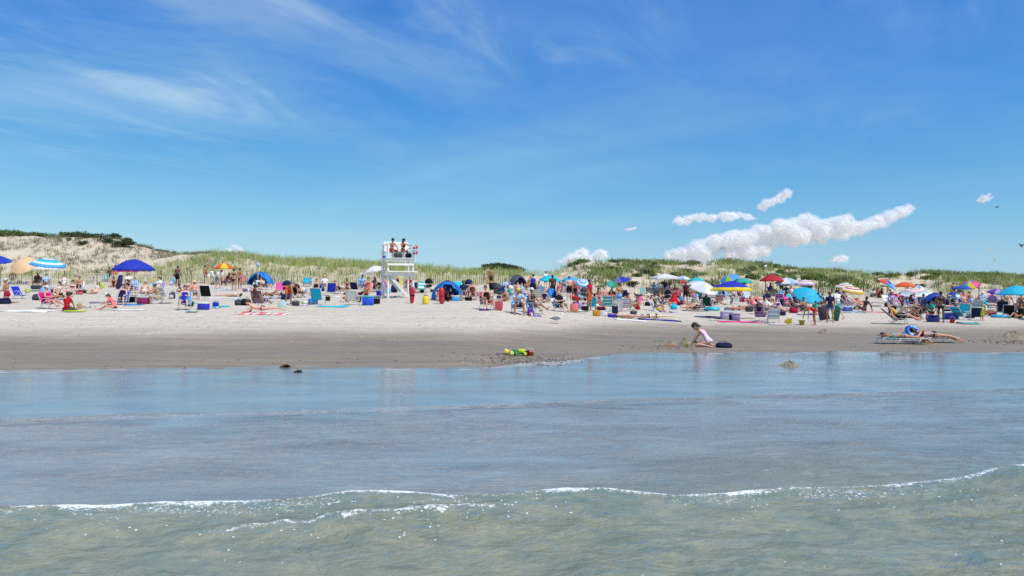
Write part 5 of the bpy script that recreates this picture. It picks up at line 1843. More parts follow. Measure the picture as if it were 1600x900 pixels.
U(1139, 456, 1138, 430, 30, "sky/sky/lime", "blue umbrella with a lime panel tilted high behind the yellow-rimmed one", "gore", 26, -60)
U(1160, 457, 1161, 434.5, 32, "teal", "teal umbrella peeking out behind the yellow-rimmed blue one")
U(1142, 498, 1143, 439, 66, "royal/yellow", "large royal blue umbrella with a bright yellow rim over two lilac coolers", "edge", drop=0.40)
U(1207, 462, 1206, 429, 38, "red", "plain red peaked umbrella on the dune side of the beach", drop=0.48)
U(1229, 462, 1228, 434, 36, "ltblue/white", "pale blue and white umbrella next to the red peaked one", "gore", 6, -40)
U(1226, 459, 1225, 441.5, 24, "white/ltblue", "white umbrella low underneath the pale blue and white one", "ring", drop=0.3)
U(1259, 463, 1258, 437, 34, "#efe9e6/#b8a4c0/#efe9e6/#d8a0a4/#efe9e6/#b8a4c0", "white, lilac and pink ringed umbrella between the red peaked one and the rainbow pair", "ring", drop=0.45)
U(1247, 462, 1247, 452, 14, "purple", "small purple umbrella low behind the leaning turquoise umbrella", tilt=20, tdir=20)
U(1264, 480, 1265, 453, 46, "turq", "turquoise umbrella leaning right down towards the sea over a sunbather", tilt=32, tdir=8)
U(1322, 469, 1322, 442, 31, "#e0c060/#f2ead8/#58b0a8/#f2ead8/#d07060/#f2ead8", "further of two striped umbrellas, cream, yellow and teal", "ring", 8, 30)
U(1336, 475, 1333, 447.5, 38, "#f2ead8/#d9a840/#f2ead8/#b85060/#f2ead8/#dcb040", "nearer of two striped umbrellas, cream, yellow, rose and lilac", "ring", 10, 35)
U(1388, 462, 1386, 436, 25, "orange/rose/blue/white", "orange, rose, blue and white panelled umbrella tipped beside the plain orange one", "gore", 26, 40)
U(1414, 466, 1414, 440.5, 33, "orange", "plain orange umbrella at the mouth of the sandy hollow")
U(1396, 468, 1396, 445.5, 17, "ltblue/sky", "small pale blue umbrella tilted below the orange and rose panelled one", "half", 38, 55)
U(1437, 467, 1436, 446, 20, "white/sky", "white and blue umbrella just right of the plain orange one", "gore", 10, 20)
U(1428, 481, 1430, 450, 50, "#f0e8e4/#e0a8ac/#f0e8e4/#e0a8ac/#a6d6d6/#f0e8e4", "wide white, pink and aqua ringed umbrella over the crowded table", "ring", 12, -30, 0.32)
U(1520, 466, 1514, 440, 30, "aqua/yellow/pink/rose", "rainbow umbrella of aqua, yellow, pink and rose panels", "gore", 26, -55)
U(1508, 467, 1503, 446, 27, "blue", "flat blue umbrella in front of the rainbow one", drop=0.3)
U(1562, 481, 1559, 451, 30, "purple/lav", "purple umbrella behind the biggest turquoise umbrella", "gore", 10, 20)
U(1588, 488, 1588, 446, 52, "turq", "biggest plain turquoise umbrella, near the picture's right edge", drop=0.5)
U(1650, 500, 1652, 452, 60, "aqua", "turquoise umbrella just outside the picture beyond the biggest one")

dome_tent(407, 446, 41, 21, "#1c7fd6", "navy", "bright blue dome tent standing against the sand fence", -10)
dome_tent(699, 468, 49, 29, "#1b72c8", "navy", "bright blue dome tent with people inside, right of the lifeguard stand", 8)
dome_tent(809, 450, 32, 20, "#4a4c63", "royal", "dark grey and blue dome tent against the sand fence", 35)
dome_tent(861, 469, 24, 19, "#1f86d8", "navy", "small bright blue dome tent behind the man in navy shorts", 60)
dome_tent(844, 455, 13, 10, "#2060b4", "navy", "tiny blue dome tent far behind the small bright blue one", 30)
dome_tent(1461, 487, 44, 29, "#2347ae", "black", "big royal blue half-dome tent with a black inside beside the standing bikini woman", 5, 0.8, 0.7)
dome_tent(1500, 465, 18, 12, "#3a3d4c", "black", "dark grey dome tent below the flat blue umbrella", -20)

def canopy_tent(px, py, wpx, label):
    loc = at(px, py); d = loc[1]; w = wpx / F * d; h = 1.55
    o = root("canopy_tent", loc, R(8), label, "canopy tent")
    wm = mat("#e6e5ea", 0.6, "sheer")
    a = w / 2
    V = [(-a, -a, h), (a, -a, h), (a, a, h), (-a, a, h), (0, 0, h + 0.42)]
    link("roof", make_mesh("roof", V, [(0, 1, 4), (1, 2, 4), (2, 3, 4), (3, 0, 4)], False), wm, o)
    V2 = V[:4] + [(x * 1.0, y * 1.0, h - 0.16) for x, y, _ in V[:4]]
    link("valance", make_mesh("valance", V2, [(i, 4 + i, 4 + (i + 1) % 4, (i + 1) % 4) for i in range(4)], False), wm, o)
    for x, y in ((-a, -a), (a, -a), (a, a), (-a, a)):
        m = MB(); m.tube([(x * 0.985, y * 0.985, -0.2), (x * 0.985, y * 0.985, h)], 0.025, 6); m.build("leg", mat("#8f93b8", 0.4, "paint"), o)
canopy_tent(1039, 458, 38, "white square canopy tent on four lilac legs at the dune foot")

def sign(px, py, ptop, label, col, r=0.27):
    loc = at(px, py); H = EYE + (450 - ptop) / F * loc[1] - loc[2]
    o = root("beach_sign", loc, 0, label, "sign")
    m = MB(); m.box((0, 0, H / 2 - 0.1), (0.09, 0.09, H)); m.build("post", mat("#9a9184", 0.9, "wood"), o)
    m = MB(); m.lathe([(r * 0.96, -0.012), (r, 0), (r * 0.96, 0.012)], 18, (0, -0.065, H - r), rx(math.pi / 2)); m.build("disc", cm(col, 0.5, "paint"), o)
sign(403, 449, 410, "pale grey round sign on a post among the dune grass by the dome tent", "#a9bcc8", 0.18)
sign(1196, 462, 414, "white round-headed post standing above the red peaked umbrella", "white", 0.13)

# ------------------------------------------------------------------ the crowd, from the dune side to the picture's right
# far left
P(12, 474, "kneel", "m", -80, "tan", "grey", "swim_trunks:crimson cap:white", "shirtless man in red trunks and white cap kneeling by a navy cooler", 1.05)
cooler(8, 475, 0.55, 0.36, 0.34, "navy", "navy", "navy soft cooler in front of the kneeling man in red trunks", 10, True)
P(20, 442, "chair", "M", 30, "brown", "black", "shirt:brownc shorts:black", "man in a brown shirt sitting in the shade of the tipped peach umbrella")
bag(31, 443, 0.5, 0.35, 0.32, "black", "black bag lying in the shade under the peach umbrella")
cooler(43, 444, 0.42, 0.30, 0.30, "royal", "royal", "small blue cooler under the rim of the peach umbrella")
seated(57, 446, "chair", "f", 15, "olive", "black+", "shirt:brownc short_shorts:black", "dark-haired woman in brown seated under the white umbrella", "low", "dkgrey", "dark grey beach chair under the white umbrella")
seated(71, 449, "chair", "m", 20, "tan", "black", "shirt:ltblue shorts:grey", "man in a pale blue shirt seated under the aqua-ringed umbrella", "low", "navy", "navy beach chair holding the man in the pale blue shirt")
bag(57, 452, 0.9, 0.4, 0.35, "dkgrey", "long black duffel on the sand in front of the white umbrella", name="duffel_bag")
bag(71, 459, 0.75, 0.55, 0.5, "#93a8c4", "pale blue-grey sack bag at the foot of the aqua-ringed umbrella's pole", name="sack_bag", kind="pack")
P(89, 463, "knees", "f", -8, "fair", "black+", "tank_top:white short_shorts:black sunglasses", "black-haired woman in a white top hugging her knees beside the red cooler")
seated(99, 451, "chair", "f", 10, "fair", "auburn", "tank_top:white sunglasses", "auburn-haired woman in white and sunglasses seated behind the black bikini woman", "low", "white/grey", "white and grey striped chair behind the black bikini woman")
P(109, 464, "knees_open", "f", 0, "fair", "black", "bikini_top:black bikini_bottom:black sunglasses", "woman in a black bikini sitting with knees wide apart by the red cooler", 1.05)
cooler(124, 460, 0.42, 0.3, 0.26, "rose", "crimson", "small red cooler beside the woman in the black bikini")
chair(35, 467, "low", 75, "royal", "empty royal blue beach chair facing along the shore", scale=1.06)
bag(43, 458, 0.34, 0.28, 0.34, "lime", "lime green bag standing behind the empty royal blue chair")
bag(59, 469, 0.62, 0.45, 0.42, "dkgrey", "dark grey round duffel between the empty blue chair and the pink chair", name="duffel_bag", kind="pack")
seated(79, 483, "chair_long", "F", 78, "pink", "brown", "swimsuit:hotpink cap:white sunglasses", "woman in a hot pink swimsuit and white cap seated in a pink chair", "tall", "hotpink", "hot pink beach chair holding the woman in the white cap", 0.95)
P(110, 486, "cross", "c", 175, "tan", "brown", "shirt:red shorts:dkgrey", "child in a red shirt seen from behind, sitting by the lime board", 1.45)
board(117, 487.5, 0.95, 0.5, "lime", "lime green boogie board under the child in the red shirt", 4)
bag(124, 483, 0.26, 0.2, 0.3, "tanc", "tan wicker basket between the red-shirted child and the pink-topped girl", name="wicker_basket", cat="basket")
towel(44, 486.5, 70, 1.1, "white", "long white towel spread in front of the pink chair", 2)
P(166, 484, "hunch", "f", -75, "pink", "brown+", "shirt:salmon bikini_bottom:navy cap:white", "girl in a salmon shirt and white visor cap sitting sideways on the sand", 0.92)
board(149, 474, 0.6, 0.35, "denim", "small slate blue board lying before the girl in the salmon shirt", 5)
towel(136, 480, 26, 0.7, "white/denim/tanc", "crumpled white and blue towel beside the wicker basket", 10)
P(147, 459, "prop", "f", 0, "fair", "auburn+", "bikini_top:white bikini_bottom:white sunglasses", "auburn-haired woman in a white bikini lying propped up towards the sea")
bag(140, 459, 0.5, 0.3, 0.24, "#c9d3ae", "pale green and white tote beside the propped-up woman in white")
bag(160, 450, 0.32, 0.28, 0.42, "#c3d65a", "bright lime tote behind the propped-up woman in white")
chair(139, 443, "low", -40, "white/navy", "white and navy striped chair against the fence", bands=7)
chair(164, 440, "low", 10, "aqua", "aqua chair beside the fence under the royal umbrella's rim")
P(180, 441, "stand_away", "f", -160, "tan", "black", "bikini_bottom:orange bikini_top:orange bun", "woman in an orange bikini standing by the sand fence")
P(171, 441, "stand", "m", 60, "brown", "black", "swim_trunks:navy", "brown-skinned man in navy trunks standing beside the orange bikini woman", 0.85)
P(177, 449, "cross", "f", 20, "tan", "black+", "swimsuit:maroon", "woman with dark hair in a maroon swimsuit sitting below the standing pair")
board(187, 452, 1.15, 0.5, "navy", "navy boogie board propped upright beside the big royal umbrella", 80, 72)
seated(190, 476, "chair", "f", 12, "fair", "black++", "swimsuit:navy sunglasses", "woman in a navy swimsuit and dark glasses lounging at the big royal umbrella's foot", "low", "blue", "blue chair holding the woman in the navy swimsuit")
towel(201, 485, 44, 0.9, "white", "bright white towel in front of the woman in the navy swimsuit", -2)
towel(210, 476.5, 26, 0.8, "blue/sky", "blue towel spread under the big royal umbrella's pole", 4)
bag(206, 472, 0.55, 0.35, 0.36, "black", "black bag against the big royal umbrella's pole")
seated(208, 458, "chair", "m", 5, "fair", "brown", "shirt:ltblue shorts:denim", "man in a pale blue shirt sitting behind the maroon cooler", "low", "ltblue", "pale blue chair behind the maroon cooler")
P(223, 459, "prop", "m", 10, "fair", "black", "swim_trunks:white sunglasses", "man in white trunks and dark glasses leaning back on the sand")
P(234, 459, "supine_knee", "f", 80, "fair", "brown", "bikini_top:black bikini_bottom:black", "woman in black lying with one knee up beside the leaning-back man")
cooler(224, 475, 0.62, 0.42, 0.42, "#8c2c5c", "grey", "maroon and grey cooler beside the big royal umbrella's pole", 5, True)
board(237, 443, 1.3, 0.45, "yellow", "yellow and black board leaning flat near the fence", 5, 18, "black")
seated(244, 475, "chair_fwd", "m", -70, "tan", "brown", "swim_trunks:khaki cap:sky tank_top:tanc", "tanned person in a sky blue cap hunched forward in a white chair", "low", "white", "white beach chair under the person in the sky blue cap")
seated(246, 457, "chair_read", "f", -15, "fair", "black+", "shirt:white", "black-haired woman in white reading behind the sky blue cap", "low", "lav", "lilac chair behind the sky blue cap")
P(263, 446, "legs_out", "m", -50, "fair", "brown", "long_shirt:ltblue", "person in a long pale blue shirt sitting against the fence")
bag(275, 445, 0.9, 0.4, 0.5, "dkgrey", "dark grey folded chair bag against the fence by the standing man in black shorts", name="chair_bag")
P(278, 447, "stand_away", "m", 172, "brown", "black", "swim_trunks:black", "shirtless brown-skinned man in black shorts standing with his back turned at the fence")
chair(258, 468, "low", 165, "white/grey", "white and grey striped chair seen from behind near the black and white backpack", bands=9)
bag(269, 467, 0.4, 0.3, 0.5, "dkgrey", "black and white backpack standing beside the striped grey chair", name="backpack", kind="pack", flap="white")
P(280, 459, "hunch", "c", -10, "tan", "brown", "swim_trunks:navy", "small brown-haired child crouched on the sand behind the reading woman", 1.1)
P(293, 457, "prop", "f", 5, "fair", "auburn", "bikini_top:black bikini_bottom:black", "woman in a black bikini lying back beside the straw-hatted man")
seated(304, 467, "chair", "M", 25, "pink", "grey", "shorts:grey sun_hat:peach", "shirtless man in grey shorts and a peach sun hat behind the cyan towel", "low", "white", "white chair under the man in the peach hat")
seated(288, 484, "chair_read", "f", 15, "fair", "auburn+", "swimsuit:royal", "auburn-haired woman reading in a chair with a cyan towel over it", "tall", "sky", "chair with a sky blue back behind the reading auburn-haired woman", 1.0)
towel(302, 474, 12, 0.5, "turq", "cyan towel hanging in folds by the reading woman's elbow", 70)
cooler(318, 484, 0.55, 0.38, 0.40, "royal", "white", "royal blue cooler with a white lid beside the reading auburn woman", -6)
chair(325, 470, "tall", 178, "black", "white-framed chair with a black back seen from behind", frame="#e6e2de", scale=1.06)
P(321, 443, "stand", "m", 80, "tan", "black", "swim_trunks:crimson", "shirtless man in crimson trunks standing side-on at the fence")
P(331, 446, "stoop", "f", 95, "pale", "blond+", "long_shirt:white", "blond woman in white stooping beside the man in crimson trunks")
P(343, 451, "stoop", "m", 60, "fair", "black", "shirt:white shorts:grey", "dark-haired man in a white shirt bending over near the yellow umbrella")
seated(354, 446, "chair", "F", -20, "brown", "black+", "dress:maroon", "woman in a maroon dress seated under the yellow and orange umbrella", "low", "maroon", "maroon chair under the yellow and orange umbrella")
P(366, 454, "hips", "f", 165, "tan", "black", "bikini_bottom:black bikini_top:black bun", "woman in a black bikini standing with her back turned, nearer of a pair")
P(374, 452, "hips", "f", -25, "tan", "black", "bikini_bottom:rose bikini_top:rose bun", "woman in a rose bikini standing face on, further of a pair")
chair(380, 445, "camp", 20, "hotpink", "hot pink camp chair between the standing pair and the blue dome tent", frame="#4a4a50")
towel(350, 453, 26, 0.9, "sky/white", "blue and white towel beside the standing pair of women", 5)
towel(368, 463, 12, 0.6, "white", "white towel lying under the two small balls", 0)
ball(382, 456, 0.16, "rose/denim", "dusty red ball on the sand near the standing pair")
ball(388, 456, 0.15, "denim/white", "blue and white ball beside the dusty red ball")
P(357, 464, "supine", "f", -85, "fair", "brown+", "bikini_top:white bikini_bottom:white", "woman in a white bikini lying flat with her head towards the lifeguard stand")
towel(352, 466, 50, 1.0, "white/cream", "white towel under the woman lying flat", 0)
towel(345, 479, 24, 0.8, "aqua/teal", "aqua towel lying by itself beyond the blue and white cooler", 4)
bag(374, 477, 0.55, 0.3, 0.38, "dkgrey", "grey camera-style bag by the purple-patterned chair", kind="pack")
P(412, 489, "prone_read", "f", -86, "fair", "brown", "bikini_bottom:dkgrey bun", "woman lying on her front propped on her elbows on a white and pink towel", 1.08)
towel(410, 490.5, 80, 1.0, "white/salmon", "white and pink striped towel lying beneath the elbow-propped woman", 1, bands=11)
seated(408, 482, "recline", "F", 168, "olive", "red+", "dress:#6a5068", "red-haired person reclining with their back turned in the purple-patterned chair", "tall", "#7a6478/#94808e", "purple-patterned reclined chair seen from behind", bands=9, scale=1.06)
bag(441, 483, 0.45, 0.3, 0.42, "#bcd8d4", "mint green tote standing beside the purple-patterned chair")
seated(416, 453, "recline", "m", 60, "fair", "black", "swim_trunks:black sunglasses", "man in black trunks reclining in front of the fence-side dome tent", "lounge", "white/grey", "grey striped lounge chair in front of the fence-side dome tent", bands=9)
P(424, 463, "supine_knee", "f", 68, "tan", "black++", "bikini_top:black bikini_bottom:black", "long dark-haired woman in black lying back on a navy towel")
towel(430, 466, 46, 1.0, "navy/lav", "navy and lilac towel under the long dark-haired woman", 8)
chair(394, 454, "low", -20, "white", "white chair in front of the fence-side dome tent's opening")
P(399, 455, "cross", "c", 20, "fair", "black", "shirt:dkgreen shorts:white", "child in dark green sitting before the fence-side dome tent", 1.2)
chair(437, 460, "tall", 15, "pink", "pink chair beside the navy sun-shade stroller")
def stroller(px, py, col, label, yaw=0):
    loc = at(px, py); o = root("stroller", loc, R(yaw), label, "stroller")
    m = MB(); V, Fc = uv_sphere((0, 0, 0), (0.30, 0.36, 0.34), 16, 8)
    m.add([(x, y * 0.9 + 0.1, max(z, -0.05) + 0.72) for x, y, z in V], Fc); m.build("hood", cm(col), o)
    m = MB(); m.box((0, 0, 0.46), (0.44, 0.62, 0.20), rx(0.2), 0, 0.06); m.build("seat", cm(col), o)
    m = MB()
    for q in (-0.25, 0.25):
        m.tube([(q, -0.42, 0.12), (q, 0.45, 0.98)], 0.016); m.tube([(q, 0.38, 0.12), (q, -0.2, 0.62)], 0.016)
    m.tube([(-0.25, 0.45, 0.98), (0.25, 0.45, 0.98)], 0.018); m.build("frame", cm("dkgrey", 0.4, "paint"), o)
    for x in (-0.25, 0.25):
        for y in (-0.42, 0.38):
            m = MB(); m.lathe([(0.04, -0.02), (0.115, -0.022), (0.12, 0), (0.115, 0.022), (0.04, 0.02)], 14, (x, y, 0.12), ry(math.pi / 2)); m.build("wheel", cm("black", 0.6, "paint"), o)
    return o
stroller(450, 462, "navy", "navy hooded stroller between the pink chair and the bending man", 60)
P(457, 476, "bend", "m", 55, "tan", "brown", "swim_trunks:orange", "man in orange trunks bending right down to his bag")
bag(462, 478, 0.45, 0.32, 0.30, "dkgrey", "dark bag on the sand under the bending man's hands")
towel(468, 477, 26, 0.8, "lav/white", "lilac towel beside the bending man's feet", -5)
seated(468, 465, "recline", "m", 160, "fair", "grey", "shirt:black", "person in black seated with their back turned beside the bright beach ball", "camp", "black", "big black camp chair right of the bending man", frame="#3a3a3e")
ball(475, 459, 0.24, "yellow/white/sky/orange", "multicoloured beach ball beside the big black camp chair")
chair(479, 448, "camp", 5, "turq", "turquoise camp chair standing alone against the fence", frame="#5a5a60")
float_ring(477, 474, 0.17, 0.06, "lime/white", "small lime swim ring on the sand before the turquoise pictured chair")
seated(492, 462, "chair", "f", -10, "pink", "red", "swimsuit:navy", "red-haired woman in navy seated behind the turquoise pictured chair", "low", "navy", "navy chair under the red-haired woman", arm="white")
chair(498, 476, "tall", 172, "turq", "turquoise chair with a pale picture on its back, seen from behind", scale=1.06)
bag(489, 476, 0.62, 0.4, 0.42, "sky", "sky blue beach bag against the turquoise pictured chair", kind="pack", flap="denim")
towel(520, 479.5, 48, 1.0, "turq/aqua", "long turquoise towel stretched beside the turquoise pictured chair", 0)
chair(503, 459, "low", 176, "royal", "first of two royal blue chairs seen from behind, nearer the fence side")
chair(517, 462, "tall", -160, "royal", "second royal blue chair with a taller back, crossed legs showing")
seated(507, 452, "chair", "m", 10, "fair", "grey", "shirt:white shorts:khaki sun_hat:straw", "man in a straw hat and white shirt facing the two royal blue chairs", "low", "white", "white chair under the straw-hatted man in white")
P(538, 472, "knees", "c", -30, "fair", "black", "shirt:dkgrey shorts:black", "dark-haired boy in a grey shirt hugging his knees by the white chair", 1.25)
chair(552, 476, "low", 178, "white", "white chair seen from behind between the grey-shirted boy and the blue cooler", scale=1.06)
bag(561, 472, 0.3, 0.25, 0.34, "black", "small black bag leaning on the white chair")
P(542, 453, "cross", "f", 10, "tan", "black+", "bikini_top:black bikini_bottom:black", "tan woman with black hair sitting at the fence behind the navy chairs")
chair(556, 456, "low", 170, "navy", "navy chair with its back to the sea before the tan woman")
P(563, 461, "supine_knee", "c", 80, "fair", "brown", "swim_trunks:navy", "child lying on its back beside the navy chair", 1.2)
seated(566, 452, "chair_fwd", "m", 20, "tan", "black", "shirt:ltblue cap:royal", "man in a pale shirt and royal blue cap leaning forward by the fence", "low", "sky", "sky blue chair under the royal-capped man")
seated(575, 458, "chair", "f", 5, "pink", "brown", "swimsuit:rose", "woman in a rose swimsuit seated next to the royal-capped man", "low", "salmon", "salmon pink chair under the woman in rose")
seated(586, 456, "chair_fwd", "F", -20, "olive", "black++", "dress:dkgrey", "long-haired woman in dark grey seated under the plain white umbrella", "low", "black", "black chair under the woman in dark grey")
cooler(575, 477, 0.66, 0.44, 0.58, "#1f50cc", "teal", "tall blue cooler with a teal lid left of the lifeguard stand", 4)
bag(588, 475, 0.5, 0.2, 0.36, "black", "flat black bag leaning beside the tall blue cooler", 15)
seated(599, 455, "chair", "f", 0, "pink", "brown", "swimsuit:pink", "woman in pink seated directly behind the stand's ladder", "low", "royal", "royal blue chair directly behind the stand's ladder")
bag(616, 457, 0.55, 0.4, 0.7, "navy", "navy backpack standing under the lifeguard stand", name="backpack", kind="pack")
seated(620, 453, "chair_read", "f", -5, "fair", "blond", "tank_top:black sun_hat:straw", "blond woman in a straw hat sitting behind the lifeguard stand", "low", "yellow", "yellow chair behind the lifeguard stand")
towel(621, 463, 10, 0.4, "dkgrey", "dark folded cloth lying in the stand's shadow", 0)
P(641, 461, "hunch", "c", 30, "tan", "brown", "shirt:red", "child in a red shirt sitting behind the stand's bare corner leg", 1.1)
chair(659, 458, "tall", 5, "teal/white", "teal and white striped chair facing the sea, right of the stand", bands=5)
chair(652, 456, "low", 30, "navy", "low navy chair beside the teal and white striped one")
stroller(668, 457, "black", "black stroller beside the teal and white striped chair", -70)
P(686, 470, "knees", "c", 20, "fair", "brown", "tank_top:salmon shorts:white", "child in salmon crouched in the mouth of the blue dome tent", 1.2)
P(696, 471, "hunch", "f", 10, "dark", "black+", "shirt:navy trousers:black", "dark-skinned woman in navy sitting in the mouth of the blue dome tent")
cooler(712, 470, 0.5, 0.36, 0.34, "sky", "white", "sky blue cooler beside the blue dome tent's wall")
chair(717, 454, "low", 10, "aqua", "aqua chair half hidden behind the blue dome tent")
seated(727, 466, "chair", "m", 30, "olive", "black", "shirt:navy shorts:grey", "man in a navy shirt seated right of the blue dome tent", "low", "blue", "blue chair under the man in the navy shirt by the dome tent")
seated(738, 468, "chair", "F", 5, "pink", "brown", "swimsuit:brownc", "woman in a brown swimsuit with folded arms seated right of the dome tent", "low", "crimson", "crimson chair under the woman with folded arms")
bag(732, 470, 0.5, 0.3, 0.26, "black", "black bag at the feet of the pair right of the dome tent")
P(758, 453, "stand", "f", 100, "fair", "black", "bikini_top:rose bikini_bottom:rose", "slim woman in a rose bikini standing side-on by the fence")
P(768, 450, "stand_away", "m", 160, "tan", "black", "swim_trunks:brownc", "tall tanned man standing by the fence next to the slim woman")
chair(772, 459, "camp", 170, "black", "black camp chair in front of the tall tanned man", frame="#333336")
stroller(779, 468, "dkgrey", "dark grey stroller behind the red chair", 40)
seated(762, 484, "chair", "F", 22, "pink", "brown", "swimsuit:black sunglasses", "woman in a black swimsuit seated in a red chair beside a red bag", "tall", "rose", "red chair of the woman in the black swimsuit", 1.02, scale=1.05)
bag(779, 485, 0.5, 0.35, 0.55, "rose", "tall dusty red patterned bag beside the red chair", strap="white")
towel(757, 484.5, 16, 0.8, "purple", "purple mat under the red chair", 0)
P(788, 471, "cross", "f", 0, "tan", "black++", "bikini_top:black bikini_bottom:black", "young woman with very long dark hair sitting on the sand behind the yellow cap", 0.85)
seated(797, 466, "chair_read", "f", 10, "fair", "grey", "shirt:white short_shorts:blue", "grey-haired woman in white reading between teal chairs", "low", "teal", "teal chair under the grey-haired reader")
chair(787, 463, "low", 165, "blue", "blue chair with its back turned beside the grey-haired reader")
seated(810, 461, "recline", "m", 5, "pink", "brown", "swim_trunks:ltblue sunglasses", "reddened man reclining before the dark grey dome tent", "lounge", "teal/white", "teal and white lounge chair before the dark grey dome tent", bands=7)
seated(810, 491, "chair_fwd", "m", 8, "tan", "grey", "shirt:#b9bcc6 shorts:navy cap:yellow", "man in a yellow cap and grey shirt leaning forward in a blue chair", "tall", "sky/white", "sky blue striped chair of the man in the yellow cap", 1.06, bands=9, scale=1.08)
seated(836, 490, "chair_long", "f", 40, "tan", "grey", "tank_top:dkgrey short_shorts:denim cap:white", "woman in a white cap with her legs stretched out beside the yellow-capped man", "tall", "sky/white", "sky blue striped chair of the woman in the white cap", 1.08, bands=9, scale=1.05)
bag(829, 493, 0.4, 0.36, 0.42, "purple", "plump purple bag on the sand between the yellow-capped man and his neighbour", kind="pack")
ball(830, 494.5, 0.10, "red/white", "small red ball in front of the plump purple bag")
towel(838, 493.5, 14, 0.5, "royal/lav", "blue and lilac cloth lying by the plump purple bag", 5)
P(833, 465, "stand_away", "F", 170, "fair", "black", "tank_top:royal trousers:black", "broad woman in a royal blue top standing with her back to the sea")
seated(826, 454, "chair", "m", -40, "tan", "brown", "swim_trunks:salmon cap:orange", "man in an orange cap seated by the dark grey dome tent", "camp", "lav", "lilac chair under the orange-capped man", arm="white")
seated(821, 467, "chair", "f", 70, "fair", "brown", "shirt:ltblue short_shorts:royal", "woman in pale blue seated at the royal-topped woman's side", "low", "royal", "royal blue chair at the royal-topped woman's side")
P(853, 450, "stand", "m", 40, "fair", "black", "shirt:white shorts:black cap:black", "man in a white shirt and black cap beneath the paler turquoise umbrella", 0.9)
P(863, 468, "stand_away", "m", -170, "brown", "black", "swim_trunks:navy shirt:brownc", "dark man in navy shorts standing with his back turned by the small dome tent")
bag(872, 468, 0.6, 0.35, 0.3, "purple", "purple and white bag on the sand at the small dome tent's side", strap="white")
chair(843, 469, "low", 150, "khaki/white", "khaki and white striped chair behind the white-capped woman", bands=7)
P(889, 470, "stand_away", "m", -172, "fair", "brown", "swim_trunks:black", "shirtless man in black shorts standing with his back turned by the dusty red umbrella")
ball(895, 469, 0.22, "red", "plain red ball at the feet of the man in black shorts")
bag(907, 468, 0.7, 0.45, 0.72, "#6e7788", "big grey patterned backpack near the red-suited lifeguard", name="backpack", kind="pack", flap="ltblue")
seated(882, 457, "chair", "m", 10, "tan", "black", "shirt:denim", "man in a denim shirt seated under the sky blue umbrella", "low", "denim", "denim blue chair under the sky blue umbrella")
seated(899, 466, "chair", "f", 0, "olive", "black+", "tank_top:black", "dark-haired woman in black seated beneath the dusty red umbrella", "low", "red", "red chair beneath the dusty red umbrella")
seated(877, 487, "chair_read", "M", 40, "fair", "none", "shirt:black shorts:black", "bald man in a black shirt seated low with legs stretched to the olive board", "low", "white", "low white chair under the bald man in black")
bag(897, 486, 0.5, 0.34, 0.50, "salmon", "salmon red tote standing behind the olive board", strap="white")
P(900, 484, "hunch", "c", 0, "fair", "brown", "shirt:purple", "child in a purple shirt sitting behind the salmon tote", 1.1)
board(901, 488.5, 1.25, 0.3, "olivec", "long thin olive green board lying on the sand", 2)
def seagull(loc, yaw, label):
    o = root("seagull", loc, R(yaw), label, "bird", None, 1.25)
    w, g = mat("#e8e6e2", 0.7, "paint"), mat("#7d8288", 0.7, "paint")
    m = MB()
    m.ball((0, 0, 0.20), (0.075, 0.17, 0.075), 14, 10, rx(-0.15)); capsule(m, (0, -0.12, 0.23), (0, -0.165, 0.31), 0.05, 0.038); m.ball((0, -0.175, 0.335), (0.038, 0.048, 0.04)); capsule(m, (0, 0.10, 0.20), (0, 0.23, 0.185), 0.05, 0.015)
    b = remeshed(m.V, m.F, 0.01, 2); b.polygons.foreach_set("use_smooth", np.ones(len(b.polygons), dtype=bool)); b.name = "body"; link("body", b, w, o)
    for q in (-1, 1):
        m = MB(); m.ball((q * 0.066, 0.06, 0.215), (0.018, 0.165, 0.055), 12, 8, rx(-0.10)); m.build("wing", g, o)
        m = MB(); m.tube([(q * 0.025, 0, 0.14), (q * 0.027, 0.01, 0.07), (q * 0.027, -0.005, 0.008), (q * 0.03, -0.05, 0.004)], 0.006, 5); m.build("leg", cm("peach", 0.5, "paint"), o)
    m = MB(); m.lathe([(0.013, 0), (0.010, 0.03), (0.002, 0.06)], 8, (0, -0.218, 0.330), rx(math.pi / 2 + 0.15)); m.build("beak", cm("yellow", 0.5, "paint"), o)
    m = MB(); m.ball((0, 0.235, 0.195), (0.022, 0.07, 0.014)); m.build("tail", cm("black"), o)
seagull(at(871, 506), 95, "white seagull with grey wings walking on the wet sand")

# middle: round the red-suited lifeguard
P(922, 486, "stand", "m", 60, "tan", "black", "shirt:red shorts:orange", "lifeguard in a long red top and orange shorts standing on the open sand", 1.04)
chair(924, 485, "tall", 176, "turq", "bright turquoise chair back right behind the red-suited lifeguard", scale=0.95)
bag(932, 494, 0.46, 0.3, 0.34, "#c98a34", "tan and orange shoulder bag on the sand before the maroon roll")
bag(942, 494, 0.5, 0.3, 0.26, "white", "white bag beside the tan and orange shoulder bag")
def roll(px, py, ln, r, col, label, yaw=0):
    loc = at(px, py); o = root("rolled_mat", loc, R(yaw), label, "rolled mat")
    m = MB(); m.lathe([(0.02, -ln / 2), (r, -ln / 2 + 0.01), (r, ln / 2 - 0.01), (0.02, ln / 2)], 14, (0, 0, r), ry(math.pi / 2)); m.build("mat", cm(col), o)
    for q in (-0.25, 0.25):
        m = MB(); m.lathe([(r * 1.02, q * ln - 0.02), (r * 1.04, q * ln), (r * 1.02, q * ln + 0.02)], 14, (0, 0, r), ry(math.pi / 2), 0, False); m.build("strap", cm("black"), o)
roll(938, 485, 0.62, 0.12, "maroon", "maroon rolled mat between the lifeguard and the floral towels", 5)
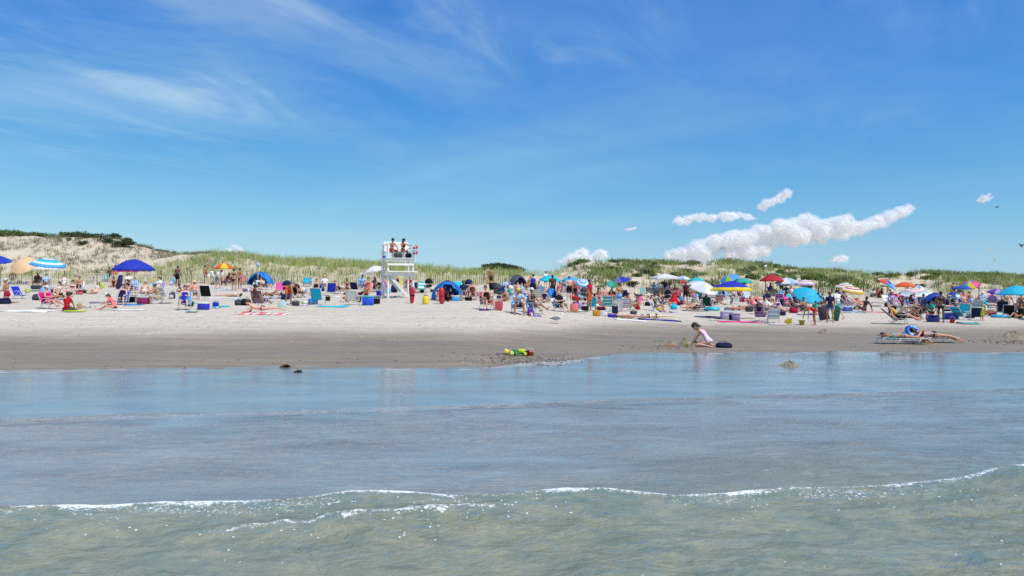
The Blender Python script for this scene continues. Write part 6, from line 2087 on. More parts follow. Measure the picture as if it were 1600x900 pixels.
seated(937, 474, "chair_read", "f", 15, "olive", "black+", "tank_top:denim short_shorts:black", "dark-haired woman reading under the dark green umbrella", "low", "black", "black chair under the dark green umbrella")
seated(946, 471, "chair", "m", 10, "pink", "none", "swim_trunks:red", "bald sunburnt man seated right of the dark green umbrella", "low", "tanc", "tan chair under the bald sunburnt man")
P(948, 478, "supine_knee", "f", -80, "fair", "auburn", "bikini_top:red bikini_bottom:red", "woman in a red bikini lying with a raised knee behind the floral towels")
P(967, 484, "stand_away", "m", -165, "tan", "brown", "swim_trunks:#7ea6d0", "shirtless boy in pale blue trunks standing with his back turned under the royal umbrella", 0.96)
chair(976, 469, "tall", 165, "navy", "tall navy chair at the pale-trunked boy's elbow")
towel(952, 486, 22, 0.9, "white/teal", "white towel with a teal floral print", 5, bands=11)
chair(950, 485, "tall", 170, "white/teal", "chair draped with a white and teal floral towel", bands=13, scale=1.06)
chair(978, 486, "low", 172, "lav/white", "chair draped with a round lilac patterned towel", bands=9, scale=1.06)
towel(966, 492, 30, 0.8, "white", "plain white towel in front of the floral draped chairs", 0)
seated(959, 473, "chair", "m", 20, "tan", "black", "shirt:black", "man in a black shirt seated under the small green and teal umbrella", "low", "green", "green chair under the small green and teal umbrella")
P(991, 485, "knees", "c", -60, "tan", "black", "swim_trunks:red", "boy in red trunks crouching side-on beside the lilac draped chair", 1.5)
P(1001, 477, "hunch", "c", 150, "fair", "black", "shirt:pink", "child in a pink shirt sitting with its back turned behind the boy in red trunks", 1.3)
board(996, 469, 0.9, 0.3, "maroon", "thin maroon board propped aslant behind the pink-shirted child", 150, 40)
chair(1006, 463, "tall", 8, "teal", "teal chair standing alone before the white canopy tent")
bag(1018, 467, 0.7, 0.35, 0.4, "black", "black and white sports bag before the white canopy tent", strap="white")
P(987, 498, "supine", "f", 82, "pink", "brown", "bikini_top:cream bikini_bottom:cream", "woman in a cream bikini lying flat with her feet towards the navy-towel sunbather", 1.0)
P(1027, 497.5, "prone", "f", -86, "pale", "black+", "bikini_top:black bikini_bottom:black", "woman in a black bikini lying face down on a navy towel", 1.03)
towel(1030, 500, 66, 0.9, "navy/royal", "long navy towel under the woman lying face down", -3)
towel(985, 500.5, 50, 0.8, "white", "white towel under the woman in the cream bikini", 1)
bag(956, 496, 0.5, 0.3, 0.2, "royal", "flat royal blue bag at the cream bikini woman's head", strap="crimson")
seated(1028, 486, "chair_read", "f", 70, "tan", "black", "swimsuit:black", "woman with short black hair reading in the white chair beside the yellow bag", "low", "white", "white chair of the short-haired reading woman", 1.02)
seated(1039, 480, "chair_read", "f", 62, "tan", "auburn", "tank_top:navy short_shorts:teal", "auburn-haired woman in teal shorts reading next to the short-haired one", "low", "denim", "denim blue chair of the reader in teal shorts")
bag(1030, 485, 0.46, 0.3, 0.22, "yellow", "flat yellow bag in front of the two reading women")
bag(1053, 483, 0.5, 0.36, 0.4, "turq", "bright turquoise bag at the feet of the two reading women", kind="pack")
towel(1036, 487.5, 40, 0.8, "lav/white/navy", "patterned lilac towel under the two reading women's feet", 0)
def folded_umbrella(px, py, h, r, col, label):
    o = root("folded_umbrella", at(px, py), 0.3, label, "umbrella")
    m = MB(); m.lathe([(r, 0.03), (r * 0.96, 0.06), (r * 0.45, h * 0.55), (0.02, h)], 9, (0, 0, 0)); m.build("canopy", cm(col), o, smooth=False)
    m = MB(); m.tube([(0, 0, h * 0.9), (0, 0, h + 0.12)], 0.015); m.build("pole", metal(), o)
folded_umbrella(1053, 473, 0.9, 0.48, "red", "half-folded red umbrella standing like a tent behind the readers")
P(1073, 475, "armup", "m", 10, "tan", "brown", "shirt:maroon shorts:black", "man in a maroon shirt and black shorts standing with a hand at his head")
P(1022, 455, "hunch", "f", 0, "fair", "black", "shirt:sky", "woman in sky blue sitting at the white canopy tent's near leg")
seated(1033, 458, "chair", "m", 5, "fair", "black", "shirt:white shorts:navy", "man in a white shirt seated under the white canopy tent", "low", "ltblue", "pale blue chair under the white canopy tent")
seated(1044, 461, "chair", "f", -15, "pink", "grey", "shirt:lav", "grey-haired woman in lilac seated at the canopy tent's far side", "low", "white", "white chair under the grey-haired woman in lilac")
seated(1055, 463, "chair", "F", 0, "brown", "black", "dress:maroon", "woman in a maroon dress seated between the canopy tent and the red umbrella", "low", "denim", "denim chair between the canopy tent and the red umbrella")
chair(1064, 467, "low", 30, "sky", "sky blue chair beside the man in the maroon shirt")
# below the greyish white and yellow-rimmed umbrellas
seated(1090, 484, "recline", "f", -62, "fair", "auburn", "bikini_top:white bikini_bottom:black cap:white", "woman in a white cap reclining side-on beside the dark green chair", "lounge", "purple/white", "purple and white lounge chair beside the dark green chair", bands=7)
P(1082, 483, "supine_knee", "m", -75, "tan", "brown", "swim_trunks:salmon", "man in salmon trunks lying with a knee up beside the white-capped woman")
seated(1107, 484, "recline", "m", 150, "tan", "black", "shirt:dkgreen shorts:black", "man seen from behind in the dark green chair, knees to one side", "tall", "dkgreen", "dark green chair seen from behind", scale=1.06)
float_ring(1113, 485, 0.42, 0.11, "turq/aqua", "turquoise inflatable ring lying beside the dark green chair")
chair(1100, 467, "tall", 172, "royal", "royal blue chair under the greyish white umbrella, first of the row")
chair(1113, 470, "tall", 176, "blue/white", "blue and white striped chair in the middle of the blue chair row", bands=7)
chair(1122, 468, "tall", 170, "sky", "sky blue chair last in the row under the greyish white umbrella")
chair(1124, 476, "camp", 165, "grey/rose", "grey and dusty rose chair beside the row of blue chairs", bands=5)
seated(1097, 470, "chair", "f", 15, "fair", "blond+", "tank_top:white", "blond woman in white seated beneath the greyish white umbrella", "low", "teal", "teal chair under the blond woman in white")
chair(1137, 466, "low", 20, "sky", "sky blue chair under the yellow-rimmed umbrella's far side")
seated(1147, 466, "chair_read", "f", -30, "fair", "grey+", "shirt:white trousers:denim", "grey-haired woman in white and jeans reading under the yellow-rimmed umbrella", "low", "white", "white chair of the grey-haired woman in jeans")
chair(1151, 475, "tall", -120, "denim", "denim-coloured chair turned sideways behind the yellow-rimmed umbrella's pole")
seated(1159, 467, "chair", "F", 10, "pink", "auburn", "swimsuit:rose", "auburn-haired woman in a rose swimsuit seated in a crimson chair", "camp", "crimson", "crimson camp chair beside the pale striped chair", frame="#7a2a30")
chair(1169, 471, "tall", 5, "ltblue/white", "pale blue and white striped tall-backed chair facing the sea", bands=9, scale=1.06)
P(1184, 470, "supine", "m", 85, "pink", "brown", "swim_trunks:salmon", "man in salmon trunks lying flat near the red peaked umbrella")
bag(1198, 473, 0.5, 0.35, 0.32, "black", "black bag lying near the red peaked umbrella")
cooler(1200, 465, 0.5, 0.35, 0.3, "red", "crimson", "red cooler at the foot of the red peaked umbrella")
cooler(1135, 499, 0.66, 0.45, 0.50, "#a99fc0", "#b9b1cc", "larger lilac cooler at the yellow-rimmed umbrella's pole", 5, True)
cooler(1150, 501, 0.46, 0.40, 0.46, "#8a7fa8", "#9d93b6", "smaller mauve cooler on the other side of the yellow-rimmed umbrella's pole", -8, True)
bag(1141.5, 500, 0.2, 0.2, 0.36, "black", "small black bag squeezed between the two lilac coolers")
towel(1124, 498, 12, 0.6, "maroon", "crumpled maroon cloth beside the larger lilac cooler", 10)
def sandal(px, py, col, label):
    for k, dx in enumerate((-0.09, 0.09)):
        loc = at(px + k * 3, py); o = root("flip_flop", loc, R(20 - 40 * k), label, "flip-flop", "pair of dark flip-flops by the maroon cloth")
        m = MB(); m.lathe([(0.05, 0.004), (0.052, 0.012), (0.05, 0.02)], 14); m.V = [(x, y * 2.6, z) for x, y, z in m.V]; m.build("sole", cm(col), o)
        m = MB(); m.tube([(-0.045, 0.02, 0.02), (0, -0.05, 0.05), (0.045, 0.02, 0.02)], 0.007, 5); m.build("strap", cm("black"), o)
sandal(1106, 496, "black", "dark flip-flop lying beside the maroon cloth and lilac cooler")
towel(1115, 500.5, 12, 0.4, "green/white", "green and white cloth at the end of the pink towel", 0)
towel(1156, 503.5, 66, 1.0, "pink/hotpink", "long bright pink towel in front of the lilac coolers", -2)
towel(1167, 497.5, 18, 0.9, "khaki", "round greyish mat lying beyond the pink towel", 0, name="beach_mat", cat="mat")
bag(1171, 487, 0.62, 0.36, 0.42, "dkgrey", "black and white dotted bag by the woman in pink", strap="white")
P(1156, 485, "supine", "f", 78, "pink", "blond", "bikini_top:rose bikini_bottom:rose", "woman in a rose bikini lying flat beside the dotted bag")
float_ring(1140, 484, 0.30, 0.09, "turq/sky", "sky blue ring lying behind the yellow-rimmed umbrella's pole")
seated(1181, 485, "recline", "f", 20, "pink", "red", "dress:salmon", "woman in a salmon dress reclining behind the navy chair", "lounge", "rose", "rose lounge chair of the woman in the salmon dress")
seated(1191, 502, "recline", "f", 140, "tan", "auburn+", "dress:navy", "auburn-haired woman turned away in a navy chair near the striped towel", "tall", "navy/lav", "navy and lilac chair turned away beside the blue-and-white draped towel", bands=7)
chair(1208, 504, "low", 165, "white/ltblue/navy", "chair draped with a white and navy broad-striped towel", bands=5, scale=1.06)
towel(1207, 506, 22, 0.7, "white/navy", "white and navy striped towel trailing on the sand", 5, bands=5)
seated(1210, 489, "recline", "m", 60, "fair", "brown", "shirt:white shorts:navy", "man in white reclining with crossed legs behind the striped towel", "low", "white/pink", "white and pink chair of the reclining man in white", bands=7)
board(1215, 508, 0.95, 0.45, "white", "white boogie board with a pink inlay lying by the yellow bucket", -4, 0, "pink")
bucket(1228, 508, 0.15, 0.26, "yellow", "yellow bucket tipped on its side by the white board", tip=70, yaw=20)
bucket(1234, 504, 0.12, 0.22, "brownc", "brown bucket just behind the tipped yellow bucket")
# under the red and striped umbrellas
seated(1208, 460, "chair", "m", 40, "brown", "black", "shirt:navy shorts:navy cap:crimson", "man in navy and a crimson cap seated under the red peaked umbrella", "low", "royal", "royal blue chair under the red peaked umbrella")
P(1221, 459, "stand", "f", 0, "dark", "black++", "dress:black", "woman in black with very long hair standing under the pale blue umbrella", 0.88)
chair(1218, 466, "low", -40, "sky", "sky blue chair aslant below the red peaked umbrella")
seated(1229, 463, "chair", "m", -10, "tan", "black", "shirt:dkgrey", "man in dark grey seated under the pale blue and white umbrella", "low", "black", "black chair under the pale blue and white umbrella")
seated(1239, 465, "chair", "f", 10, "pink", "red+", "tank_top:white", "red-haired woman in white seated right of the pale blue umbrella", "low", "ltblue", "pale blue chair under the red-haired woman in white")
chair(1217, 476, "tall", 165, "royal/pink/white", "blue and pink striped chair back behind the woman in pink", bands=7)
seated(1231, 483, "chair_read", "f", 30, "tan", "black", "shirt:pink short_shorts:rose", "woman in a pink top seated beside the blue and pink striped chair", "low", "navy", "navy chair of the woman in the pink top")
bag(1240, 489, 0.6, 0.45, 0.42, "crimson", "round crimson bag in front of the woman in the pink top", kind="pack")
chair(1237, 473, "low", 15, "turq", "turquoise chair behind the woman in the pink top")
P(1258, 486, "cross", "m", 15, "tan", "black", "swim_trunks:navy", "shirtless tanned man sitting under the leaning turquoise umbrella")
seated(1250, 478, "chair", "f", 20, "olive", "black", "swimsuit:black", "woman in black seated in the leaning turquoise umbrella's shade", "low", "navy", "navy chair in the leaning turquoise umbrella's shade")
P(1264, 508, "bend", "c", -82, "tan", "brown+", "swimsuit:red", "girl in a red swimsuit bending down to a bucket", 1.30)
bucket(1253, 508, 0.15, 0.26, "#9c9c48", "olive sand bucket under the hands of the bending girl in red", inside="sand")
P(1275, 490, "hunch", "f", -10, "fair", "brown", "shirt:#3fae7e", "young woman in a green shirt sitting behind the bending girl", 0.9)
towel(1279, 491.5, 22, 0.7, "red/salmon", "red towel under the young woman in green", 0)
P(1286, 477, "hunch", "m", 20, "brown", "black", "shirt:black", "person in black sitting beside the leaning turquoise umbrella's rim")
P(1297, 504, "carry", "f", 165, "tan", "brown", "shirt:navy short_shorts:denim cap:rose", "woman in a navy tee, denim shorts and rose cap walking with a folded chair", 1.0)
P(1309, 499, "walk", "m", -160, "fair", "brown", "shirt:white shorts:teal", "man in a white shirt and teal shorts walking beside the navy-tee woman", 0.98)
def folded_chair(px, py, col, label, yaw=0, lean=14):
    loc = at(px, py); o = root("folded_chair", loc, R(yaw), label, "chair")
    T = ry(R(lean))
    for k in (-0.03, 0.03):
        m = MB(); m.box(T @ np.array((0, k, 0.46)), (0.52, 0.02, 0.80), T, 0, 0.008); m.build("fabric", cm(col), o)
    m = MB()
    for q in (-0.27, 0.27):
        m.tube([T @ np.array((q, 0, 0.02)), T @ np.array((q, 0, 0.95))], 0.014)
    m.tube([T @ np.array((-0.27, 0, 0.95)), T @ np.array((0.27, 0, 0.95))], 0.014); m.build("frame", metal(), o)
folded_chair(1304, 502, "dkgreen", "dark green folded chair carried between the walking couple", 30, 20)
folded_chair(1289, 501.5, "#4a4048", "dark plum towel bundle held at the navy-tee woman's other side", -20, -10)
seated(1318, 470, "chair", "f", 10, "tan", "black", "shirt:lav", "woman in lilac seated under the further striped umbrella", "low", "denim", "denim chair under the further striped umbrella")
seated(1326, 476, "recline", "f", 50, "fair", "brown", "swimsuit:navy", "woman in navy reclining under the nearer striped umbrella", "low", "navy", "navy chair under the nearer striped umbrella")
P(1336, 473, "supine_knee", "m", 75, "pink", "grey", "swim_trunks:red", "man in red trunks lying knee-up under the nearer striped umbrella")
P(1345, 487, "legs_out", "m", -72, "dark", "black", "swim_trunks:brownc", "dark-skinned man sitting with his legs stretched towards the blue cooler", 1.05)
cooler(1324, 486, 0.62, 0.4, 0.34, "#3f5fae", "ltblue", "blue cooler with a pale lid by the dark-skinned man's feet", 10)
towel(1330, 488, 36, 0.9, "denim/ltblue", "blue towel under the pale-lidded cooler", 0)
towel(1370, 488, 40, 0.6, "salmon/rose", "thin reddish towel stretched on the bare sand right of the dark-skinned man", -2)
for (x, y, a, c, l) in ((1366, 465, 20, "white", "first figure in white"), (1373, 463, -10, "salmon", "middle figure in salmon"), (1379, 466, 15, "black", "last figure in black")):
    P(x, y, "hunch", "f", a, "olive", "black+", "shirt:%s shorts:navy" % c, l + " of the trio sitting at the dune foot beyond the striped umbrellas")
bag(1391, 466, 0.5, 0.35, 0.4, "royal", "royal blue bag next to the trio at the dune foot")
# far right
seated(1408, 506, "recline", "m", 74, "pink", "brown", "swim_trunks:black sunglasses tank_top:#d9a030", "man with a yellow-orange towel over his chest reclining in a black lounge chair", "lounge", "black", "black lounge chair closest to the loungers by the water", 1.15, scale=1.06, frame="#8a8a90")
towel(1393, 502, 6, 0.3, "pink/white", "pink and white towel at the reclining man's head", 60)
seated(1415, 489, "chair_read", "f", 60, "tan", "brown", "swimsuit:black cap:hotpink", "woman in black and a hot pink cap seated behind the reclining man", "low", "white", "white chair of the woman in the hot pink cap")
P(1424, 491, "legs_out", "f", 70, "fair", "brown", "bikini_top:white bikini_bottom:white", "woman in white sitting on the sand with legs towards the table")
chair(1403, 483, "tall", -30, "pink/white", "pink and white striped chair behind the hot pink cap", bands=9)
chair(1389, 475, "low", 10, "white", "white chair left of the wide ringed umbrella")
seated(1395, 473, "chair", "f", 15, "olive", "black", "tank_top:royal", "woman in royal blue seated under the small pale blue umbrella", "low", "royal", "royal blue chair under the small pale blue umbrella")
chair(1404, 472, "low", 8, "crimson", "crimson chair under the plain orange umbrella")
seated(1418, 476, "chair", "F", 0, "brown", "black", "dress:dkgrey", "woman in dark grey seated under the wide ringed umbrella", "low", "black", "black chair under the wide ringed umbrella")
seated(1438, 479, "chair", "m", -20, "tan", "black", "shirt:navy", "man in navy seated at the blue half-dome tent's edge", "low", "navy", "navy chair at the blue half-dome tent's edge")
seated(1428, 486, "chair_read", "f", 30, "tan", "black+", "shirt:black", "woman in black seated behind the dark folding table", "low", "blue", "blue chair behind the dark folding table")
def table(px, py, label):
    loc = at(px, py); o = root("folding_table", loc, R(6), label, "table")
    m = MB(); m.box((0, 0, 0.48), (1.5, 0.6, 0.035), None, 0, 0.01); m.build("tabletop", cm("dkgrey", 0.5, "paint"), o)
    for x in (-0.68, 0.68):
        for y in (-0.25, 0.25):
            m = MB(); m.tube([(x, y, 0), (x * 0.95, y, 0.47)], 0.015); m.build("leg", cm("black", 0.5, "paint"), o)
table(1437, 492, "low dark folding table under the wide ringed umbrella")
bag(1436, 495, 0.5, 0.35, 0.3, "black", "black bag under the dark folding table")
bucket(1447, 497, 0.13, 0.28, "salmon", "salmon pink bucket beside the dark folding table")
P(1455, 493, "hunch", "f", -20, "fair", "black", "shirt:teal shorts:black", "woman in a teal shirt sitting in the half-dome tent's opening")
P(1449, 491, "cross", "m", 10, "dark", "black", "swim_trunks:black", "dark-skinned man sitting in the half-dome tent's opening")
P(1470, 504, "stand_away", "f", 150, "brown", "black", "bikini_top:black bikini_bottom:black", "brown-skinned woman in a black bikini standing by the blue coolers")
cooler(1458, 503, 0.60, 0.42, 0.42, "#222f86", "#1d2770", "all-navy cooler at the standing bikini woman's feet", 4)
cooler(1485, 499, 0.82, 0.5, 0.50, "#2a3fb4", "white", "large blue cooler with a white lid behind the standing bikini woman", -4)
bag(1466, 490, 0.5, 0.3, 0.4, "white", "white plastic bag by the standing bikini woman's elbow", name="plastic_bag")
bucket(1488, 505, 0.14, 0.2, "red", "red bucket in front of the large white-lidded cooler")
towel(1476, 503, 12, 0.4, "purple/lav", "purple cloth dropped beside the standing bikini woman", 0)
board(1511, 506, 1.1, 0.48, "black", "black boogie board with a white inlay on the bare sand", -6, 0, "white")
board(1517, 507, 0.9, 0.42, "teal", "teal board half under the black and white boogie board", -12)
P(1489, 466, "stand_away", "M", 175, "tan", "brown", "swim_trunks:black cap:brownc", "heavy tanned man seen from behind before the dark grey dome tent", 0.86)
chair(1484, 476, "camp", 170, "sky", "sky blue camp chair below the heavy tanned man", frame="#4c4c55")
seated(1496, 483, "recline", "f", 30, "tan", "brown", "swimsuit:black sun_hat:straw", "woman in a straw sun hat reclining behind the large blue cooler", "lounge", "navy", "navy lounge chair of the straw-hatted woman")
chair(1504, 473, "low", 20, "aqua/white", "aqua and white chair next to the coral pink one", bands=5)
chair(1512, 474, "tall", 10, "salmon", "coral pink tall-backed chair right of the aqua and white one")
towel(1487, 484, 14, 0.5, "lav/white", "lilac printed towel lying near the straw-hatted woman", 40)
chair(1505, 494, "low", 160, "turq", "turquoise chair draped with a bright towel beside the large blue cooler", scale=1.06)
chair(1503, 499, "lounge", 120, "turq/denim", "turquoise and denim lounge chair low on the sand", bands=5)
chair(1523, 491, "tall", 172, "#8fa7b4/#c8d2d2", "grey-blue floral chair with white legs seen from behind", bands=11, scale=1.06, frame="#e4e4e4")
chair(1526, 500, "low", 150, "navy", "small navy chair with white legs beside the lime-shorted child", frame="#eaeaea")
P(1535, 501, "stand", "c", 20, "tan", "none", "swim_trunks:lime shirt:lime", "small child in lime yellow standing beside the grey floral chair", 0.80)
P(1539, 494, "hunch", "c", -20, "tan", "brown", "shirt:#d6d66a sun_hat:#dcdc90", "toddler in a pale lime hat sitting behind the standing lime child", 1.0)
seated(1537, 479, "chair", "F", -15, "fair", "grey", "shirt:ltblue trousers:navy sun_hat:white", "person in a white hat and pale blue shirt seated beyond the floral chair", "low", "grey", "grey chair of the white-hatted person")
P(1541, 470, "supine_knee", "f", 80, "pink", "brown", "bikini_top:rose bikini_bottom:rose", "woman in rose lying near the fence behind the white-hatted person")
P(1560, 472, "supine", "m", 85, "pink", "brown", "swim_trunks:navy", "man in navy trunks lying flat beneath the purple umbrella's rim")
chair(1557, 478, "tall", 12, "hotpink", "hot pink chair in front of the purple umbrella")
towel(1540, 483, 26, 0.8, "ltblue/white", "pale blue towel left of the hot pink chair", 0)
seated(1566, 493, "recline", "m", 150, "tan", "brown", "shirt:navy", "person in navy turned away in the big navy chair by the turquoise disc", "tall", "navy", "big navy chair with a white outline by the turquoise disc", scale=1.06)
P(1571, 480, "chair_fwd", "F", -20, "fair", "red", "tank_top:khaki shorts:black", "red-haired woman in khaki sitting behind the big navy chair")
float_ring(1563, 496, 0.44, 0.08, "turq/sky", "flat turquoise disc float before the big navy chair", name="disc_float")
P(1583, 492, "recline", "M", -60, "brown", "black", "swim_trunks:dkgrey", "brown-skinned man lounging in the biggest turquoise umbrella's shade")
P(1598, 494, "cross", "m", -40, "brown", "black", "swim_trunks:black", "brown-skinned man sitting at the picture's right edge under the biggest turquoise umbrella")
chair(1576, 495, "low", 150, "black", "black chair in the biggest turquoise umbrella's shade")
P(1596, 478, "hunch", "m", -30, "tan", "brown", "swim_trunks:navy", "tanned man sitting beyond the biggest turquoise umbrella's pole")
towel(1594, 482, 30, 0.7, "salmon/white", "pinkish towel under the biggest turquoise umbrella", 0)
bag(1550, 493, 0.5, 0.3, 0.22, "rose", "dusty rose bag beside the turquoise disc float")
cooler(1519, 473, 0.5, 0.35, 0.3, "navy", "navy", "navy cooler beneath the rainbow umbrella")

# ------------------------------------------------------------------ near the water
def chaise(px, py, yaw, cols, label):
    loc = at(px, py); o = root("sun_lounger", loc, R(yaw), label, "sun lounger")
    cs = [cm(c) for c in cols.split("/")]
    m = MB(); m.sheet(lambda u, v: ((u - 0.5) * 0.58, -0.85 + 1.75 * v, 0.21 - 0.03 * math.sin(math.pi * u) + 0.05 * max(0, 0.25 - v) - 0.02 * math.sin(math.pi * v)), 8, 22, 0.014, lambda u, v: int(v * 16) % len(cs)); m.build("bed", cs, o)
    m = MB()
    for q in (-0.31, 0.31):
        m.tube([(q, -0.88, 0.23), (q, -0.2, 0.21), (q, 0.92, 0.21)], 0.014)
    m.tube([(-0.31, -0.88, 0.23), (0.31, -0.88, 0.23)], 0.014); m.tube([(-0.31, 0.92, 0.21), (0.31, 0.92, 0.21)], 0.014); m.build("frame", metal(), o)
    for y in (-0.72, -0.1, 0.62):
        m = MB(); m.tube([(-0.32, y, 0.21), (-0.34, y - 0.10, 0.012), (0.34, y - 0.10, 0.012), (0.32, y, 0.21)], 0.013); m.build("leg", metal(), o)
    for q in (-0.33, 0.33):
        m = MB(); m.tube([(q, -0.35, 0.21), (q * 1.06, -0.15, 0.38), (q * 1.06, 0.15, 0.38)], 0.013); m.build("armrest", metal(), o)
chaise(1408, 537, -100, "aqua/white", "sun lounger nearer the water, aqua and white under the woman in a turquoise top")
chaise(1455, 535, -102, "navy/white", "sun lounger further from the water, under the woman in the dark bikini")
person_at(at(1413, 537.5), "bed_prone", "f", -100, "tan", "brown+", "bikini_top:teal bikini_bottom:denim", "woman in a turquoise top lying face down on the lounger nearer the water", 1.02)
person_at(at(1460, 535.5), "bed_read", "f", -103, "pink", "black+", "bikini_top:black bikini_bottom:black", "woman in a dark bikini lying face down on the lounger behind the turquoise-topped one", 1.06)
float_ring(1427, 530, 0.25, 0.10, "blue/sky/royal", "blue and white swim ring propped behind the two sun loungers", stand=48, yaw=10)
G = person_at(at(1098, 541.5), "dig", "c", -122, "fair", "brown+", "swimsuit:tiedye", "little girl in a pastel tie-dye swimsuit kneeling and digging at the water's edge", 1.48)
bag(1131, 543, 0.66, 0.40, 0.20, "#141c3c", "navy mesh bag lying behind the digging girl", kind="pack", flap="navy")
def sand_heap(px, py, r, h, label, seed, wet=True):
    loc = at(px, py); rr = random.Random(seed)
    n, k = 26, 9
    V = [(0, 0, h)]; Fc = []
    for j in range(1, k + 1):
        for i in range(n):
            a = 2 * math.pi * i / n; q = j / k
            x, y = r * q * math.cos(a), r * q * math.sin(a)
            z = h * (1 - q) ** 1.1 * (1 + 0.5 * float(fbm(x * 5 + seed, y * 5, 3, seed))) + 0.12 * h * rr.uniform(-1, 1) * (q < 0.9) - 0.03 * q
            V.append((x, y, z))
    Fc += [(0, 1 + i, 1 + (i + 1) % n) for i in range(n)]
    for j in range(k - 1):
        Fc += [(1 + j * n + i, 1 + j * n + n + i, 1 + j * n + n + (i + 1) % n, 1 + j * n + (i + 1) % n) for i in range(n)]
    me = make_mesh("sand_mound", V, Fc, False); attr(me, "damp_skylit", np.full(len(V), 0.75)); attr(me, "dune", np.zeros(len(V)))
    o = link("sand_mound", me, SAND, None, loc); return tag(o, label, "sand mound")
sand_heap(1234, 573, 0.38, 0.20, "lone sandcastle mound standing in the film of water", 3)
sand_heap(1070, 538, 0.26, 0.24, "small pointed sand heap in front of the digging girl", 4)
sand_heap(1047, 538, 0.32, 0.16, "low sand heap beside the green sand toy", 5)
sand_heap(1086, 541, 0.26, 0.24, "dark sand heap under the digging girl's hands", 6)
sand_heap(1288, 521, 0.40, 0.20, "small dug heap on the open sand before the walking couple", 7)
sand_heap(1310, 522.5, 0.45, 0.06, "flat dug heap of sand beside the small one", 8)
sand_heap(1585, 528, 1.1, 0.30, "broad dug sand pile at the picture's right edge", 9)
sand_heap(1562, 530, 0.5, 0.07, "low spill of sand beside the broad pile", 10)

def seaweed(px, py, w, h, label, seed):
    loc = at(px, py); rr = np.random.default_rng(seed); n = 220
    a = rr.uniform(0, 6.28, n); q = np.sqrt(rr.uniform(0, 1, n)) * w / 2
    X, Y = q * np.cos(a), q * np.sin(a) * 0.6; Z = h * (1 - (q / (w / 2)) ** 2) * rr.uniform(0.2, 1, n)
    d = rr.normal(size=(n, 3)) * (0.05, 0.05, 0.025); e = rr.normal(size=(n, 3)) * 0.010
    Pp = np.stack([X, Y, Z], 1)
    V = np.stack([Pp - d - e, Pp - d + e, Pp + d + e, Pp + d - e], 1).reshape(-1, 3); V[:, 2] = np.maximum(V[:, 2], 0.004)
    o = link("seaweed_clump", make_mesh("seaweed_clump", V, np.arange(n * 4).reshape(-1, 4), False), mat("#4a3a1c", 0.6, "plain"), None, loc)
    return tag(o, label, "seaweed")
seaweed(447, 574, 0.11, 0.06, "dark brown seaweed clump at the edge of the water film", 2)
seaweed(466, 582, 0.09, 0.006, "flat shred of seaweed floating just below the brown clump", 3)

# the toy pile
towel(793, 553, 8, 0.12, "red/crimson", "flat red spade-shaped cloth at the end of the toy pile", 10)
def shovel(px, py, col, label, yaw):
    o = root("toy_shovel", at(px, py), R(yaw), label, "toy shovel")
    m = MB(); m.tube([(-0.22, 0, 0.03), (0.05, 0, 0.03)], 0.012); m.tube([(-0.22, -0.04, 0.03), (-0.22, 0.04, 0.03)], 0.012); m.build("handle", cm(col, 0.4, "paint"), o)
    m = MB(); m.sheet(lambda u, v: (0.04 + 0.16 * u, (v - 0.5) * 0.12 * (1 - 0.3 * u), 0.02 + 0.02 * abs(v - 0.5)), 6, 5, 0.008); m.build("blade", cm(col, 0.4, "paint"), o)
shovel(786, 554, "purple", "purple toy shovel at the edge of the toy pile", 15)
shovel(1048, 541, "orange", "orange toy shovel near the digging girl's sand heaps", -20)
shovel(1030, 534, "green", "green toy rake lying on the sand beyond the digging girl's heaps", 10)
bucket(1072, 543, 0.07, 0.09, "yellow", "tiny yellow mould lying by the digging girl", tip=60)
bucket(796, 555, 0.09, 0.14, "yellow", "bright yellow bucket lying in the toy pile", tip=80, yaw=150)
bucket(802, 556, 0.08, 0.13, "#dfe27c", "pale yellow-green bucket in the toy pile", tip=85, yaw=200)
bucket(804, 552, 0.09, 0.14, "#4f66b8", "blue and white bucket upside down on the toy pile", tip=160)
bucket(823, 556, 0.09, 0.17, "maroon", "dark maroon bucket with a raised pink handle at the toy pile", handle="#f0b0a0")
bucket(830, 556, 0.09, 0.13, "orange", "orange bucket at the end of the toy pile")
def toy_truck():
    o = root("toy_truck", at(813, 555.5), R(12), "lime and green toy truck in the middle of the toy pile", "toy truck", None, 0.85)
    g, l = cm("green", 0.4, "paint"), cm("lime", 0.4, "paint")
    m = MB(); m.box((0.05, 0, 0.17), (0.34, 0.24, 0.14), ry(0.15), 0, 0.03); m.build("tipper", l, o)
    m = MB(); m.box((-0.20, 0, 0.15), (0.14, 0.22, 0.18), None, 0, 0.03); m.build("cab", g, o)
    m = MB(); m.box((0, 0, 0.075), (0.50, 0.18, 0.04), None, 0, 0.01); m.build("chassis", g, o)
    for x in (-0.18, 0.16):
        for y in (-0.12, 0.12):
            m = MB(); m.lathe([(0.02, -0.025), (0.065, -0.025), (0.068, 0), (0.065, 0.025), (0.02, 0.025)], 14, (x, y, 0.066), rx(math.pi / 2)); m.build("wheel", g if x < 0 else l, o)
toy_truck()

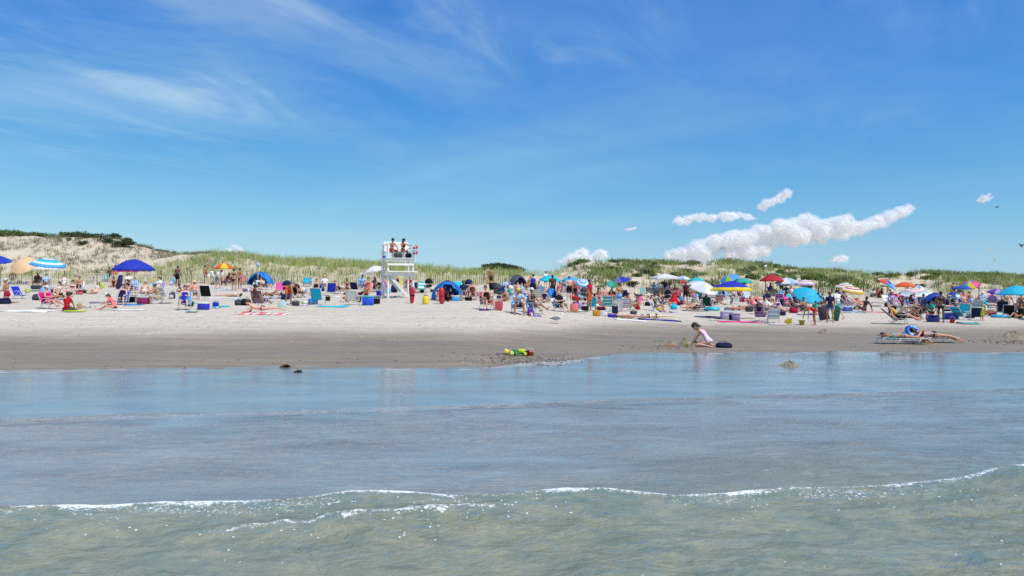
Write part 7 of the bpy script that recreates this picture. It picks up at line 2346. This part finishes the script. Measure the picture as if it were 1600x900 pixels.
# birds in the air over the dunes
def flying_gull(px, py, dist, yaw, roll_, label, dark=False, s=1.0):
    o = root("flying_gull", ((px - 800) / F * dist, dist, EYE + (450 - py) / F * dist), R(yaw), label, "bird", None, s)
    o.rotation_euler = (R(roll_), 0, R(yaw))
    c = mat("#3a3a3c" if dark else "#e6e6e4", 0.7, "paint")
    m = MB(); m.ball((0, 0, 0), (0.06, 0.20, 0.06), 12, 8); m.ball((0, -0.21, 0.02), (0.035, 0.05, 0.035)); b = remeshed(m.V, m.F, 0.012, 2); b.name = "body"; link("body", b, c, o)
    for q in (-1, 1):
        m = MB(); m.sheet(lambda u, v: (q * (0.04 + 0.62 * u), -0.08 + 0.12 * u ** 1.5 + 0.20 * v * (1 - 0.75 * u), 0.03 + 0.22 * math.sin(1.9 * u) - 0.05 * u), 10, 4, 0.012); m.build("wing", c, o)
    m = MB(); m.sheet(lambda u, v: ((u - 0.5) * (0.06 + 0.12 * v), 0.16 + 0.14 * v, 0), 4, 3, 0.01); m.build("tail", c, o)
flying_gull(1547, 391, 85, 70, 10, "white gull gliding, higher of two over the sandy hollow", s=0.9)
flying_gull(1555, 407, 85, 60, -5, "white gull gliding, lower of two over the sandy hollow", s=0.9)
flying_gull(1558, 324, 110, 80, 0, "small distant gull below the lone white puff", True, 0.8)
flying_gull(1595, 384, 70, 30, 55, "dark bird banking at the picture's right edge", True, 0.9)

# shells, weed scraps and dark crumbs (nobody could count them)
def litter(name, n, lo, hi, size, col, seed, xs=(-1.0, 1.0), near_x=None):
    r = np.random.default_rng(seed)
    u = r.uniform(xs[0], xs[1], n); d0 = r.uniform(18, 60, n)
    X = u * d0; s = r.uniform(lo, hi, n); Y = shore_y(X) + s
    if near_x is not None:
        X = r.normal(near_x[0], near_x[1], n); Y = r.normal(near_x[2], near_x[3], n)
    Z = ground_z(X, Y)
    m = len(X); a = r.uniform(0, 6.28, m); sz = size * r.uniform(0.4, 1.3, m)
    c, sn = np.cos(a), np.sin(a)
    base = np.array([(-1, -0.5, 0), (1, -0.5, 0), (1, 0.5, 0), (-1, 0.5, 0), (0, 0, 0.7)])
    V = np.stack([np.stack([X + sz * (c * b[0] - sn * b[1]), Y + sz * (sn * b[0] + c * b[1]), Z - 0.004 + sz * b[2]], 1) for b in base], 1).reshape(-1, 3)
    f = []
    o5 = (np.arange(m) * 5)[:, None]
    T = np.concatenate([o5 + np.array([[0, 1, 4]]), o5 + np.array([[1, 2, 4]]), o5 + np.array([[2, 3, 4]]), o5 + np.array([[3, 0, 4]])])
    o = link(name, make_mesh(name, V, T, False), mat(col, 0.8, "plain"))
    o["kind"] = "stuff"
litter("weed_scraps", 420, -0.3, 2.2, 0.03, "#3c2f1c", 11)
litter("shell_grit", 700, 6, 16, 0.022, "#e8e0d4", 12)
litter("dry_weed", 1300, 6, 26, 0.028, "#5a4a34", 13)
litter("wet_sand_clods", 480, 0, 1, 0.038, "#5e5244", 14, near_x=(0.35, 0.85, 23.8, 0.9))
litter("dug_sand_clods", 160, 0, 1, 0.035, "#5e5244", 15, near_x=(5.6, 0.7, 28.6, 0.5))
litter("pile_sand_clods", 200, 0, 1, 0.045, "#5e5244", 16, near_x=(19.8, 0.9, 31.0, 0.5))

# ------------------------------------------------------------------ the thick of the crowd: more people and their clutter
seated(792, 459, "chair", "m", 15, "pink", "black", "shirt:ltblue shorts:navy", "man in a pale blue shirt seated just left of the dark grey dome tent", "low", "teal", "teal chair just left of the dark grey dome tent")
seated(803, 468, "recline", "f", 40, "tan", "brown+", "swimsuit:teal", "woman in a teal swimsuit reclining behind the yellow-capped man", "low", "aqua/white", "aqua and white chair behind the yellow-capped man", bands=7)
P(817, 462, "hunch", "c", 20, "fair", "brown", "shirt:white shorts:navy", "child in a white shirt sitting between the dark dome tent and the royal-topped woman", 1.2)
bag(823, 470, 0.5, 0.34, 0.4, "aqua", "aqua beach bag behind the white-capped woman's chair")
seated(843, 461, "chair_read", "m", 10, "tan", "grey", "shirt:grey", "grey-haired man in grey reading beside the royal-topped woman", "low", "blue", "blue chair of the grey-haired reading man")
chair(850, 463, "low", 160, "ltblue", "pale blue chair turned away left of the small bright blue dome tent")
bag(854, 472, 0.55, 0.36, 0.4, "khaki", "khaki and black bag in front of the small bright blue dome tent", strap="black")
P(848, 473, "legs_out", "f", -20, "fair", "blond+", "swimsuit:navy", "blond woman in navy sitting on the sand before the small bright blue dome tent")
cooler(877, 470, 0.5, 0.36, 0.36, "white", "lav", "white cooler with a lilac lid beside the small bright blue dome tent")
towel(872, 474, 20, 0.9, "lav/white/purple", "lilac and white towel at the feet of the man in navy shorts", 4)
seated(874, 461, "chair", "f", -10, "olive", "black+", "tank_top:salmon", "black-haired woman in salmon under the paler turquoise umbrella", "low", "blue", "blue chair under the paler turquoise umbrella")
seated(893, 462, "recline", "m", 60, "tan", "brown", "swim_trunks:blue", "man in blue trunks reclining under the sky blue umbrella", "low", "turq", "turquoise chair under the sky blue umbrella")
bag(900, 473, 0.5, 0.36, 0.5, "red", "bright red bag between the black-shorted man and the big grey backpack")
stroller(914, 470, "dkgrey", "dark grey stroller beside the big grey patterned backpack", 30)
seated(912, 463, "chair", "m", 5, "fair", "grey", "shirt:white", "grey-haired man in white behind the lifeguard in the long red top", "low", "ltblue/white", "pale blue striped chair behind the lifeguard in the long red top", bands=7)
towel(911, 486, 26, 0.7, "white", "rumpled white towel left of the red-suited lifeguard's feet", 3)
bag(905, 482, 0.44, 0.3, 0.4, "lav", "lilac bag behind the child in the purple shirt")
bag(914, 486, 0.5, 0.34, 0.34, "black", "black and white carryall near the red-suited lifeguard", strap="white")
P(930, 478, "supine_knee", "f", 75, "tan", "brown", "swimsuit:black", "woman in black lying knee-up between the lifeguard and the dark green umbrella")
bag(930, 481, 0.5, 0.32, 0.28, "white", "small white and black tote behind the red-suited lifeguard's legs", strap="black")
seated(944, 478, "recline", "m", 30, "tan", "black", "swim_trunks:white", "man in white trunks reclining behind the maroon rolled mat", "low", "pink/white", "pink and white chair behind the maroon rolled mat", bands=9)
towel(945, 489, 24, 0.9, "white/rose", "white and rose towel in front of the floral draped chair", 6)
seated(954, 479, "chair", "f", -15, "olive", "black+", "tank_top:red", "woman in a red top seated between the green and royal umbrellas", "low", "navy", "navy chair between the green and royal umbrellas")
cooler(972, 477, 0.5, 0.34, 0.3, "red", "white", "red cooler with a white lid by the pale-trunked boy")
chair(965, 487, "low", 174, "white", "plain white chair between the two patterned draped chairs")
bag(961, 490, 0.4, 0.3, 0.5, "navy", "navy tote squeezed between the patterned draped chairs")
P(983, 477, "hunch", "m", 30, "tan", "brown", "swim_trunks:grey", "man in grey trunks sitting beyond the lilac draped chair")
towel(975, 494, 34, 0.8, "white/tanc", "cream towel between the draped chairs and the lying women", 0)
board(963, 494.5, 1.0, 0.4, "denim", "slate blue board lying flat before the floral draped chairs", 4)
bag(990, 491, 0.45, 0.3, 0.22, "dkgrey", "dark grey bag by the navy-towel sunbather's head")
P(1012, 470, "cross", "f", -10, "fair", "black+", "shirt:cream", "woman in cream sitting on the sand right of the teal chair")
bag(1023, 469, 0.6, 0.4, 0.4, "#d8d4cc", "pale canvas bag in front of the canopy tent")
bag(1012, 478, 0.5, 0.4, 0.35, "black", "black rucksack on the open sand behind the white reading chair", name="backpack", kind="pack")
seated(1027, 467, "chair", "m", 0, "tan", "black", "shirt:dkgrey cap:sky", "man in a sky blue cap seated in front of the white canopy tent", "low", "black", "black chair in front of the white canopy tent")
seated(1048, 468, "chair_read", "f", 20, "pink", "brown", "tank_top:lav", "woman in a lilac top reading between the canopy tent and the red folded umbrella", "low", "purple", "purple chair behind the red folded umbrella")
stroller(1043, 472, "black", "black stroller in front of the white canopy tent", -30)
P(1063, 477, "supine_knee", "m", 80, "tan", "black", "swim_trunks:maroon", "man in maroon trunks lying beside the maroon-shirted standing man")
seated(1059, 469, "chair", "m", -15, "brown", "black", "shirt:rose", "man in a rose shirt seated beneath the small red umbrella", "low", "crimson", "crimson chair beneath the small red umbrella")
bag(1066, 471, 0.5, 0.3, 0.45, "sky", "sky blue tote behind the maroon-shirted standing man's legs")
seated(1083, 468, "chair", "f", 15, "tan", "auburn", "swimsuit:rose", "woman in rose seated under the teal umbrella", "low", "brownc", "brown chair under the teal umbrella")
seated(1092, 472, "chair", "F", -10, "brown", "black+", "tank_top:teal", "woman in a teal top seated left of the row of blue chairs", "low", "maroon", "maroon chair left of the row of blue chairs")
bag(1085, 474, 0.5, 0.34, 0.42, "green", "green bag behind the man in salmon trunks")
P(1088, 478, "hunch", "f", 0, "fair", "brown", "sun_hat:lav shirt:white", "woman in a lilac sun hat sitting behind the white-capped reclining woman")
bag(1097, 481, 0.5, 0.34, 0.5, "white", "white tote between the white cap and the dark green chair")
seated(1117, 480, "recline", "m", 60, "tan", "brown", "swim_trunks:black", "man in black trunks reclining right of the dark green chair", "lounge", "black", "black lounge chair right of the dark green chair")
towel(1085, 486, 40, 0.7, "black/dkgrey", "dark towel under the man in salmon trunks", 0)
seated(1109, 465, "chair", "m", 10, "tan", "black", "shirt:white", "man in a white shirt behind the row of blue chairs", "low", "white", "white chair behind the row of blue chairs")
seated(1130, 468, "chair", "f", -5, "fair", "black+", "tank_top:navy", "woman in a navy top seated left of the yellow-rimmed umbrella's pole", "low", "blue", "blue chair left of the yellow-rimmed umbrella's pole")
P(1146, 476, "stoop", "f", 70, "fair", "black", "shirt:white trousers:denim", "woman in white stooping under the yellow-rimmed umbrella", 0.85)
bag(1160, 472, 0.5, 0.4, 0.5, "crimson", "crimson bag beside the pale striped tall-backed chair")
P(1178, 469, "supine_knee", "f", 80, "pink", "brown", "bikini_top:red bikini_bottom:red", "woman in a red bikini lying right of the pale striped chair")
towel(1188, 472, 36, 0.7, "salmon/white", "pinkish towel under the sunbathers below the red peaked umbrella", 0)
bag(1193, 482, 0.5, 0.34, 0.34, "salmon", "salmon bag lying right of the dotted bag")
P(1172, 482, "prone", "f", -80, "pink", "red", "bikini_top:salmon bikini_bottom:salmon", "red-haired woman in salmon lying face down by the dotted bag")
towel(1110, 495, 14, 0.5, "navy/dkgrey", "navy cloth heap left of the maroon cloth", 0)
seated(1198, 491, "recline", "m", 70, "tan", "black", "shirt:dkgrey shorts:brownc", "man in dark grey reclining behind the auburn-haired woman's navy chair", "low", "dkgrey", "dark grey chair behind the auburn-haired woman's navy chair")
seated(1202, 476, "chair", "m", 15, "tan", "brown", "shirt:navy", "man in navy seated below the red peaked umbrella's red cooler", "low", "royal", "royal blue chair below the red peaked umbrella's red cooler")
P(1223, 487, "legs_out", "f", 40, "fair", "black", "swimsuit:purple", "woman in purple sitting with outstretched legs by the blue and pink chair")
bag(1222, 493, 0.5, 0.34, 0.3, "navy", "navy bag in front of the woman in purple")
seated(1243, 471, "chair_read", "f", 10, "tan", "black", "tank_top:teal", "woman in a teal top reading beside the turquoise chair", "low", "denim", "denim chair beside the turquoise chair")
seated(1247, 487, "recline", "m", 40, "brown", "black", "swim_trunks:maroon", "brown-skinned man reclining left of the tanned shirtless man", "low", "black", "black chair left of the tanned shirtless man")
P(1236, 463, "hunch", "f", 0, "olive", "black+", "shirt:turq", "woman in turquoise sitting under the pale blue and white umbrella's rim")
seated(1252, 470, "chair", "m", 10, "tan", "brown", "shirt:dkgrey", "man in grey seated below the white, lilac and pink umbrella", "low", "grey", "grey chair below the white, lilac and pink umbrella")
bag(1262, 474, 0.5, 0.34, 0.4, "black", "black bag below the white, lilac and pink umbrella")
towel(1262, 492, 30, 0.7, "navy/blue", "navy towel under the tanned shirtless man", 0)
seated(1275, 474, "recline", "f", 60, "olive", "black", "swimsuit:dkgrey", "woman in dark grey reclining behind the leaning turquoise umbrella's canopy", "lounge", "denim", "denim lounge chair behind the leaning turquoise umbrella's canopy")
seated(1283, 481, "chair", "m", 20, "brown", "black", "shirt:navy", "man in navy seated left of the navy-tee woman", "low", "black", "black chair left of the navy-tee woman")
towel(1272, 484, 22, 0.6, "grey/white", "grey towel at the leaning turquoise umbrella's rim", 0)
seated(1321, 478, "chair_read", "m", 20, "olive", "black", "shirt:black", "man in black reading between the walking couple and the striped umbrellas", "low", "white/navy", "white and navy chair between the walking couple and the striped umbrellas", bands=7)
P(1313, 473, "hunch", "f", 0, "fair", "red", "shirt:red", "red-haired woman in red sitting behind the walking man's head")
seated(1332, 480, "recline", "f", 70, "pink", "blond", "swimsuit:lav", "blond woman in lilac reclining behind the dark-skinned man", "lounge", "lav", "lilac lounge chair behind the dark-skinned man")
P(1345, 477, "supine_knee", "f", 80, "pink", "brown", "bikini_top:orange bikini_bottom:orange", "woman in orange lying at the nearer striped umbrella's edge")
bag(1316, 486, 0.44, 0.3, 0.4, "lav", "pale lilac tote left of the blue cooler with a pale lid")
board(1368, 479, 0.8, 0.4, "maroon", "small maroon board lying alone on the sand right of the dark-skinned man", 0)
towel(1365, 473, 20, 0.4, "dkgrey", "narrow dark towel below the trio at the dune foot", 0)
# right-hand thicket of chairs
seated(1399, 480, "chair", "m", 25, "tan", "brown", "shirt:lav", "man in a lilac shirt seated below the small pale blue umbrella", "low", "lav/white", "lilac striped chair below the small pale blue umbrella", bands=7)
bag(1394, 484, 0.6, 0.36, 0.3, "black", "black bag left of the pink and white striped chair")
seated(1411, 481, "chair", "f", 10, "tan", "black+", "tank_top:dkgrey", "woman in dark grey seated left under the wide ringed umbrella", "low", "navy", "navy chair left under the wide ringed umbrella")
seated(1424, 479, "chair", "m", -10, "olive", "black", "shirt:dkgrey", "man in dark grey seated behind the wide ringed umbrella's pole", "low", "brownc", "brown chair behind the wide ringed umbrella's pole")
seated(1433, 483, "chair", "f", 15, "pink", "auburn", "tank_top:lav", "auburn-haired woman in lilac seated right of the wide ringed umbrella's pole", "low", "white", "white chair right of the wide ringed umbrella's pole")
seated(1444, 485, "chair_read", "m", -15, "tan", "black", "shirt:denim", "man in denim blue reading by the half-dome tent's left edge", "low", "navy", "navy chair by the half-dome tent's left edge")
seated(1421, 487, "recline", "m", 60, "tan", "black", "shirt:royal", "man in royal blue reclining behind the woman in white", "lounge", "navy", "navy lounge chair behind the woman in white")
bag(1428, 497, 0.5, 0.34, 0.3, "dkgrey", "dark grey bag before the dark folding table")
bag(1443, 498, 0.44, 0.3, 0.28, "white", "white plastic bag under the dark folding table", name="plastic_bag")
P(1433, 498, "hunch", "c", 20, "tan", "brown", "swim_trunks:black", "child in black trunks crouched before the dark folding table", 1.1)
cooler(1424, 497, 0.5, 0.34, 0.3, "black", "dkgrey", "black cooler at the reclining yellow-towel man's feet")
bag(1407, 497, 0.6, 0.4, 0.36, "black", "black holdall behind the reclining yellow-towel man", kind="pack")
bag(1452, 500, 0.4, 0.3, 0.34, "rose", "rose bag left of the all-navy cooler")
towel(1463, 497, 20, 0.7, "teal", "teal towel behind the standing bikini woman's legs", 0)
P(1462, 490, "hunch", "f", -10, "olive", "black+", "dress:teal", "woman in a long teal dress sitting at the half-dome tent's right side")
seated(1479, 488, "recline", "f", 60, "pink", "blond+", "swimsuit:white", "blond woman in white reclining right of the half-dome tent", "lounge", "lav/white", "lilac and white lounge chair right of the half-dome tent", bands=9)
seated(1490, 474, "chair", "m", 0, "tan", "grey", "shirt:royal", "grey-haired man in royal blue below the dark grey dome tent", "low", "royal", "royal blue chair below the dark grey dome tent")
bag(1498, 492, 0.6, 0.4, 0.4, "black", "black bag between the large blue cooler and the bright towel chair", kind="pack")
seated(1511, 482, "chair", "m", 20, "pink", "brown", "swim_trunks:royal", "man in royal trunks seated behind the turquoise draped chair", "low", "denim", "denim chair behind the turquoise draped chair")
seated(1517, 478, "chair", "f", -10, "tan", "auburn", "tank_top:orange", "auburn-haired woman in orange seated below the rainbow umbrella", "low", "sky", "sky blue chair below the rainbow umbrella")
bag(1516, 497, 0.6, 0.4, 0.3, "dkgreen", "dark green bag beside the grey floral chair")
P(1528, 482, "legs_out", "m", 50, "fair", "grey", "shirt:ltblue shorts:navy", "man in pale blue sitting on the sand behind the grey floral chair")
seated(1546, 484, "recline", "f", 60, "fair", "blond", "swimsuit:aqua", "blond woman in aqua reclining left of the hot pink chair", "lounge", "aqua", "aqua lounge chair left of the hot pink chair")
bag(1547, 491, 0.6, 0.4, 0.34, "#8a6a50", "tan holdall behind the toddler in the lime hat", kind="pack")
seated(1552, 481, "chair", "m", -20, "pink", "brown", "shirt:lav", "man in a lilac shirt seated beside the hot pink chair", "low", "lav", "lilac chair beside the hot pink chair")
towel(1572, 478, 40, 0.7, "salmon/rose", "rose towel under the purple umbrella", 0)
seated(1574, 473, "chair", "m", 10, "tan", "black", "shirt:white", "man in a white shirt seated in the purple umbrella's shade", "low", "white", "white chair in the purple umbrella's shade")
bag(1583, 496, 0.5, 0.36, 0.34, "black", "black bag at the biggest turquoise umbrella's pole")
P(1590, 497, "legs_out", "f", -60, "tan", "black", "swimsuit:black", "woman in black sitting in the biggest turquoise umbrella's shade")
sandal(1578, 497, "white", "white flip-flop in the biggest turquoise umbrella's shade") if False else None
# fence side
seated(122, 455, "chair", "m", 10, "tan", "brown", "swim_trunks:navy", "man in navy trunks seated behind the small red cooler", "low", "white", "white chair behind the small red cooler")
bag(130, 458, 0.7, 0.4, 0.24, "black", "low black bag right of the small red cooler")
P(78, 466, "prone", "m", 85, "tan", "black", "swim_trunks:black", "man in black trunks lying face down behind the pink chair")
towel(80, 468, 36, 0.8, "grey/black", "grey and black towel behind the pink chair", 0)
bag(82, 458, 0.6, 0.4, 0.34, "black", "black bag left of the black-haired woman hugging her knees")
P(200, 455, "hunch", "f", 0, "olive", "black+", "swimsuit:black", "woman in black sitting in the big royal umbrella's shade")
bag(197, 461, 0.6, 0.4, 0.34, "brownc", "brown bag in the big royal umbrella's shade")
seated(200, 448, "chair", "m", 20, "tan", "black", "shirt:white", "man in white seated under the red and pink umbrella", "low", "navy", "navy chair under the red and pink umbrella")
towel(228, 462, 36, 0.9, "white/navy", "white and navy towel under the leaning-back man", 0)
towel(258, 474, 20, 0.5, "black", "black cloth on the sand under the white chair", 0)
bag(296, 479, 0.5, 0.3, 0.3, "dkgreen", "dark green bag at the reading auburn woman's feet")
towel(300, 488, 16, 0.4, "navy/teal", "navy and teal cloth in front of the reading auburn woman", 0)
towel(330, 481, 26, 0.6, "royal/white", "blue and white cloth beside the cooler with a white lid", 0)
bag(337, 479, 0.35, 0.25, 0.26, "royal", "small royal blue bag between the black-backed chair and the aqua towel")
bag(384, 477, 0.6, 0.4, 0.4, "black", "black bag left of the purple-patterned chair", kind="pack")
towel(376, 468, 20, 0.7, "aqua/white", "aqua striped towel behind the black camera-side bag", 0)
P(404, 461, "hunch", "f", 0, "tan", "black+", "swimsuit:white", "dark-haired woman in white sitting before the fence-side dome tent")
bag(446, 468, 0.6, 0.4, 0.4, "navy", "navy bag left of the bending man", kind="pack")
towel(484, 468, 26, 0.7, "white/lav", "white towel right of the big black camp chair", 0)
bag(512, 470, 0.35, 0.25, 0.3, "black", "small black bag behind the turquoise pictured chair")
seated(528, 459, "recline", "m", 30, "tan", "grey", "swim_trunks:navy", "grey-haired man reclining right of the second royal blue chair", "lounge", "white/aqua", "white and aqua lounge chair right of the second royal blue chair", bands=7)
towel(534, 464, 30, 0.8, "white", "white towel below the grey-haired reclining man", 0)
P(572, 463, "knees", "c", 10, "tan", "brown", "swim_trunks:orange", "child in orange trunks hugging its knees behind the tall blue cooler", 1.2)
bag(593, 462, 0.5, 0.3, 0.4, "royal", "royal blue bag left of the lifeguard stand's ladder")
bag(606, 459, 0.4, 0.3, 0.4, "aqua", "aqua bag behind the lifeguard stand's ladder")
seated(637, 454, "chair", "m", -10, "tan", "black", "shirt:crimson", "man in a crimson shirt seated behind the stand's rear leg", "low", "khaki", "khaki chair behind the stand's rear leg")
P(703, 470, "knees", "c", -10, "olive", "black", "shirt:black shorts:black", "child in black crouched beside the woman in navy in the dome tent", 1.1)
bag(719, 470, 0.4, 0.3, 0.4, "khaki", "khaki bag right of the blue dome tent")
stroller(733, 459, "navy", "navy stroller behind the pair right of the dome tent", 20)
bag(748, 463, 0.4, 0.3, 0.3, "purple", "purple bag by the slim woman at the fence")
